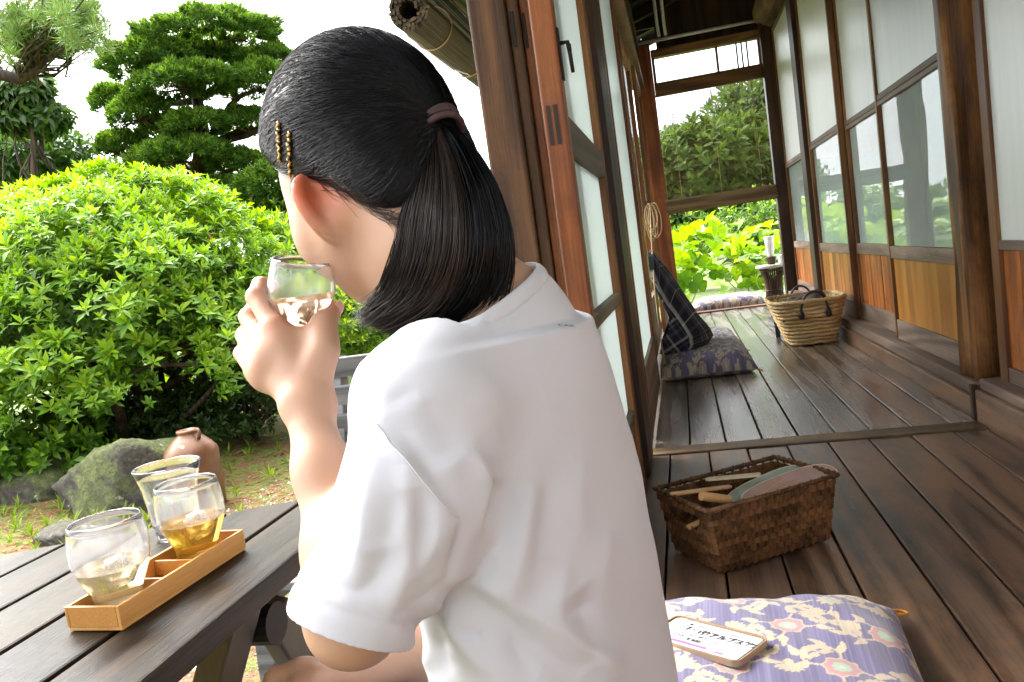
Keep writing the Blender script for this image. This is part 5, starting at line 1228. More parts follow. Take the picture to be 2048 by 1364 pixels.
# ------------------------------------------------------------------ beyond the corridor end
leafy('hill_tree', 'huge dark conifer-like tree on the hill seen through the bamboo blind', 'tree', (5.6, 30.0, 2.9), (5.2, 4.0, 4.2), 5200, 8, 0.42, 0.13, ((0.030, 0.070, 0.018), (0.095, 0.15, 0.035)), rs, LMF, base_z=GZ, lobes=42, shell=0.35)
leafy('hill_tree', 'lower rounded tree left of the huge conifer through the blind', 'tree', (0.4, 27.0, 2.0), (3.4, 2.5, 3.0), 3800, 8, 0.34, 0.12, ((0.045, 0.10, 0.022), (0.12, 0.20, 0.035)), rs, LMF, base_z=GZ, lobes=22)
for k, (x, y, z, rx, rz_, lab) in enumerate([
    (1.9, 13.2, 0.35, 1.7, 0.85, 'leafy green hedge bush beyond the corridor end, under the blind roll'),
    (-0.9, 13.8, 0.40, 1.5, 0.95, 'leafy green hedge bush left of the end doorway'),
    (-3.4, 14.0, 0.55, 1.6, 1.1, 'rounded hedge bush mirrored in the far door panes'),
    (-6.0, 14.5, 0.75, 1.7, 1.3, 'rounded hedge bush mirrored in the middle door panes'),
    (4.6, 13.8, 0.55, 1.6, 1.05, 'hedge bush hidden behind the far corner post'),
    (-8.8, 14.0, 0.9, 1.8, 1.5, 'hedge bush at the left end of the far row')]):
    leafy('hedge_bush', lab, 'bush', (x, y, z), (rx, 1.0, rz_), 1300, 8, 0.10, 0.042, ((0.05, 0.13, 0.020), (0.12, 0.24, 0.026)), rs, LM, lobes=16, young=((0.24, 0.38, 0.025), 0.35), group='far hedge bushes')

# squash vines with big leaves
def vine_leaf_mesh(name, col, s):
    pts = [(0, 0), (0.10, -0.18), (0.32, -0.22), (0.50, 0.02), (0.48, 0.34), (0.30, 0.42), (0.26, 0.66), (0, 0.92)]
    L_ = pts+[(-x, y) for x, y in pts[-2:0:-1]]
    V = [(0, 0.25, -0.05)]+[(x, y, 0.10*math.cos(7*math.atan2(y-0.25, x))*0.5+0.16*abs(x)-0.10*max(0, y-0.4)) for x, y in L_]
    Fc = [(0, i+1, (i+1) % len(L_)+1) for i in range(len(L_))]
    me = mesh_from(name, np.array(V)*s, Fc); color_attr(me, np.repeat(np.array([col]), len(V), 0)); return me
def vines():
    rs = np.random.default_rng(3)
    t = thing('squash_vine', 'tangle of big-leaved yellow-green vines filling the end doorway', 'vine', (0.5, 8.6, GZ))
    protos = []
    for k in range(10):
        u = k/9
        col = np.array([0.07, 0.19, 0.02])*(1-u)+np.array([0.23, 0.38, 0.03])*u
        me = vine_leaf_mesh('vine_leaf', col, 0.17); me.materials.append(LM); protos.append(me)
    for k in range(260):
        x = rs.uniform(-0.75, 2.15); y = rs.uniform(7.9, 9.1)
        top = 0.42+0.13*math.sin(x*3.1+1)+0.10*math.sin(x*7.3)+0.16*math.exp(-((x-1.15)/0.22)**2)
        z = GZ+0.12+(top-GZ)*rs.uniform(0.15, 1.0)**0.6-0.10*(8.7-y)
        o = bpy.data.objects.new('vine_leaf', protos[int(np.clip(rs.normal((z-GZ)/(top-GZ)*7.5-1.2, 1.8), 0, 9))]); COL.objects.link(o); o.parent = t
        o.location = Vector((x, y, z))-t.location
        o.rotation_euler = (rs.normal(0.55, 0.45), rs.normal(0, 0.35), rs.normal(PI, 1.1)); s = rs.uniform(0.7, 1.25); o.scale = (s, s, s)
    n = 1500; P = np.stack([rs.uniform(-7.5, 4.5, n), rs.uniform(8.0, 10.2, n), np.zeros(n)], 1)
    keep = (P[:, 0] < -0.6) | (P[:, 0] > 2.1) | (P[:, 1] > 9.0); P = P[keep]; n = len(P)
    P[:, 2] = GZ+0.1+0.85*rs.uniform(0, 1, n)**0.7+0.1*np.sin(P[:, 0]*3)
    ax = unit(rs.normal(size=(n, 3))*[1, 1, 0.5]); cc = tints(n, rs, (0.09, 0.21, 0.02), (0.28, 0.42, 0.02))
    crown_mesh('far_leaves', P, ax, rs.normal(size=(n, 3))*0.35+[0, -0.4, 1], 0.19, 0.17, cc, LM, t, 0.1, 0.1)
    STEM = plain('vine_stem', (0.28, 0.36, 0.06), 0.6)
    for k in range(16):
        x = rs.uniform(-0.7, 2.1); mb = MB(); mb.tube([(x, 8.5, GZ-0.02), (x+rs.normal()*0.2, 8.4, 0.0), (x+rs.normal()*0.3, 8.5+rs.normal()*0.3, 0.4)], [0.008, 0.006, 0.003], 6); mb.build('stem', STEM, t, smooth=True)
    for k in range(7):
        x0 = rs.uniform(0.1, 1.6); z0 = rs.uniform(-0.05, 0.45)
        mb = MB(); mb.tube([(x0+0.07*math.cos(a*0.9)*(1-a*0.06), 7.9, z0+0.10*math.sin(a*0.9)+0.01*a) for a in np.linspace(0, 6, 14)], 0.0045, 5); mb.build('tendril', STEM, t, smooth=True)
vines()
# pale, broad cabbage-like leaves at the foot of the vines
def pale_plant(x, y, lab, seed, n=9, s=0.26):
    rs = np.random.default_rng(seed)
    t = thing('pale_leaf_plant', lab, 'plant', (x, y, ground_z(x, y)), 'pale broad-leaved plants by the end ledge')
    for k in range(n):
        a = 2*PI*k/n+rs.normal()*0.2; hgt = rs.uniform(0.30, 0.46); w = s*rs.uniform(0.75, 1.1)
        U = 8; Vv = 9; V = []; Fc = []
        d = np.array([math.cos(a), math.sin(a), 0]); sd_ = np.array([-d[1], d[0], 0])
        for i in range(Vv):
            v = i/(Vv-1); prof = math.sin(PI*min(1, 0.10+0.90*v)**0.8)**0.6 if v < 0.999 else 0.15
            for j in range(U):
                u = j/(U-1)*2-1
                p = np.array([x, y, ground_z(x, y)])+d*(0.03+0.16*v*v+0.05*u*u*v)+sd_*(u*w*0.5*prof)+np.array([0, 0, hgt*v*(1-0.12*v)+0.012*math.sin(u*9+k)*v])
                V.append(p)
        for i in range(Vv-1):
            for j in range(U-1): q = i*U+j; Fc.append((q, q+1, q+U+1, q+U))
        me = mesh_from('broad_leaf', V, Fc); color_attr(me, np.repeat(np.array([(0.33, 0.43, 0.27)])*rs.uniform(0.8, 1.15), len(V), 0))
        link('broad_leaf', me, PALE, t, smooth=True)
PALE = leafmat('pale_leaf', 0.45, 0.5, 0.8)
for k, (x, y, lab) in enumerate([(0.30, 7.55, 'pale translucent-leaved plant behind the far cushion, left one'), (0.52, 7.62, 'pale translucent-leaved plant behind the middle of the far cushion'),
                                 (0.76, 7.50, 'pale translucent-leaved plant beside the woven stand'), (0.10, 7.62, 'pale translucent-leaved plant nearest the orange jamb'), (1.02, 7.55, 'pale translucent-leaved plant right of the woven stand')]):
    pale_plant(x, y, lab, 40+k)
# far utility pole
t = thing('utility_pole', 'thin distant utility pole with wires seen through the blind', 'pole', (2.55, 45, GZ))
PC = plain('pole_concrete', (0.42, 0.42, 0.42), 0.8)
MB().tube([(2.55, 45, GZ), (2.55, 45, 8.2)], [0.13, 0.09], 10).build('pole_shaft', PC, t, smooth=True)
boxp('cross_arm', PC, t, 1.9, 3.2, 44.95, 45.05, 7.3, 7.42, 0)
boxp('cross_arm', PC, t, 2.1, 3.0, 44.95, 45.05, 6.4, 6.5, 0)
mb = MB()
for x, z in ((2.0, 7.45), (3.1, 7.45), (2.2, 6.52)): mb.tube([(x-6+12*u, 45+8*(u-0.5), z-0.5+2*(u-0.5)**2) for u in np.linspace(0, 1, 13)], 0.012, 4)
mb.build('wires', W['iron'], t)

# ------------------------------------------------------------------ rocks, jug, litter
def rock(name, label, c, rad, seed, mat, amp=0.16, flat=None):
    bm = bmesh.new(); bmesh.ops.create_icosphere(bm, subdivisions=5, radius=1.0); rs_ = np.random.default_rng(seed)
    dirs = unit(rs_.normal(size=(26, 3))); offs = rs_.uniform(0.72, 0.98, 26)
    for v in bm.verts:
        d = np.array(v.co); q = np.min(np.where(dirs@d > 0.05, offs/np.maximum(dirs@d, 0.05), 9))
        r_ = min(1.05, q); r_ *= 1+amp*0.35*math.sin(d[0]*5+seed)*math.sin(d[1]*6+1)+amp*0.14*math.sin(d[0]*17+d[2]*13)+0.015*math.sin(d[1]*41+d[0]*33)
        v.co = Vector(d*r_*np.array(rad))
    me = bpy.data.meshes.new(name); bm.to_mesh(me); bm.free()
    o = bpy.data.objects.new(name, me); COL.objects.link(o); o.location = tuple(c); me.materials.append(mat); me.shade_smooth()
    return tag(o, label, 'rock')
def rock_mat(name, moss=0.5):
    m, N, L, b = nodes_of(name); v, raw = obj_coords(N, L)
    n1 = noise_n(N, L, raw, 6, 6, 0.65); n2 = noise_n(N, L, raw, 34, 5, 0.7); n3 = noise_n(N, L, raw, 3.2, 4, 0.6, 0.5)
    c = ramp(N, L, n2, [(0.3, (0.020, 0.018, 0.015)), (0.55, (0.065, 0.058, 0.05)), (0.78, (0.16, 0.145, 0.125))])
    g = N.new('ShaderNodeNewGeometry'); sp = N.new('ShaderNodeSeparateXYZ'); L.new(g.outputs['Normal'], sp.inputs[0])
    mf = math_node(N, L, 'ADD', n3, math_node(N, L, 'MULTIPLY', sp.outputs[2], 0.18))
    mf = ramp(N, L, mf, [(0.56-0.12*moss, (0, 0, 0)), (0.68-0.08*moss, (moss,)*3)])
    mc = ramp(N, L, n2, [(0.3, (0.035, 0.055, 0.008)), (0.7, (0.15, 0.19, 0.03))])
    c = mixc(N, L, mf, c, mc)
    lf = ramp(N, L, noise_n(N, L, raw, 9, 3, 0.5, 0.3), [(0.66, (0, 0, 0)), (0.69, (0.8, 0.8, 0.8))]); c = mixc(N, L, lf, c, (0.34, 0.36, 0.29))
    L.new(c, b.inputs['Base Color']); b.inputs['Roughness'].default_value = 0.9; bump(N, L, b, n2, 0.8, 0.02)
    return m
RM, RF = rock_mat('mossy_rock', 0.6), rock_mat('bare_rock', 0.1)
def on_g(px, py):
    d = at(px, py, 1)-CAM_POS; p = CAM_POS+d*((GZ+0.05-CAM_POS[2])/d[2]); return np.array([p[0], p[1], ground_z(p[0], p[1])])
p = on_g(205, 1015); rock('boulder', 'mossy grey boulder beside the brown jug', (p[0]-0.03, p[1]+0.28, p[2]+0.10), (0.42, 0.30, 0.29), 3, RM)
p = on_g(30, 1000); rock('boulder', 'dark low rock under the azalea at the left photo edge', (p[0]-0.1, p[1]+0.25, p[2]+0.05), (0.34, 0.25, 0.17), 8, RM)
p = on_g(150, 1062); rock('flat_stone', 'flat grey stepping stone strewn with dry needles behind the glasses', (p[0], p[1]+0.08, p[2]+0.0), (0.27, 0.24, 0.085), 12, RF, 0.1)
p = on_g(655, 870); rock('flat_stone', 'small pale stone on the path behind the bench slats', (p[0], p[1], p[2]+0.01), (0.2, 0.15, 0.07), 14, RF, 0.1)

def jug_mat():
    m, N, L, b = nodes_of('glazed_stoneware'); v, raw = obj_coords(N, L)
    n1 = noise_n(N, L, raw, 7, 5, 0.6); n2 = noise_n(N, L, raw, 40, 3)
    c = ramp(N, L, n1, [(0.3, (0.085, 0.034, 0.015)), (0.55, (0.17, 0.072, 0.032)), (0.75, (0.24, 0.12, 0.06))])
    lf = ramp(N, L, noise_n(N, L, raw, 11, 2, 0.5), [(0.70, (0, 0, 0)), (0.73, (0.7, 0.7, 0.7))]); c = mixc(N, L, lf, c, (0.55, 0.42, 0.30))
    L.new(c, b.inputs['Base Color']); b.inputs['Roughness'].default_value = 0.36; bump(N, L, b, n1, 0.15, 0.01); return m
JM = jug_mat()
p = on_g(398, 988)
t = thing('stoneware_jug', 'brown glazed stoneware jug standing beside the mossy boulder', 'jug', tuple(p))
s = 0.80
MB().lathe([(0.0, 0.0), (0.145*s, 0.0), (0.155*s, 0.012), (0.158*s, 0.10), (0.161*s, 0.22), (0.162*s, 0.275), (0.155*s, 0.295), (0.128*s, 0.322), (0.092*s, 0.352), (0.062*s, 0.370), (0.058*s, 0.376), (0.064*s, 0.382), (0.066*s, 0.388), (0.064*s, 0.394), (0.050*s, 0.395), (0.046*s, 0.382), (0.0, 0.380)], p, 40).build('jug_body', JM, t, smooth=True)
mb = MB(); mb.tube([p+np.array([0.070, -0.02, 0.345]), p+np.array([0.086, -0.028, 0.376]), p+np.array([0.080, -0.026, 0.394]), p+np.array([0.054, -0.018, 0.388])], 0.009, 8)
mb.build('jug_handle', JM, t, smooth=True)

def litter():
    rs = np.random.default_rng(4)
    n = 5200; P = np.stack([rs.uniform(-5.2, -1.6, n), rs.uniform(2.3, 5.0, n), np.zeros(n)], 1)
    keep = P[:, 0]+0.42*P[:, 1] < -0.55+rs.normal(size=n)*0.35; P = P[keep]; n = len(P)
    P[:, 2] = [ground_z(a, b)+0.006 for a, b in P[:, :2]]
    ax = rs.normal(size=(n, 3))*[1, 1, 0.12]; cc = tints(n, rs, (0.16, 0.07, 0.025), (0.42, 0.25, 0.11), (0.16, 0.24, 0.03), 0.2, 0.25)
    V, Fc = leaf_arrays(P, ax, np.tile([0, 0, 1.], (n, 1))+rs.normal(size=(n, 3))*0.3, rs.uniform(0.03, 0.075, n), rs.uniform(0.004, 0.02, n), 0.1, 0.05)
    me = fast_mesh('leaf_litter', V, Fc, 3); color_attr(me, np.repeat(cc, 5, 0)); o = link('leaf_litter', me, LMF)
    tag(o, 'dry brown needles and leaves scattered on the mossy ground', 'leaf litter', kind='stuff')
    n = 260; x = rs.uniform(-5.0, -1.2, n); y = rs.uniform(2.2, 5.0, n)
    P = np.stack([x, y, [ground_z(a, b) for a, b in zip(x, y)]], 1)
    pp, ax, nr, ln, wd = whorls(P, np.tile([0, 0, 1.], (n, 1))+rs.normal(size=(n, 3))*0.1, 9, 0.07, 0.010, (0.1, 0.9), rs, lvar=0.5)
    pp[:, 2] = np.maximum(pp[:, 2], GZ-0.01)
    me_c = tints(len(pp), rs, (0.09, 0.17, 0.02), (0.22, 0.33, 0.04))
    V, Fc = leaf_arrays(pp, ax, nr, ln, wd); me = fast_mesh('grass_tufts', V, Fc, 3); color_attr(me, np.repeat(me_c, 5, 0)); o = link('grass_tufts', me, LMF)
    tag(o, 'small green weeds and grass tufts on the garden ground', 'grass', kind='stuff')
    n = 9000; x = rs.uniform(-2.3, -0.5, n); y = rs.uniform(0.9, 4.2, n)
    tet = np.array([[1, 0, -0.4], [-0.5, 0.87, -0.4], [-0.5, -0.87, -0.4], [0.1, 0.05, 0.75]]); tf = np.array([[0, 2, 1], [0, 1, 3], [1, 2, 3], [2, 0, 3]])
    sz = rs.gamma(2.0, 0.0022, n)+0.0015; th = rs.uniform(0, 6.28, n); c, s_ = np.cos(th), np.sin(th)
    X = tet[None, :, 0]*c[:, None]-tet[None, :, 1]*s_[:, None]; Y = tet[None, :, 0]*s_[:, None]+tet[None, :, 1]*c[:, None]
    V = np.stack([x[:, None]+X*sz[:, None], y[:, None]+Y*sz[:, None]*0.8, np.array([ground_z(a, b) for a, b in zip(x, y)])[:, None]+tet[None, :, 2]*sz[:, None]*0.8+0.001], -1).reshape(-1, 3)
    Fc = (np.arange(n)[:, None, None]*4+tf[None]).reshape(-1, 3)
    me = fast_mesh('gravel', V, Fc, 3); color_attr(me, np.repeat(tints(n, rs, (0.22, 0.19, 0.155), (0.60, 0.56, 0.50), var=0.25), 4, 0)); o = link('gravel', me, leafmat('gravel_stone', 0.0, 0.9))
    tag(o, 'pale gravel scattered on the path under the table', 'gravel', kind='stuff')
litter()

# ================================================================== the seated girl
class Field:
    """distance field on a grid, joined smoothly and turned into one continuous surface"""
    def __init__(s, lo, hi, h):
        s.lo = np.array(lo, float); s.h = h; s.n = np.ceil((np.array(hi)-s.lo)/h).astype(int)+1
        s.d = np.full(tuple(s.n), 1.0, np.float32)
    def _win(s, lo, hi):
        a = np.clip(np.floor((np.array(lo)-s.lo)/s.h).astype(int), 0, s.n-1); b = np.clip(np.ceil((np.array(hi)-s.lo)/s.h).astype(int)+1, 1, s.n)
        g = [s.lo[i]+s.h*np.arange(a[i], b[i]) for i in range(3)]
        X, Y, Z = np.meshgrid(*g, indexing='ij', copy=False); return tuple(slice(a[i], b[i]) for i in range(3)), X, Y, Z
    def put(s, sl, v, k, mode='add'):
        a = s.d[sl]; v = v.astype(np.float32)
        if mode == 'add':
            hh = np.maximum(k-np.abs(a-v), 0)/k; s.d[sl] = np.minimum(a, v)-hh*hh*k*0.25
        else:
            v = -v; hh = np.maximum(k-np.abs(a-v), 0)/k; s.d[sl] = np.maximum(a, v)+hh*hh*k*0.25
    def cone(s, a, b, ra, rb, k=0.012, mode='add'):
        a, b = np.asarray(a, float), np.asarray(b, float); m = max(ra, rb)+k+4*s.h
        sl, X, Y, Z = s._win(np.minimum(a, b)-m, np.maximum(a, b)+m)
        ab = b-a; L2 = ab@ab; t = np.clip(((X-a[0])*ab[0]+(Y-a[1])*ab[1]+(Z-a[2])*ab[2])/L2, 0, 1)
        d = np.sqrt((X-a[0]-t*ab[0])**2+(Y-a[1]-t*ab[1])**2+(Z-a[2]-t*ab[2])**2)-(ra+(rb-ra)*t)
        s.put(sl, d, k, mode)
    def chain(s, pts, rad, k=0.012):
        for i in range(len(pts)-1): s.cone(pts[i], pts[i+1], rad[i], rad[i+1], k)
    def ell(s, c, ax, r, k=0.02, mode='add', pw=2.0):
        c = np.asarray(c, float); r = np.asarray(r, float); m = r.max()+k+4*s.h
        sl, X, Y, Z = s._win(c-m, c+m); P = (X-c[0], Y-c[1], Z-c[2])
        q = [sum(P[j]*ax[i][j] for j in range(3)) for i in range(3)]
        k0 = (sum(np.abs(q[i]/r[i])**pw for i in range(3)))**(1/pw)
        k1 = np.sqrt(sum((q[i]/r[i]**2)**2 for i in range(3)))+1e-9
        s.put(sl, np.where(k0 < 0.05, -r.min(), k0*(k0-1)/k1), k, mode)
    def loft(s, secs, k=0.02, pw=2.3):
        """secs: list of (centre, left axis, front axis, half width, half depth front, half depth back) ordered by height z"""
        zs = np.array([q[0][2] for q in secs]); lo = np.min([q[0] for q in secs], 0)-0.30; hi = np.max([q[0] for q in secs], 0)+0.30
        lo[2] = zs.min()-0.01; hi[2] = zs.max()+0.01
        sl, X, Y, Z = s._win(lo, hi); z1 = Z[0, 0, :]
        f = lambda col: np.interp(z1, zs, col)[None, None, :]
        cx, cy_ = f([q[0][0] for q in secs]), f([q[0][1] for q in secs])
        lx, ly = f([q[1][0] for q in secs]), f([q[1][1] for q in secs]); fx, fy = f([q[2][0] for q in secs]), f([q[2][1] for q in secs])
        a, bf, bb = f([q[3] for q in secs]), f([q[4] for q in secs]), f([q[5] for q in secs])
        l = (X-cx)*lx+(Y-cy_)*ly; fr = (X-cx)*fx+(Y-cy_)*fy; b = np.where(fr > 0, bf, bb)
        r = (np.abs(l/a)**pw+np.abs(fr/b)**pw)**(1/pw); d = (r-1)*np.minimum(a, b)
        s.put(sl, d, k)
    def mesh(s, name, relax=2):
        d = s.d; sg = d < 0; n = d.shape
        cnt = np.zeros((n[0]-1, n[1]-1, n[2]-1), np.uint8); offs = [(i, j, k) for i in (0, 1) for j in (0, 1) for k in (0, 1)]
        for o_ in offs: cnt += sg[o_[0]:n[0]-1+o_[0], o_[1]:n[1]-1+o_[1], o_[2]:n[2]-1+o_[2]]
        act = (cnt > 0) & (cnt < 8); I = np.argwhere(act); ids = np.full(act.shape, -1, np.int32); ids[act] = np.arange(len(I))
        val = {o_: d[I[:, 0]+o_[0], I[:, 1]+o_[1], I[:, 2]+o_[2]] for o_ in offs}
        acc = np.zeros((len(I), 3)); c = np.zeros(len(I))
        for o_ in offs:
            for ax in range(3):
                if o_[ax] == 1: continue
                p = list(o_); p[ax] = 1; va, vb = val[o_], val[tuple(p)]; m = (va < 0) != (vb < 0)
                t = np.where(m, va/np.where(m, va-vb, 1), 0); q = np.array(o_, float)[None]+np.zeros((len(I), 1)); q[:, ax] += t
                acc += q*m[:, None]; c += m
        V = s.lo+s.h*(I+acc/c[:, None]); quads = []
        for ax in range(3):
            b_, c_ = (ax+1) % 3, (ax+2) % 3
            s0 = [slice(1, -1)]*3; s1 = [slice(1, -1)]*3; s0[ax] = slice(0, -1); s1[ax] = slice(1, None)
            A, B = sg[tuple(s0)], sg[tuple(s1)]; E = np.argwhere(A != B); 
            if len(E) == 0: continue
            neg = A[E[:, 0], E[:, 1], E[:, 2]]; E = E.copy(); E[:, b_] += 1; E[:, c_] += 1
            def cid(db, dc):
                q = E.copy(); q[:, b_] += db; q[:, c_] += dc; return ids[q[:, 0], q[:, 1], q[:, 2]]
            Q = np.stack([cid(-1, -1), cid(0, -1), cid(0, 0), cid(-1, 0)], 1); Q[~neg] = Q[~neg][:, ::-1]; quads.append(Q)
        Q = np.concatenate(quads); Q = Q[(Q >= 0).all(1)]
        for _ in range(relax): V = relax_v(V, Q)
        return V, Q
def relax_v(V, Q, w=0.5):
    s_ = np.zeros_like(V); c = np.zeros(len(V))
    for a in range(4):
        for b in (1, 3):
            i, j = Q[:, a], Q[:, (a+b) % 4]
            for ax in range(3): s_[:, ax] += np.bincount(i, V[j, ax], len(V))
            c += np.bincount(i, minlength=len(V))
    return V*(1-w)+w*s_/np.maximum(c, 1)[:, None]
def vnormals(V, Q):
    fn = np.cross(V[Q[:, 2]]-V[Q[:, 0]], V[Q[:, 3]]-V[Q[:, 1]]); N_ = np.zeros_like(V)
    for a in range(4):
        for ax in range(3): N_[:, ax] += np.bincount(Q[:, a], fn[:, ax], len(V))
    return unit(N_)
def sub_mesh(V, Q, keep):
    q = Q[keep[Q].all(1)]; used = np.unique(q); m = np.full(len(V), -1); m[used] = np.arange(len(used)); return V[used], m[q]

# ---- pose (measured points)
AZ = R(60); PT = R(-24)
hF = np.array([-math.sin(AZ)*math.cos(PT), math.cos(AZ)*math.cos(PT), math.sin(PT)]); hU = np.array([0.03, 0.0, 1.0]); hU = hU-hF*(hU@hF); hU /= np.linalg.norm(hU); hL = np.cross(hU, hF)
HC = at(722, 338, 0.762)
def H(f, l, u): return HC+hF*f+hL*l+hU*u
tF = np.array([-0.945, 0.327, 0.0]); tL = np.array([-0.327, -0.945, 0.0])
LS, RS = at(850, 808, 0.625), at(1078, 718, 0.865)
EL, WL = at(708, 1234, 0.602), at(615, 806, 0.700)
NB = at(1000, 650, 0.735)
PEL = np.array([-0.140, 0.690, 0.165])
FEET = GZ
BX = np.stack([hF, hL, hU])

# ---- skin: head, neck, torso, arms, hands, legs as one surface
S = Field((-0.66, 0.42, -0.38), (0.06, 1.02, 0.88), 0.0027)
S.ell(H(0.0, 0, 0.0), BX, (0.093, 0.071, 0.090), 0.02)                        # skull
S.ell(H(0.020, 0, -0.060), BX, (0.060, 0.054, 0.058), 0.03)                     # face and jaw
S.cone(H(0.040, 0, -0.102), H(0.056, 0, -0.106), 0.019, 0.015, 0.022)          # chin
for sg in (1, -1):
    S.ell(H(0.044, sg*0.036, -0.046), BX, (0.030, 0.024, 0.030), 0.03)          # cheek
    S.cone(H(-0.006, sg*0.056, -0.060), H(0.040, sg*0.022, -0.100), 0.012, 0.012, 0.028)   # jaw line
    S.ell(H(0.086, sg*0.031, -0.018), BX, (0.013, 0.015, 0.011), 0.012, 'cut')  # eye socket
S.chain([H(0.084, 0, -0.010), H(0.090, 0, -0.034), H(0.096, 0, -0.046)], [0.008, 0.008, 0.009], 0.014)   # nose
for sg in (1, -1): S.cone(H(0.082, 0, -0.048), H(0.080, sg*0.010, -0.049), 0.007, 0.006, 0.008)
S.cone(H(0.074, -0.014, -0.072), H(0.074, 0.014, -0.072), 0.006, 0.006, 0.008); S.cone(H(0.071, -0.011, -0.080), H(0.071, 0.011, -0.080), 0.007, 0.007, 0.007)   # lips
S.chain([H(-0.035, 0, -0.055), H(-0.045, 0.0, -0.110), NB, NB-np.array([0.0, 0, 0.05])], [0.052, 0.048, 0.049, 0.050], 0.03)
S.cone(H(0.010, 0, -0.085), H(-0.02, 0, -0.15), 0.036, 0.036, 0.03)              # throat
for sg, off in ((1, 0.0), (-1, 0.0)):                                           # ears: a thin leaf with a rolled rim
    eu = unit(at(590, 362, 0.702)-at(650, 458, 0.708)); e0 = at(650, 414, 0.708); out = hL*sg
    if sg < 0: e0 = e0-hL*2*((e0-HC)@hL); eu = unit(eu-hL*2*(eu@hL))
    eb = unit(-hF*0.18+out*0.98); eb = unit(eb-eu*(eb@eu))
    ec = e0+eb*0.012
    S.ell(ec, np.stack([eu, eb, np.cross(eu, eb)]), (0.032, 0.020, 0.0050), 0.008)
    rim = [e0+eu*(0.029*math.cos(q)+0.001)+eb*(0.004+0.024*math.sin(q)*(1-0.30*(q/PI))) for q in np.linspace(-0.35, PI*0.93, 14)]
    S.chain(rim, [0.0036]*9+[0.0042, 0.005, 0.0058, 0.006, 0.0055], 0.006)
    S.ell(ec+eb*-0.001+hF*0.006, np.stack([eu, eb, np.cross(eu, eb)]), (0.016, 0.009, 0.0042), 0.005, 'cut')
# torso under the shirt
S.cone(LS-np.array([0, 0, 0.01]), RS-np.array([0, 0, 0.01]), 0.042, 0.042, 0.03); S.loft([(PEL+np.array([0, 0, -0.02]), tL, tF, 0.130, 0.088, 0.058), (PEL+np.array([0.0, 0, 0.12]), tL, tF, 0.115, 0.078, 0.066), ((LS+RS)/2-np.array([0, 0, 0.13]), tL, tF, 0.122, 0.090, 0.070), ((LS+RS)/2-np.array([0, 0, 0.02]), tL, tF, 0.105, 0.055, 0.060)], 0.04)
S.cone(NB, (LS+RS)/2-np.array([0, 0, 0.03]), 0.045, 0.055, 0.03)
# left arm
S.chain([LS, LS*0.5+EL*0.5, EL], [0.045, 0.038, 0.032], 0.03)
S.cone(EL+np.array([0, 0, 0.004]), EL, 0.033, 0.032, 0.02)
FA = [EL, EL*0.72+WL*0.28, EL*0.35+WL*0.65, WL]
S.chain(FA, [0.030, 0.0268, 0.0218, 0.0200], 0.02)
S.cone(WL+RX*0.006, WL-RX*0.006, 0.0192, 0.0192, 0.014)
# left hand: palm, knuckles, fingers closing round the glass
def hand(S, W0, mcp, fingers, thumb, web, r=1.0):
    for m in mcp: S.cone(W0+(m-W0)*0.06, m, 0.0118*r, 0.0102*r, 0.010)
    for a, b in zip(mcp[:-1], mcp[1:]): S.cone(a*0.8+W0*0.2, b*0.8+W0*0.2, 0.0105*r, 0.0105*r, 0.012)
    for f, rr in fingers: S.chain(f, [x*r for x in rr], 0.0032)
    S.chain(thumb, [0.0135*r, 0.0122*r, 0.0106*r, 0.0086*r], 0.009)
    S.chain(web, [0.0085*r]*len(web), 0.014)
mI, mM, mR, mP = at(548, 655, 0.716), at(526, 688, 0.722), at(513, 718, 0.728), at(510, 744, 0.732)
FR = (0.0100, 0.0092, 0.0084, 0.0074)
hand(S, WL, [mI, mM, mR, mP],
     [([mI, at(511, 594, 0.738), at(521, 570, 0.762), at(541, 574, 0.782)], FR), ([mM, at(497, 634, 0.748), at(512, 612, 0.777), at(542, 612, 0.793)], FR),
      ([mR, at(491, 671, 0.755), at(509, 650, 0.782), at(536, 645, 0.797)], FR), ([mP, at(484, 707, 0.757), at(501, 688, 0.779), at(524, 680, 0.792)], (0.0088, 0.0080, 0.0074, 0.0066))],
     [at(628, 778, 0.702), at(649, 700, 0.708), at(648, 648, 0.724), at(667, 619, 0.742)],
     [at(552, 662, 0.722), at(606, 684, 0.722), at(645, 676, 0.716)])
S.cone(at(560, 705, 0.724), at(622, 738, 0.708), 0.0125, 0.0125, 0.018)
# right arm and the hand resting on the lap
ER, WR = at(985, 1240, 0.93), at(690, 1352, 0.800)
S.chain([RS, ER], [0.046, 0.036], 0.03); S.chain([ER, ER*0.5+WR*0.5, WR], [0.036, 0.033, 0.0235], 0.03)
rm = [at(598, 1338, 0.775), at(585, 1352, 0.795), at(580, 1368, 0.815), at(582, 1385, 0.830)]
S_f = []
for k, m in enumerate(rm):
    d1 = at(548-3*k, 1352+14*k, 0.775+0.02*k); d2 = at(532+2*k, 1385+12*k, 0.782+0.02*k); d3 = at(540+4*k, 1412+10*k, 0.795+0.02*k); S_f.append(([m, d1, d2, d3], FR))
hand(S, WR, rm, S_f, [at(672, 1352, 0.785), at(628, 1362, 0.765), at(598, 1380, 0.758), at(575, 1400, 0.760)], [at(605, 1350, 0.775), at(622, 1362, 0.770)])
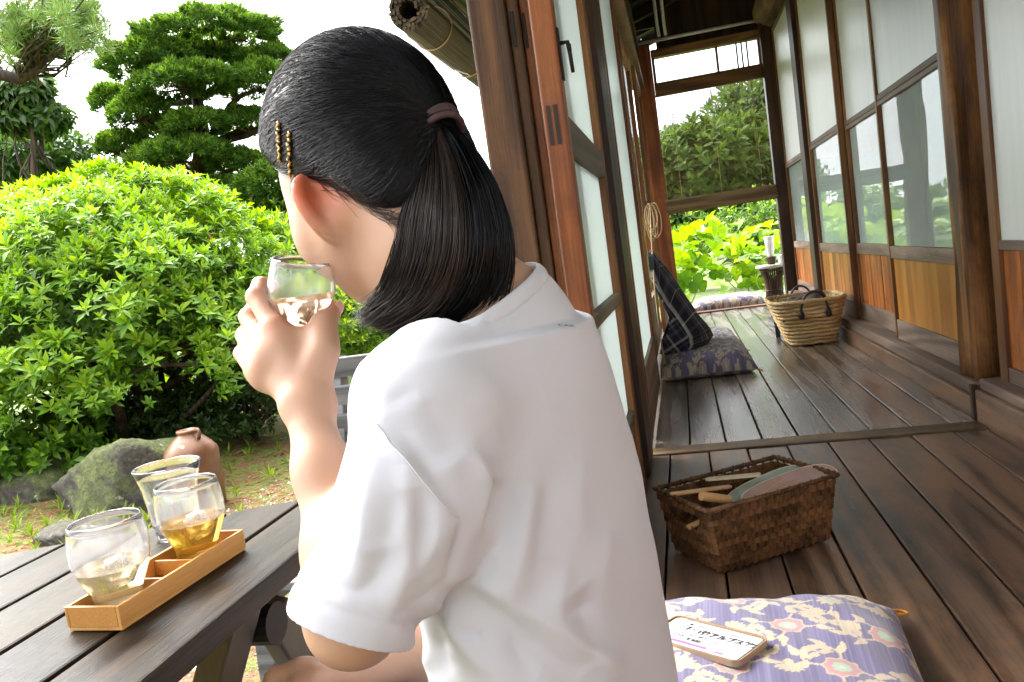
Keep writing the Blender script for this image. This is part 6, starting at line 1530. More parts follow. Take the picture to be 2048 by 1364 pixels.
# legs
for sg, hip, knee, foot in ((1, PEL+np.array([-0.02, -0.085, 0.0]), np.array([-0.525, 0.60, 0.115]), np.array([-0.52, 0.60, FEET+0.06])), (-1, PEL+np.array([-0.02, 0.085, 0.0]), np.array([-0.525, 0.76, 0.075]), np.array([-0.55, 0.76, FEET+0.06]))):
    S.chain([hip, knee], [0.062, 0.050], 0.03); S.chain([knee, knee*0.6+foot*0.4+np.array([0.02, 0, 0]), foot], [0.050, 0.048, 0.032], 0.02)
    S.cone(foot+np.array([0.02, 0, -0.02]), foot+np.array([-0.075, 0.0, -0.032]), 0.032, 0.022, 0.02)
SV, SQ = S.mesh('body', 2)
del S
def skin_mat():
    m, N, L, b = nodes_of('skin'); a = N.new('ShaderNodeAttribute'); a.attribute_name = 'tint'
    v, raw = obj_coords(N, L, rnd=False); n1 = noise_n(N, L, raw, 55, 4, 0.6); n2 = noise_n(N, L, raw, 1400, 2)
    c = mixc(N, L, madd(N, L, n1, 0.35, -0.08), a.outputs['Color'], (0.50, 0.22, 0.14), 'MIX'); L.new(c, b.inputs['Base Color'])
    b.inputs['Roughness'].default_value = 0.46; b.inputs['Specular IOR Level'].default_value = 0.4
    b.inputs['Subsurface Weight'].default_value = 0.35; b.inputs['Subsurface Radius'].default_value = (1.0, 0.35, 0.18); b.inputs['Subsurface Scale'].default_value = 0.008
    bump(N, L, b, math_node(N, L, 'ADD', n2, math_node(N, L, 'MULTIPLY', noise_n(N, L, raw, 260, 4, 0.7), 1.5)), 0.25, 0.0005); return m
girl = thing('person', 'girl in a white t-shirt with a black ponytail, seen from behind drinking', 'person', (PEL[0], PEL[1], GZ))
me = fast_mesh('body', SV, SQ, 4)
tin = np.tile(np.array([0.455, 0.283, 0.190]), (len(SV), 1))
for pts, rad, col in (([H(-0.02, 0.085, -0.03), H(-0.02, -0.085, -0.03)], 0.034, (0.62, 0.145, 0.065)), ([at(508, 592, 0.738), at(497, 634, 0.748), at(491, 671, 0.755), at(484, 707, 0.757), at(667, 619, 0.742), mI, mM, mR], 0.014, (0.57, 0.27, 0.18)), ([H(0.072, 0, -0.076)], 0.016, (0.55, 0.20, 0.17))):  # ear redness painted in for backlight glow; knuckles and lips naturally redder
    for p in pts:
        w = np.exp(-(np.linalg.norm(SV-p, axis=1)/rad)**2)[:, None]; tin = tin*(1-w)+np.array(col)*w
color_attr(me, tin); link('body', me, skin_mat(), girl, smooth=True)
NAIL = plain('fingernail', (0.74, 0.42, 0.36), 0.25, 0, 0.03)
th_d = unit(at(667, 619, 0.742)-at(648, 648, 0.724)); tn = unit(RX*0.75-FX*0.45+UX*0.1); tn = unit(tn-th_d*(tn@th_d))
bm = bmesh.new(); bmesh.ops.create_uvsphere(bm, u_segments=16, v_segments=8, radius=1.0)
me = bpy.data.meshes.new('thumb_nail'); bm.to_mesh(me); bm.free(); Mx = Matrix.Identity(4); ts = np.cross(tn, th_d); npos = at(667, 619, 0.742)+tn*0.0062+th_d*0.001
for i in range(3): Mx[i][0], Mx[i][1], Mx[i][2], Mx[i][3] = th_d[i]*0.0078, ts[i]*0.0062, tn[i]*0.0026, npos[i]
me.transform(Mx); link('thumb_nail', me, NAIL, girl, smooth=True)
EYE = plain('eye_white', (0.8, 0.8, 0.78), 0.2, 0, 0.02); IRIS = plain('iris', (0.02, 0.012, 0.008), 0.15)
for sg in (1, -1):
    bm = bmesh.new(); bmesh.ops.create_uvsphere(bm, u_segments=16, v_segments=10, radius=0.0105); me = bpy.data.meshes.new('eye'); bm.to_mesh(me); bm.free(); me.transform(Matrix.Translation(H(0.0725, sg*0.031, -0.018))); e = link('eye', me, EYE, girl, smooth=True)
    bm = bmesh.new(); bmesh.ops.create_uvsphere(bm, u_segments=12, v_segments=8, radius=0.0055); me = bpy.data.meshes.new('iris'); bm.to_mesh(me); bm.free(); me.transform(Matrix.Translation(H(0.0788, sg*0.031, -0.019))); link('iris', me, IRIS, e, smooth=True)

def cat_like(P, n):
    for _ in range(2):
        P = np.concatenate([P[:1]]+[np.stack([0.75*a+0.25*b, 0.25*a+0.75*b]) for a, b in zip(P[:-1], P[1:])]+[P[-1:]])
    return P
# ---- t-shirt
NECK = unit(H(-0.045, 0, -0.10)-NB)
T = Field((-0.46, 0.40, 0.06), (0.10, 1.04, 0.66), 0.0036)
mid = (LS+RS)/2
T.loft([(np.array([-0.142, 0.690, 0.07]), tL, tF, 0.153, 0.112, 0.070), (np.array([-0.142, 0.690, 0.20]), tL, tF, 0.150, 0.108, 0.073), (np.array([-0.152, 0.698, 0.33]), tL, tF, 0.145, 0.108, 0.080), (np.array([-0.163, 0.704, 0.43]), tL, tF, 0.140, 0.104, 0.086),
        (np.array([-0.172, 0.708, 0.50]), tL, tF, 0.122, 0.085, 0.082), (np.array([-0.172, 0.708, 0.545]), tL, tF, 0.095, 0.06, 0.072)], 0.03)
T.cone(LS, RS, 0.052, 0.054, 0.06); T.cone(NB+NECK*0.06, mid+np.array([0, 0, 0.0]), 0.058, 0.085, 0.06); T.cone(NB+np.array([0,0,-.012]), LS, 0.054, 0.046, 0.04); T.cone(NB+np.array([0,0,-.01]), RS, 0.058, 0.052, 0.04)
AD = unit(EL-LS); SLV = EL+AD*0.006
T.chain([LS+(RS-LS)*0.12, LS*0.55+SLV*0.45+tF*-0.020, SLV*0.92+LS*0.08, SLV+AD*0.04], [0.052, 0.055, 0.0462, 0.0435], 0.022)
ADR = unit(ER-RS); SR = ER-ADR*0.02
T.chain([RS+(LS-RS)*0.12, RS*0.5+SR*0.5, SR], [0.064, 0.064, 0.060], 0.022)
TV, TQ = T.mesh('t_shirt', 3); del T
# hems: neck ring, sleeve ends, bottom
def sd_plane(V, p, n): return (V-p)@unit(np.asarray(n, float))
neck_ax = unit(NECK+np.array([0.10, -0.05, 0.25])); NC = NB+NECK*0.034
in_neck = (np.linalg.norm((TV-NC)-((TV-NC)@neck_ax)[:, None]*neck_ax, axis=1) < 0.10) & (sd_plane(TV, NC, neck_ax) > -0.02)
ax_d = np.linalg.norm((TV-EL)-((TV-EL)@AD)[:, None]*AD, axis=1)
slv_l = (sd_plane(TV, SLV+AD*0.002, AD) > 0) & (np.linalg.norm(TV-SLV, axis=1) < 0.10) & (ax_d < 0.066)
slv_r = (sd_plane(TV, SR-ADR*0.0, ADR) > 0) & (np.linalg.norm(TV-SR, axis=1) < 0.11)
bot = TV[:, 2] < 0.0725
keep = ~((in_neck & (sd_plane(TV, NC, neck_ax) > 0.0)) | slv_l | slv_r | bot)
TV, TQ = sub_mesh(TV, TQ, keep)
ed = np.sort(np.concatenate([TQ[:, [0, 1]], TQ[:, [1, 2]], TQ[:, [2, 3]], TQ[:, [3, 0]]]), 1)
ue, ucnt = np.unique(ed, axis=0, return_counts=True); bv_ = np.unique(ue[ucnt == 1])
nbm = {}
for a, b in ue[ucnt == 1]: nbm.setdefault(a, []).append(b); nbm.setdefault(b, []).append(a)
for p, n, rr in ((NC, neck_ax, 0.11), (SLV+AD*0.002, AD, 0.11), (SR, ADR, 0.11), (np.array([0, 0, 0.0725]), np.array([0, 0, -1.0]), 9)):
    n = unit(np.asarray(n, float)); m = bv_[(np.abs((TV[bv_]-p)@n) < 0.012) & (np.linalg.norm(TV[bv_]-p, axis=1) < rr)]
    TV[m] = TV[m]-((TV[m]-p)@n)[:, None]*n
    for _ in range(6):
        new = {v: TV[v]*0.4+0.6*np.mean([TV[q] for q in nbm[v]], 0) for v in m}
        for v in m: TV[v] = new[v]
inner_relax = relax_v(TV, TQ, 0.5); keepb = np.ones(len(TV), bool); keepb[bv_] = False; TV[keepb] = inner_relax[keepb]
TN = vnormals(TV, TQ)
def px_of(V):
    v = V-CAM_POS; d = v@FX; return 1024+CAM_F*(v@RX)/d, 682-CAM_F*(v@UX)/d, d
PXs, PYs, PDs = px_of(TV)
def on_shirt(x, y):
    r2 = (PXs-x)**2+(PYs-y)**2; c = np.where(r2 < 16**2)[0]
    if len(c) == 0: return TV[np.argmin(r2)]
    return TV[c[np.argmin(PDs[c])]]
def fold(pts, amp, w, pw=0.5):
    P = np.array([on_shirt(*p) for p in pts]); best = np.full(len(TV), 9.0); tb_ = np.zeros(len(TV)); L_ = np.r_[0, np.cumsum(np.linalg.norm(np.diff(P, axis=0), axis=1))]
    for i in range(len(P)-1):
        a, b = P[i], P[i+1]; ab = b-a; t_ = np.clip(((TV-a)@ab)/(ab@ab+1e-9), 0, 1); d = np.linalg.norm(TV-a-t_[:, None]*ab, axis=1)
        m = d < best; best[m] = d[m]; tb_[m] = (L_[i]+t_[m]*(L_[i+1]-L_[i]))/L_[-1]
    return amp*np.exp(-(best/w)**1.5)*np.clip(np.sin(PI*np.clip(tb_, 0.02, 0.98)), 0, 1)**pw
disp = np.zeros(len(TV))
for pts, amp, w in [
    ([(738, 838), (780, 876), (821, 911), (880, 985), (931, 1039)], 0.0045, 0.007), ([(750, 830), (800, 868), (850, 915), (915, 1000), (950, 1045)], -0.004, 0.010),
    ([(748, 850), (728, 1000), (712, 1180)], 0.007, 0.020), ([(790, 960), (770, 1080), (745, 1200)], -0.0055, 0.015), ([(821, 916), (832, 1020), (826, 1131), (796, 1232)], 0.008, 0.012), ([(846, 960), (856, 1060), (842, 1150)], -0.010, 0.014),
    ([(890, 1000), (880, 1080), (850, 1150)], 0.006, 0.012), ([(680, 1010), (660, 1100), (650, 1200)], -0.003, 0.014),
    ([(956, 900), (981, 985), (976, 1055)], 0.009, 0.011), ([(1008, 960), (1000, 1010), (990, 1060)], -0.010, 0.016), ([(1071, 950), (1066, 1040), (1045, 1140), (1020, 1210)], 0.010, 0.016),
    ([(1120, 950), (1100, 1050), (1080, 1120)], -0.007, 0.018), ([(895, 1150), (960, 1175), (1041, 1210), (1150, 1275), (1260, 1345)], 0.011, 0.014), ([(900, 1190), (980, 1225), (1080, 1285), (1180, 1355)], -0.009, 0.016),
    ([(850, 1190), (900, 1260), (950, 1330), (985, 1364)], 0.009, 0.013), ([(830, 1235), (860, 1300), (890, 1364)], -0.007, 0.012), ([(810, 1270), (830, 1330), (845, 1364)], 0.006, 0.010),
    ([(1010, 880), (1060, 830), (1110, 800)], -0.003, 0.02), ([(1150, 1130), (1120, 1200), (1135, 1260)], 0.006, 0.014), ([(1190, 1190), (1185, 1260), (1200, 1330)], -0.005, 0.014), ([(1230, 1050), (1215, 1150), (1210, 1230)], 0.004, 0.02),
    ([(935, 1050), (930, 1100), (905, 1150)], -0.005, 0.006), ([(985, 1060), (1000, 1120), (990, 1180)], 0.004, 0.006), ([(700, 1080), (735, 1110), (790, 1095)], 0.0022, 0.006), ([(660, 1160), (710, 1170), (770, 1150)], -0.0022, 0.006), ([(1100, 1205), (1140, 1190), (1200, 1150)], 0.003, 0.007), ([(1090, 1240), (1150, 1225), (1215, 1200)], -0.003, 0.007),
    ([(1140, 1290), (1190, 1310), (1240, 1364)], 0.004, 0.009), ([(760, 800), (800, 780), (850, 770)], -0.002, 0.008), ([(870, 930), (915, 930), (955, 905)], 0.003, 0.008), ([(1020, 1290), (1060, 1330), (1090, 1364)], -0.004, 0.010), ([(1180, 900), (1170, 1000), (1180, 1080)], 0.0025, 0.012),
    ([(950, 760), (1000, 800), (1060, 900)], 0.003, 0.02), ([(860, 790), (900, 860), (940, 900)], -0.003, 0.016)]:
    disp += fold(pts, amp*1.25, w)
ph_ = TV@np.array([31.0, 17.0, 9.0]); disp += 0.0007*np.sin(ph_+2*np.sin(TV[:, 2]*40))+0.0006*np.sin(TV@np.array([-21.0, 44.0, 60.0]))
# hem bands: a stitched ridge a little above the sleeve edge
ds = -sd_plane(TV, SLV, AD); near_s = np.linalg.norm(TV-SLV, axis=1) < 0.10
disp -= np.where(near_s, 0.0016*np.exp(-((ds-0.020)/0.0035)**2), 0)
TV2 = TV+TN*disp[:, None]
TV2 = TV2
def cotton():
    m, N, L, b = nodes_of('white_cotton'); b.inputs['Base Color'].default_value = (0.56, 0.575, 0.635, 1); b.inputs['Roughness'].default_value = 0.85
    b.inputs['Sheen Weight'].default_value = 0.15; b.inputs['Specular IOR Level'].default_value = 0.2
    v, raw = obj_coords(N, L, rnd=False); n = noise_n(N, L, raw, 900, 2, 0.6); n2 = noise_n(N, L, raw, 90, 3, 0.6)
    bump(N, L, b, math_node(N, L, 'ADD', n, math_node(N, L, 'MULTIPLY', n2, 1.2)), 0.22, 0.0006)
    b.inputs['Subsurface Weight'].default_value = 0.12; b.inputs['Subsurface Radius'].default_value = (1, 1, 1); b.inputs['Subsurface Scale'].default_value = 0.006
    return m
COT = cotton()
shirt = link('t_shirt', fast_mesh('t_shirt', TV2, TQ, 4), COT, girl, smooth=True)
md = shirt.modifiers.new('thick', 'SOLIDIFY'); md.thickness = 0.0022; md.offset = -1
md = shirt.modifiers.new('sub', 'SUBSURF'); md.levels = 1; md.render_levels = 1
# ribbed neckband around the opening
ring = []
a1 = unit(np.cross(neck_ax, [0, 1, 0])); b1 = np.cross(neck_ax, a1)
nb_i = bv_[(np.abs((TV[bv_]-NC)@neck_ax) < 0.012) & (np.linalg.norm(TV[bv_]-NC, axis=1) < 0.11)]; pn = TV2[nb_i]; an = np.arctan2((pn-NC)@b1, (pn-NC)@a1)
for q in np.linspace(-PI, PI, 49)[:-1]:
    w = np.exp(-(((an-q+PI) % (2*PI)-PI)/0.10)**2)+1e-9; ring.append((pn*w[:, None]).sum(0)/w.sum())
ring = np.array(ring)
for _ in range(3): ring = 0.5*ring+0.25*np.roll(ring, 1, 0)+0.25*np.roll(ring, -1, 0)
cen = ring.mean(0); Vb = []; nb = len(ring)
for p in ring:
    o_ = unit(p-cen); 
    for dz, dr in ((-0.013, 0.0052), (-0.008, 0.0062), (-0.002, 0.0042), (0.002, 0.0008), (0.0016, -0.0012), (-0.003, 0.0012), (-0.012, 0.0030)): Vb.append(p+neck_ax*dz+o_*dr)
Qb = [(i*7+j, ((i+1) % nb)*7+j, ((i+1) % nb)*7+(j+1) % 7, i*7+(j+1) % 7) for i in range(nb) for j in range(7)]
o = link('neckband', fast_mesh('neckband', np.array(Vb), np.array(Qb), 4), COT, shirt, smooth=True); md = o.modifiers.new('sub', 'SUBSURF'); md.levels = 1; md.render_levels = 2
SEAM = plain('cotton_thread', (0.62, 0.62, 0.66), 0.9)
PXs, PYs, PDs = px_of(TV2); TV_keep = TV; TV = TV2
for pts in ([(740, 840), (760, 858), (780, 876), (800, 893), (821, 911), (850, 945), (880, 985), (905, 1012), (931, 1039)],):
    q_ = np.array([on_shirt(*p) for p in pts]); q_ = cat_like(q_, 40); MB().tube(list(q_-FX*0.0006), 0.0007, 6).build('sleeve_seam', SEAM, shirt, smooth=True)
# small printed tag below the neckband
PXs, PYs, PDs = px_of(TV2); TV_s = TV; TV = TV2
p0, p1, p2 = on_shirt(1116, 640), on_shirt(1130, 634), on_shirt(1118, 632); TNn = vnormals(TV2, TQ); i0 = np.argmin(np.linalg.norm(TV2-p0, axis=1)); nz = TNn[i0]
ax_ = unit((RX*0.9+UX*0.25)-nz*((RX*0.9+UX*0.25)@nz)); ay_ = np.cross(nz, ax_)
text_mesh('CAR', 0.0075, p0, ax_, ay_, 0.0016, plain('grey_print', (0.10, 0.10, 0.10), 0.8), shirt, 'neck_print', 0.0001)
# ---- jeans
J = Field((-0.66, 0.44, -0.36), (0.06, 0.94, 0.30), 0.008)
J.loft([(PEL+np.array([0, 0, -0.075]), tL, tF, 0.130, 0.086, 0.056), (PEL+np.array([0, 0, 0.06]), tL, tF, 0.126, 0.082, 0.055)], 0.04)
for hip, knee, foot in ((PEL+np.array([-0.02, -0.085, 0.0]), np.array([-0.525, 0.60, 0.115]), np.array([-0.52, 0.60, FEET+0.12])), (PEL+np.array([-0.02, 0.085, 0.0]), np.array([-0.525, 0.76, 0.075]), np.array([-0.55, 0.76, FEET+0.12]))):
    J.chain([hip, knee, foot], [0.072, 0.062, 0.055], 0.03)
JV, JQ = J.mesh('jeans', 2); del J
DEN = plain('denim', (0.025, 0.055, 0.13), 0.85, 0, 0.3, 420)
link('jeans', fast_mesh('jeans', JV, JQ, 4), DEN, girl, smooth=True)

# ---- hair
def hair_mat(name, col, rough=0.34):
    m, N, L, b = nodes_of(name); v, raw = obj_coords(N, L, rnd=False)
    n = noise_n(N, L, raw, 60, 3); c = ramp(N, L, n, [(0.3, tuple(x*0.6 for x in col)), (0.75, tuple(x*1.5 for x in col))]); L.new(c, b.inputs['Base Color'])
    b.inputs['Roughness'].default_value = rough; b.inputs['Specular IOR Level'].default_value = 0.28; return m
HM = hair_mat('black_hair', (0.0038, 0.0042, 0.0060), 0.27); HMB = hair_mat('brown_black_hair', (0.030, 0.020, 0.015), 0.38)
KR = np.array([0.108, 0.088, 0.112])                                           # outside of the combed hair, head axes
KC = H(-0.012, 0.0, 0.014)
HL_ = [(0.090, 0.066), (0.070, 0.046), (0.035, 0.022), (-0.001, -0.011), (-0.022, -0.030), (-0.038, -0.051), (-0.051, -0.078), (-0.066, -0.099), (-0.10, -0.13), (-0.16, -0.15)]   # hairline in (front, up)
def above(f, u):
    fs = np.array([q[0] for q in HL_])[::-1]; us = np.array([q[1] for q in HL_])[::-1]; return u-np.interp(f, fs, us)
K = Field(HC-0.16, HC+0.16, 0.0030)
sl, X, Y, Z = K._win(HC-0.16, HC+0.16); P = np.stack([X-HC[0], Y-HC[1], Z-HC[2]], -1); f_, l_, u_ = P@hF, P@hL, P@hU
q0 = [(f_+0.012)/KR[0], l_/KR[1], (u_-0.014)/KR[2]]; k0 = np.sqrt(sum(q*q for q in q0)); dd = (k0-1)*0.095
k2_ = np.sqrt(((f_+0.052)/0.062)**2+(l_/0.068)**2+((u_+0.052)/0.062)**2); d2_ = (k2_-1)*0.06; hh_ = np.maximum(0.03-np.abs(dd-d2_), 0)/0.03; dd = np.minimum(dd, d2_)-hh_*hh_*0.03*0.25
dd = dd+0.0135*np.clip(1-above(f_, u_)/0.030, 0, 1)**1.4
K.d[:] = dd; FV, FQ = K.mesh('full', 2)
from mathutils.bvhtree import BVHTree
CAPB = BVHTree.FromPolygons([tuple(v) for v in FV], [tuple(map(int, q)) for q in FQ])
cut = -above(f_, u_)*0.9
cut2 = f_-0.088                                                                # forehead stays bare
K.d[:] = np.maximum(np.maximum(dd, cut), cut2); KV, KQ = K.mesh('cap', 3); del K, X, Y, Z, P
rs = np.random.default_rng(44)
TIE = at(872, 246, 0.690); TIEd = unit(at(905, 300, 0.674)-TIE)
def on_cap(p, lift=0.0):
    p = np.atleast_2d(p); lift = np.broadcast_to(np.asarray(lift, float).reshape(-1), (len(p),)); out = np.empty_like(p); o_ = Vector(KC)
    for i, q in enumerate(p):
        d = (Vector(q)-o_).normalized(); h = CAPB.ray_cast(o_+d*0.3, -d)
        out[i] = np.array(h[0])+np.array(d)*lift[i] if h[0] is not None else q
    return out
def tubes(name, paths, rad, mat, parent, n=3):
    """many strands of equal length m: paths (N,m,3)"""
    Np, m, _ = paths.shape; t_ = np.gradient(paths, axis=1); t_ = unit(t_); ref = unit(np.cross(t_, np.array([0.3, 0.5, 0.81]))); b_ = np.cross(t_, ref)
    rd = np.broadcast_to(rad, (Np, m))[..., None]; V = []
    for k in range(n):
        th = 2*PI*k/n; V.append(paths+rd*(ref*math.cos(th)+b_*math.sin(th)))
    V = np.stack(V, 2).reshape(-1, 3); base = (np.arange(Np)[:, None]*m+np.arange(m-1)[None])[..., None]*n
    Q = []
    for k in range(n): k2 = (k+1) % n; Q.append(np.concatenate([base+k, base+k2, base+n+k2, base+n+k], -1))
    Q = np.stack(Q, 2).reshape(-1, 4); o = link(name, fast_mesh(name, V, Q, 4), mat, parent, smooth=True); return o
hair = link('hair', fast_mesh('hair', KV, KQ, 4), HM, girl, smooth=True)
# combed strands from the hairline to the tie
NS = 7000; m = 14
side = np.where(rs.uniform(size=NS) < 0.72, 1, -1); tt_ = rs.uniform(0, 1, NS)
fs = np.interp(tt_, [0, 0.2, 0.4, 0.6, 0.8, 1.0], [0.084, 0.066, 0.035, 0.0, -0.036, -0.066]); us = np.interp(tt_, [0, 0.2, 0.4, 0.6, 0.8, 1.0], [0.064, 0.046, 0.023, -0.009, -0.048, -0.092])
ls = np.sqrt(np.clip(1-((fs+0.012)/KR[0])**2-((us-0.014)/KR[2])**2, 0.04, 1))*KR[1]*side*np.where(tt_ < 0.12, rs.uniform(0, 1, NS), 1)
S0 = HC+fs[:, None]*hF+ls[:, None]*hL+us[:, None]*hU
inner = rs.uniform(size=NS) < 0.55                                              # many start on the crown, not at the edge
dirs = unit(rs.normal(size=(NS, 3))); dirs = np.where(((dirs@hU) < -0.1)[:, None], -dirs, dirs); S1 = KC+(dirs@hF)[:, None]*KR[0]*hF+(dirs@hL)[:, None]*KR[1]*hL+(dirs@hU)[:, None]*KR[2]*hU
r1_ = S1-HC; inner &= (above(r1_@hF, r1_@hU) > 0.006) & ((r1_@hF) < 0.082)
S0 = np.where(inner[:, None], S1, S0)
s_ = np.linspace(0, 1, m)[None, :, None]; E = TIE+rs.normal(size=(NS, 3))*0.006
clump = rs.integers(0, 160, NS); cj = rs.normal(size=(160, 3))*0.010
ctrl = (S0+E)/2+cj[clump]+hU*0.012
paths = (1-s_)**2*S0[:, None]+2*s_*(1-s_)*ctrl[:, None]+s_**2*E[:, None]
lift = (rs.uniform(-0.0002, 0.0016, (NS, 1))*np.ones((1, m)))+0.0004*np.sin(np.linspace(0, 5, m)[None]+rs.uniform(0, 6, (NS, 1)))-0.0012*np.clip(1-np.linspace(0, 8, m)[None], 0, 1)
paths = on_cap(paths.reshape(-1, 3), lift.reshape(-1)).reshape(NS, m, 3)
paths = paths*(1-s_**6)+E[:, None]*s_**6
tubes('combed_strands', paths, 0.00027, HM, hair)['kind'] = 'stuff'
# ponytail
def gpath(L_): return np.array([at(*p) for p in L_])
GO = gpath([(884, 232, .690), (935, 285, .676), (985, 372, .668), (1010, 470, .668), (1003, 560, .674), (968, 622, .682), (905, 650, .690)])
GM_ = gpath([(876, 250, .684), (908, 325, .664), (928, 425, .650), (925, 525, .652), (890, 600, .664), (830, 640, .676), (775, 655, .684)])
GI = gpath([(862, 262, .684), (838, 338, .668), (814, 428, .662), (798, 515, .664), (775, 585, .672), (745, 622, .680), (722, 636, .686)])
def cat(G, t):                                     # smooth interpolation along the guide
    n_ = len(G)-1; q = np.clip(t, 0, 0.99999)*n_; i = q.astype(int); f = (q-i)[..., None]
    P0, P1, P2, P3 = G[np.clip(i-1, 0, n_)], G[i], G[np.clip(i+1, 0, n_)], G[np.clip(i+2, 0, n_)]
    return 0.5*((2*P1)+(-P0+P2)*f+(2*P0-5*P1+4*P2-P3)*f**2+(-P0+3*P1-3*P2+P3)*f**3)
def tail(a, b, t):
    """a across (0 inner .. 1 outer), b through the thickness, t along"""
    A = np.asarray(a)[..., None]; gi, gm, go = cat(GI, t), cat(GM_, t), cat(GO, t)
    p = np.where(A < 0.5, gi*(1-2*A)+gm*2*A, gm*(2-2*A)+go*(2*A-1))
    th = 0.010+0.026*np.sin(PI*np.clip(t*0.85+0.08, 0, 1))*(1-np.abs(2*np.asarray(a)-1)**2.2)
    return p+FX*(np.asarray(b)*th+th*0.9)[..., None]
na, nt_ = 36, 40; core = []
for i in range(na):
    q = 2*PI*i/na; core.append(tail(np.full(nt_, 0.5+0.47*math.cos(q)), np.full(nt_, 0.92*math.sin(q)), np.linspace(0.0, 0.90, nt_)))
core = np.array(core); idc = np.arange(na*nt_).reshape(na, nt_)
Qc = np.array([(idc[i, j], idc[(i+1) % na, j], idc[(i+1) % na, j+1], idc[i, j+1]) for i in range(na) for j in range(nt_-1)])
link('ponytail_core', fast_mesh('ponytail_core', core.reshape(-1, 3), Qc, 4), HM, hair, smooth=True)
def ponytail(N_, seed, rad, mat, lo, hi, name, blo=-1.25, bhi=1.1):
    rs = np.random.default_rng(seed); m = 26; nc = 90
    ca, cb = rs.uniform(lo, hi, nc), rs.uniform(blo, bhi, nc); k = rs.integers(0, nc, N_)
    a = np.clip(ca[k]+rs.normal(size=N_)*0.035, -0.04, 1.04); b = cb[k]+rs.normal(size=N_)*0.10
    ln = np.clip(rs.normal(0.955, 0.045, N_), 0.75, 1.0); t = np.linspace(0, 1, m)[None]*ln[:, None]
    cw = rs.uniform(0, 6.28, nc)[k][:, None]; aa = a[:, None]+0.030*np.sin(t*5+cw)*t+rs.normal(size=(N_, 1))*0.035*t
    P = tail(aa, np.repeat(b[:, None], m, 1), t); P += (rs.normal(size=(N_, 1, 3))*0.0022)*t[..., None]*2
    tp = np.clip((1.02-np.linspace(0, 1, m)[None])*5, 0.25, 1); o = tubes(name, P, rad*tp, mat, hair); o['kind'] = 'stuff'
ponytail(5200, 61, 0.00033, HM, 0.0, 1.0, 'ponytail_strands'); ponytail(1500, 62, 0.00033, HMB, 0.0, 0.55, 'ponytail_strands', -1.35, -0.8)
# loose wisps at the nape, temple and along the tail
W_ = []
for k in range(60):
    t = rs.uniform(); m = 14; s1 = np.linspace(0, 1, m)[:, None]
    if k < 26:
        x, y = rs.uniform(640, 815), 0; y = 378+(x-640)*0.36+rs.normal()*8; p = at(x, y, 0.700+0.0*(x-640)); e = at(x+rs.normal(14, 12), y+rs.uniform(15, 55), 0.712+rs.uniform(-.012, .006)); c = at(x+rs.normal(8, 25), y+40, 0.700)
    elif k < 32:
        p = at(rs.uniform(545, 590), rs.uniform(330, 365), 0.735); e = p-UX*rs.uniform(0.02, 0.06)+RX*rs.normal(0.008, 0.008); c = (p+e)/2+RX*rs.normal(0.0, 0.008)
    elif k < 44:
        x = rs.uniform(560, 640); p = at(x, 180-(x-560)*0.9, 0.74); e = p+UX*rs.uniform(-0.005, 0.008)-RX*rs.uniform(0.004, 0.02)+FX*0.01; c = (p+e)/2+UX*0.004
    else:
        a = rs.uniform(0.1, 0.9); p = tail(np.array([1.02]), np.array([-0.3]), np.array([a*0.8]))[0]; e = p+RX*rs.uniform(0.004, 0.02)+UX*rs.uniform(-0.02, 0.015); c = (p+e)/2+RX*0.006
    W_.append((1-s1)**2*p+2*s1*(1-s1)*c+s1**2*e)
m = 14; tubes('loose_hairs', np.array(W_), 0.00013, HMB, hair)['kind'] = 'stuff'
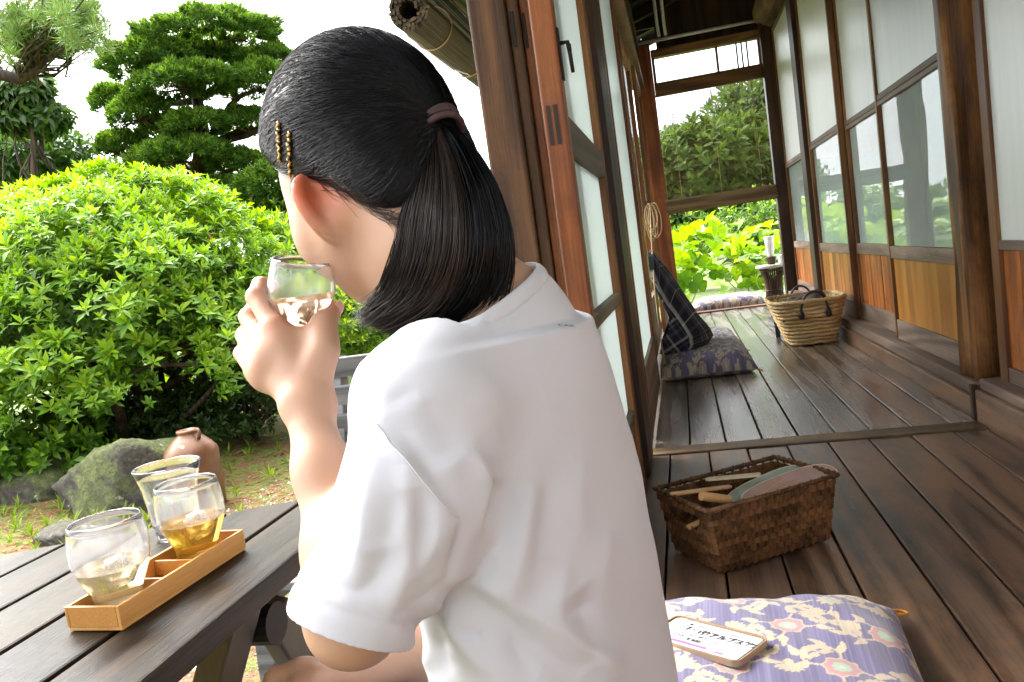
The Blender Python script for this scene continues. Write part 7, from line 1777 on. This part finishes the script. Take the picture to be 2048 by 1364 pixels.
# fine short hairs softening the hairline over the nape
SKB = BVHTree.FromPolygons([tuple(v) for v in SV], [tuple(map(int, q)) for q in SQ]); FH = []
for k in range(520):
    f = rs.uniform(-0.075, 0.012); fs_ = [q[0] for q in HL_][::-1]; us_ = [q[1] for q in HL_][::-1]; u = np.interp(f, fs_, us_)+rs.normal()*0.004+0.004
    l0 = 0.075*math.sqrt(max(0.02, 1-(f/0.1)**2))*rs.uniform(0.75, 1.1); dirn = unit(-hU*rs.uniform(0.5, 1.1)-hF*rs.uniform(0.1, 0.9)+hL*rs.normal()*0.15); Ln_ = rs.gamma(3.0, 0.0062)
    p = H(f, l0, u); path = []; cv_ = rs.normal()*0.35
    for q in np.linspace(0, 1, 6):
        pq = p+dirn*Ln_*q+(hL*cv_-hF*abs(cv_))*Ln_*q*q; c_ = H(-0.03, 0, -0.05); d = Vector(pq-c_).normalized(); hit = SKB.ray_cast(Vector(c_)+d*0.14, -d)
        path.append(np.array(hit[0])+np.array(d)*(0.0008+0.0016*q) if hit[0] is not None else pq)
    path = np.array(path)
    if np.linalg.norm(np.diff(path, axis=0), axis=1).max() < 0.012: FH.append(path)
if FH: tubes('nape_hairs', np.array(FH), 0.00017, HMB, hair)['kind'] = 'stuff'
# hair tie and pins
TM = plain('hair_tie_elastic', (0.055, 0.028, 0.032), 0.75, 0, 0.2, 300)
a2 = unit(np.cross(TIEd, [0.2, 0.9, 0.3])); b2 = np.cross(TIEd, a2)
tie = None
for k, (off, rr, tl) in enumerate(((-0.005, 0.0185, 0.12), (0.0015, 0.0178, -0.10), (0.006, 0.0190, 0.05))):
    loop = [TIE+TIEd*(0.006+off+tl*0.03*math.sin(q+k))+rr*(a2*math.cos(q)*1.05+b2*math.sin(q)) for q in np.linspace(0, 2*PI, 29)]
    o = MB().tube(loop, 0.0030, 8, False).build('hair_tie', TM, girl if tie is None else tie, smooth=True)
    if tie is None: tie = o
    else: o.name = 'tie_loop'
PG = plain('gold_pin', (0.55, 0.36, 0.12), 0.3, 0.9, 0.1); PB = plain('dark_pin', (0.05, 0.035, 0.025), 0.4, 0.4)
for (x0, y0, x1, y1) in ((560, 245, 563, 322), (581, 264, 583, 352)):
    pts = []
    for q in np.linspace(0, 1, 40):
        dv = Vector(at(x0+(x1-x0)*q+1.6*math.sin(q*40), y0+(y1-y0)*q, 1.0)-CAM_POS).normalized(); hit = CAPB.ray_cast(Vector(CAM_POS), dv)
        if hit[0] is not None: pts.append(np.array(hit[0])+np.array(hit[1])*0.0022)
    pin = MB().tube(pts, 0.00115, 6).build('hair_pin', PG, girl, smooth=True)
    for q in range(3, min(24, len(pts)-2), 2):
        d = unit(pts[q+1]-pts[q-1]); MB().tube([pts[q]-d*0.0011, pts[q]+d*0.0011], 0.0017, 6).build('pin_bead', PB if q % 4 == 1 else PG, pin)
# ---- the glass she drinks from
gax = unit(UX*0.965+RX*0.09-FX*0.22)
tasting_glass('glass of rosy drink the girl raises to her mouth', at(600, 684, 0.748), gax, GM3, LIQ3, 0.047, sc=0.955)
bpy.context.view_layer.update()
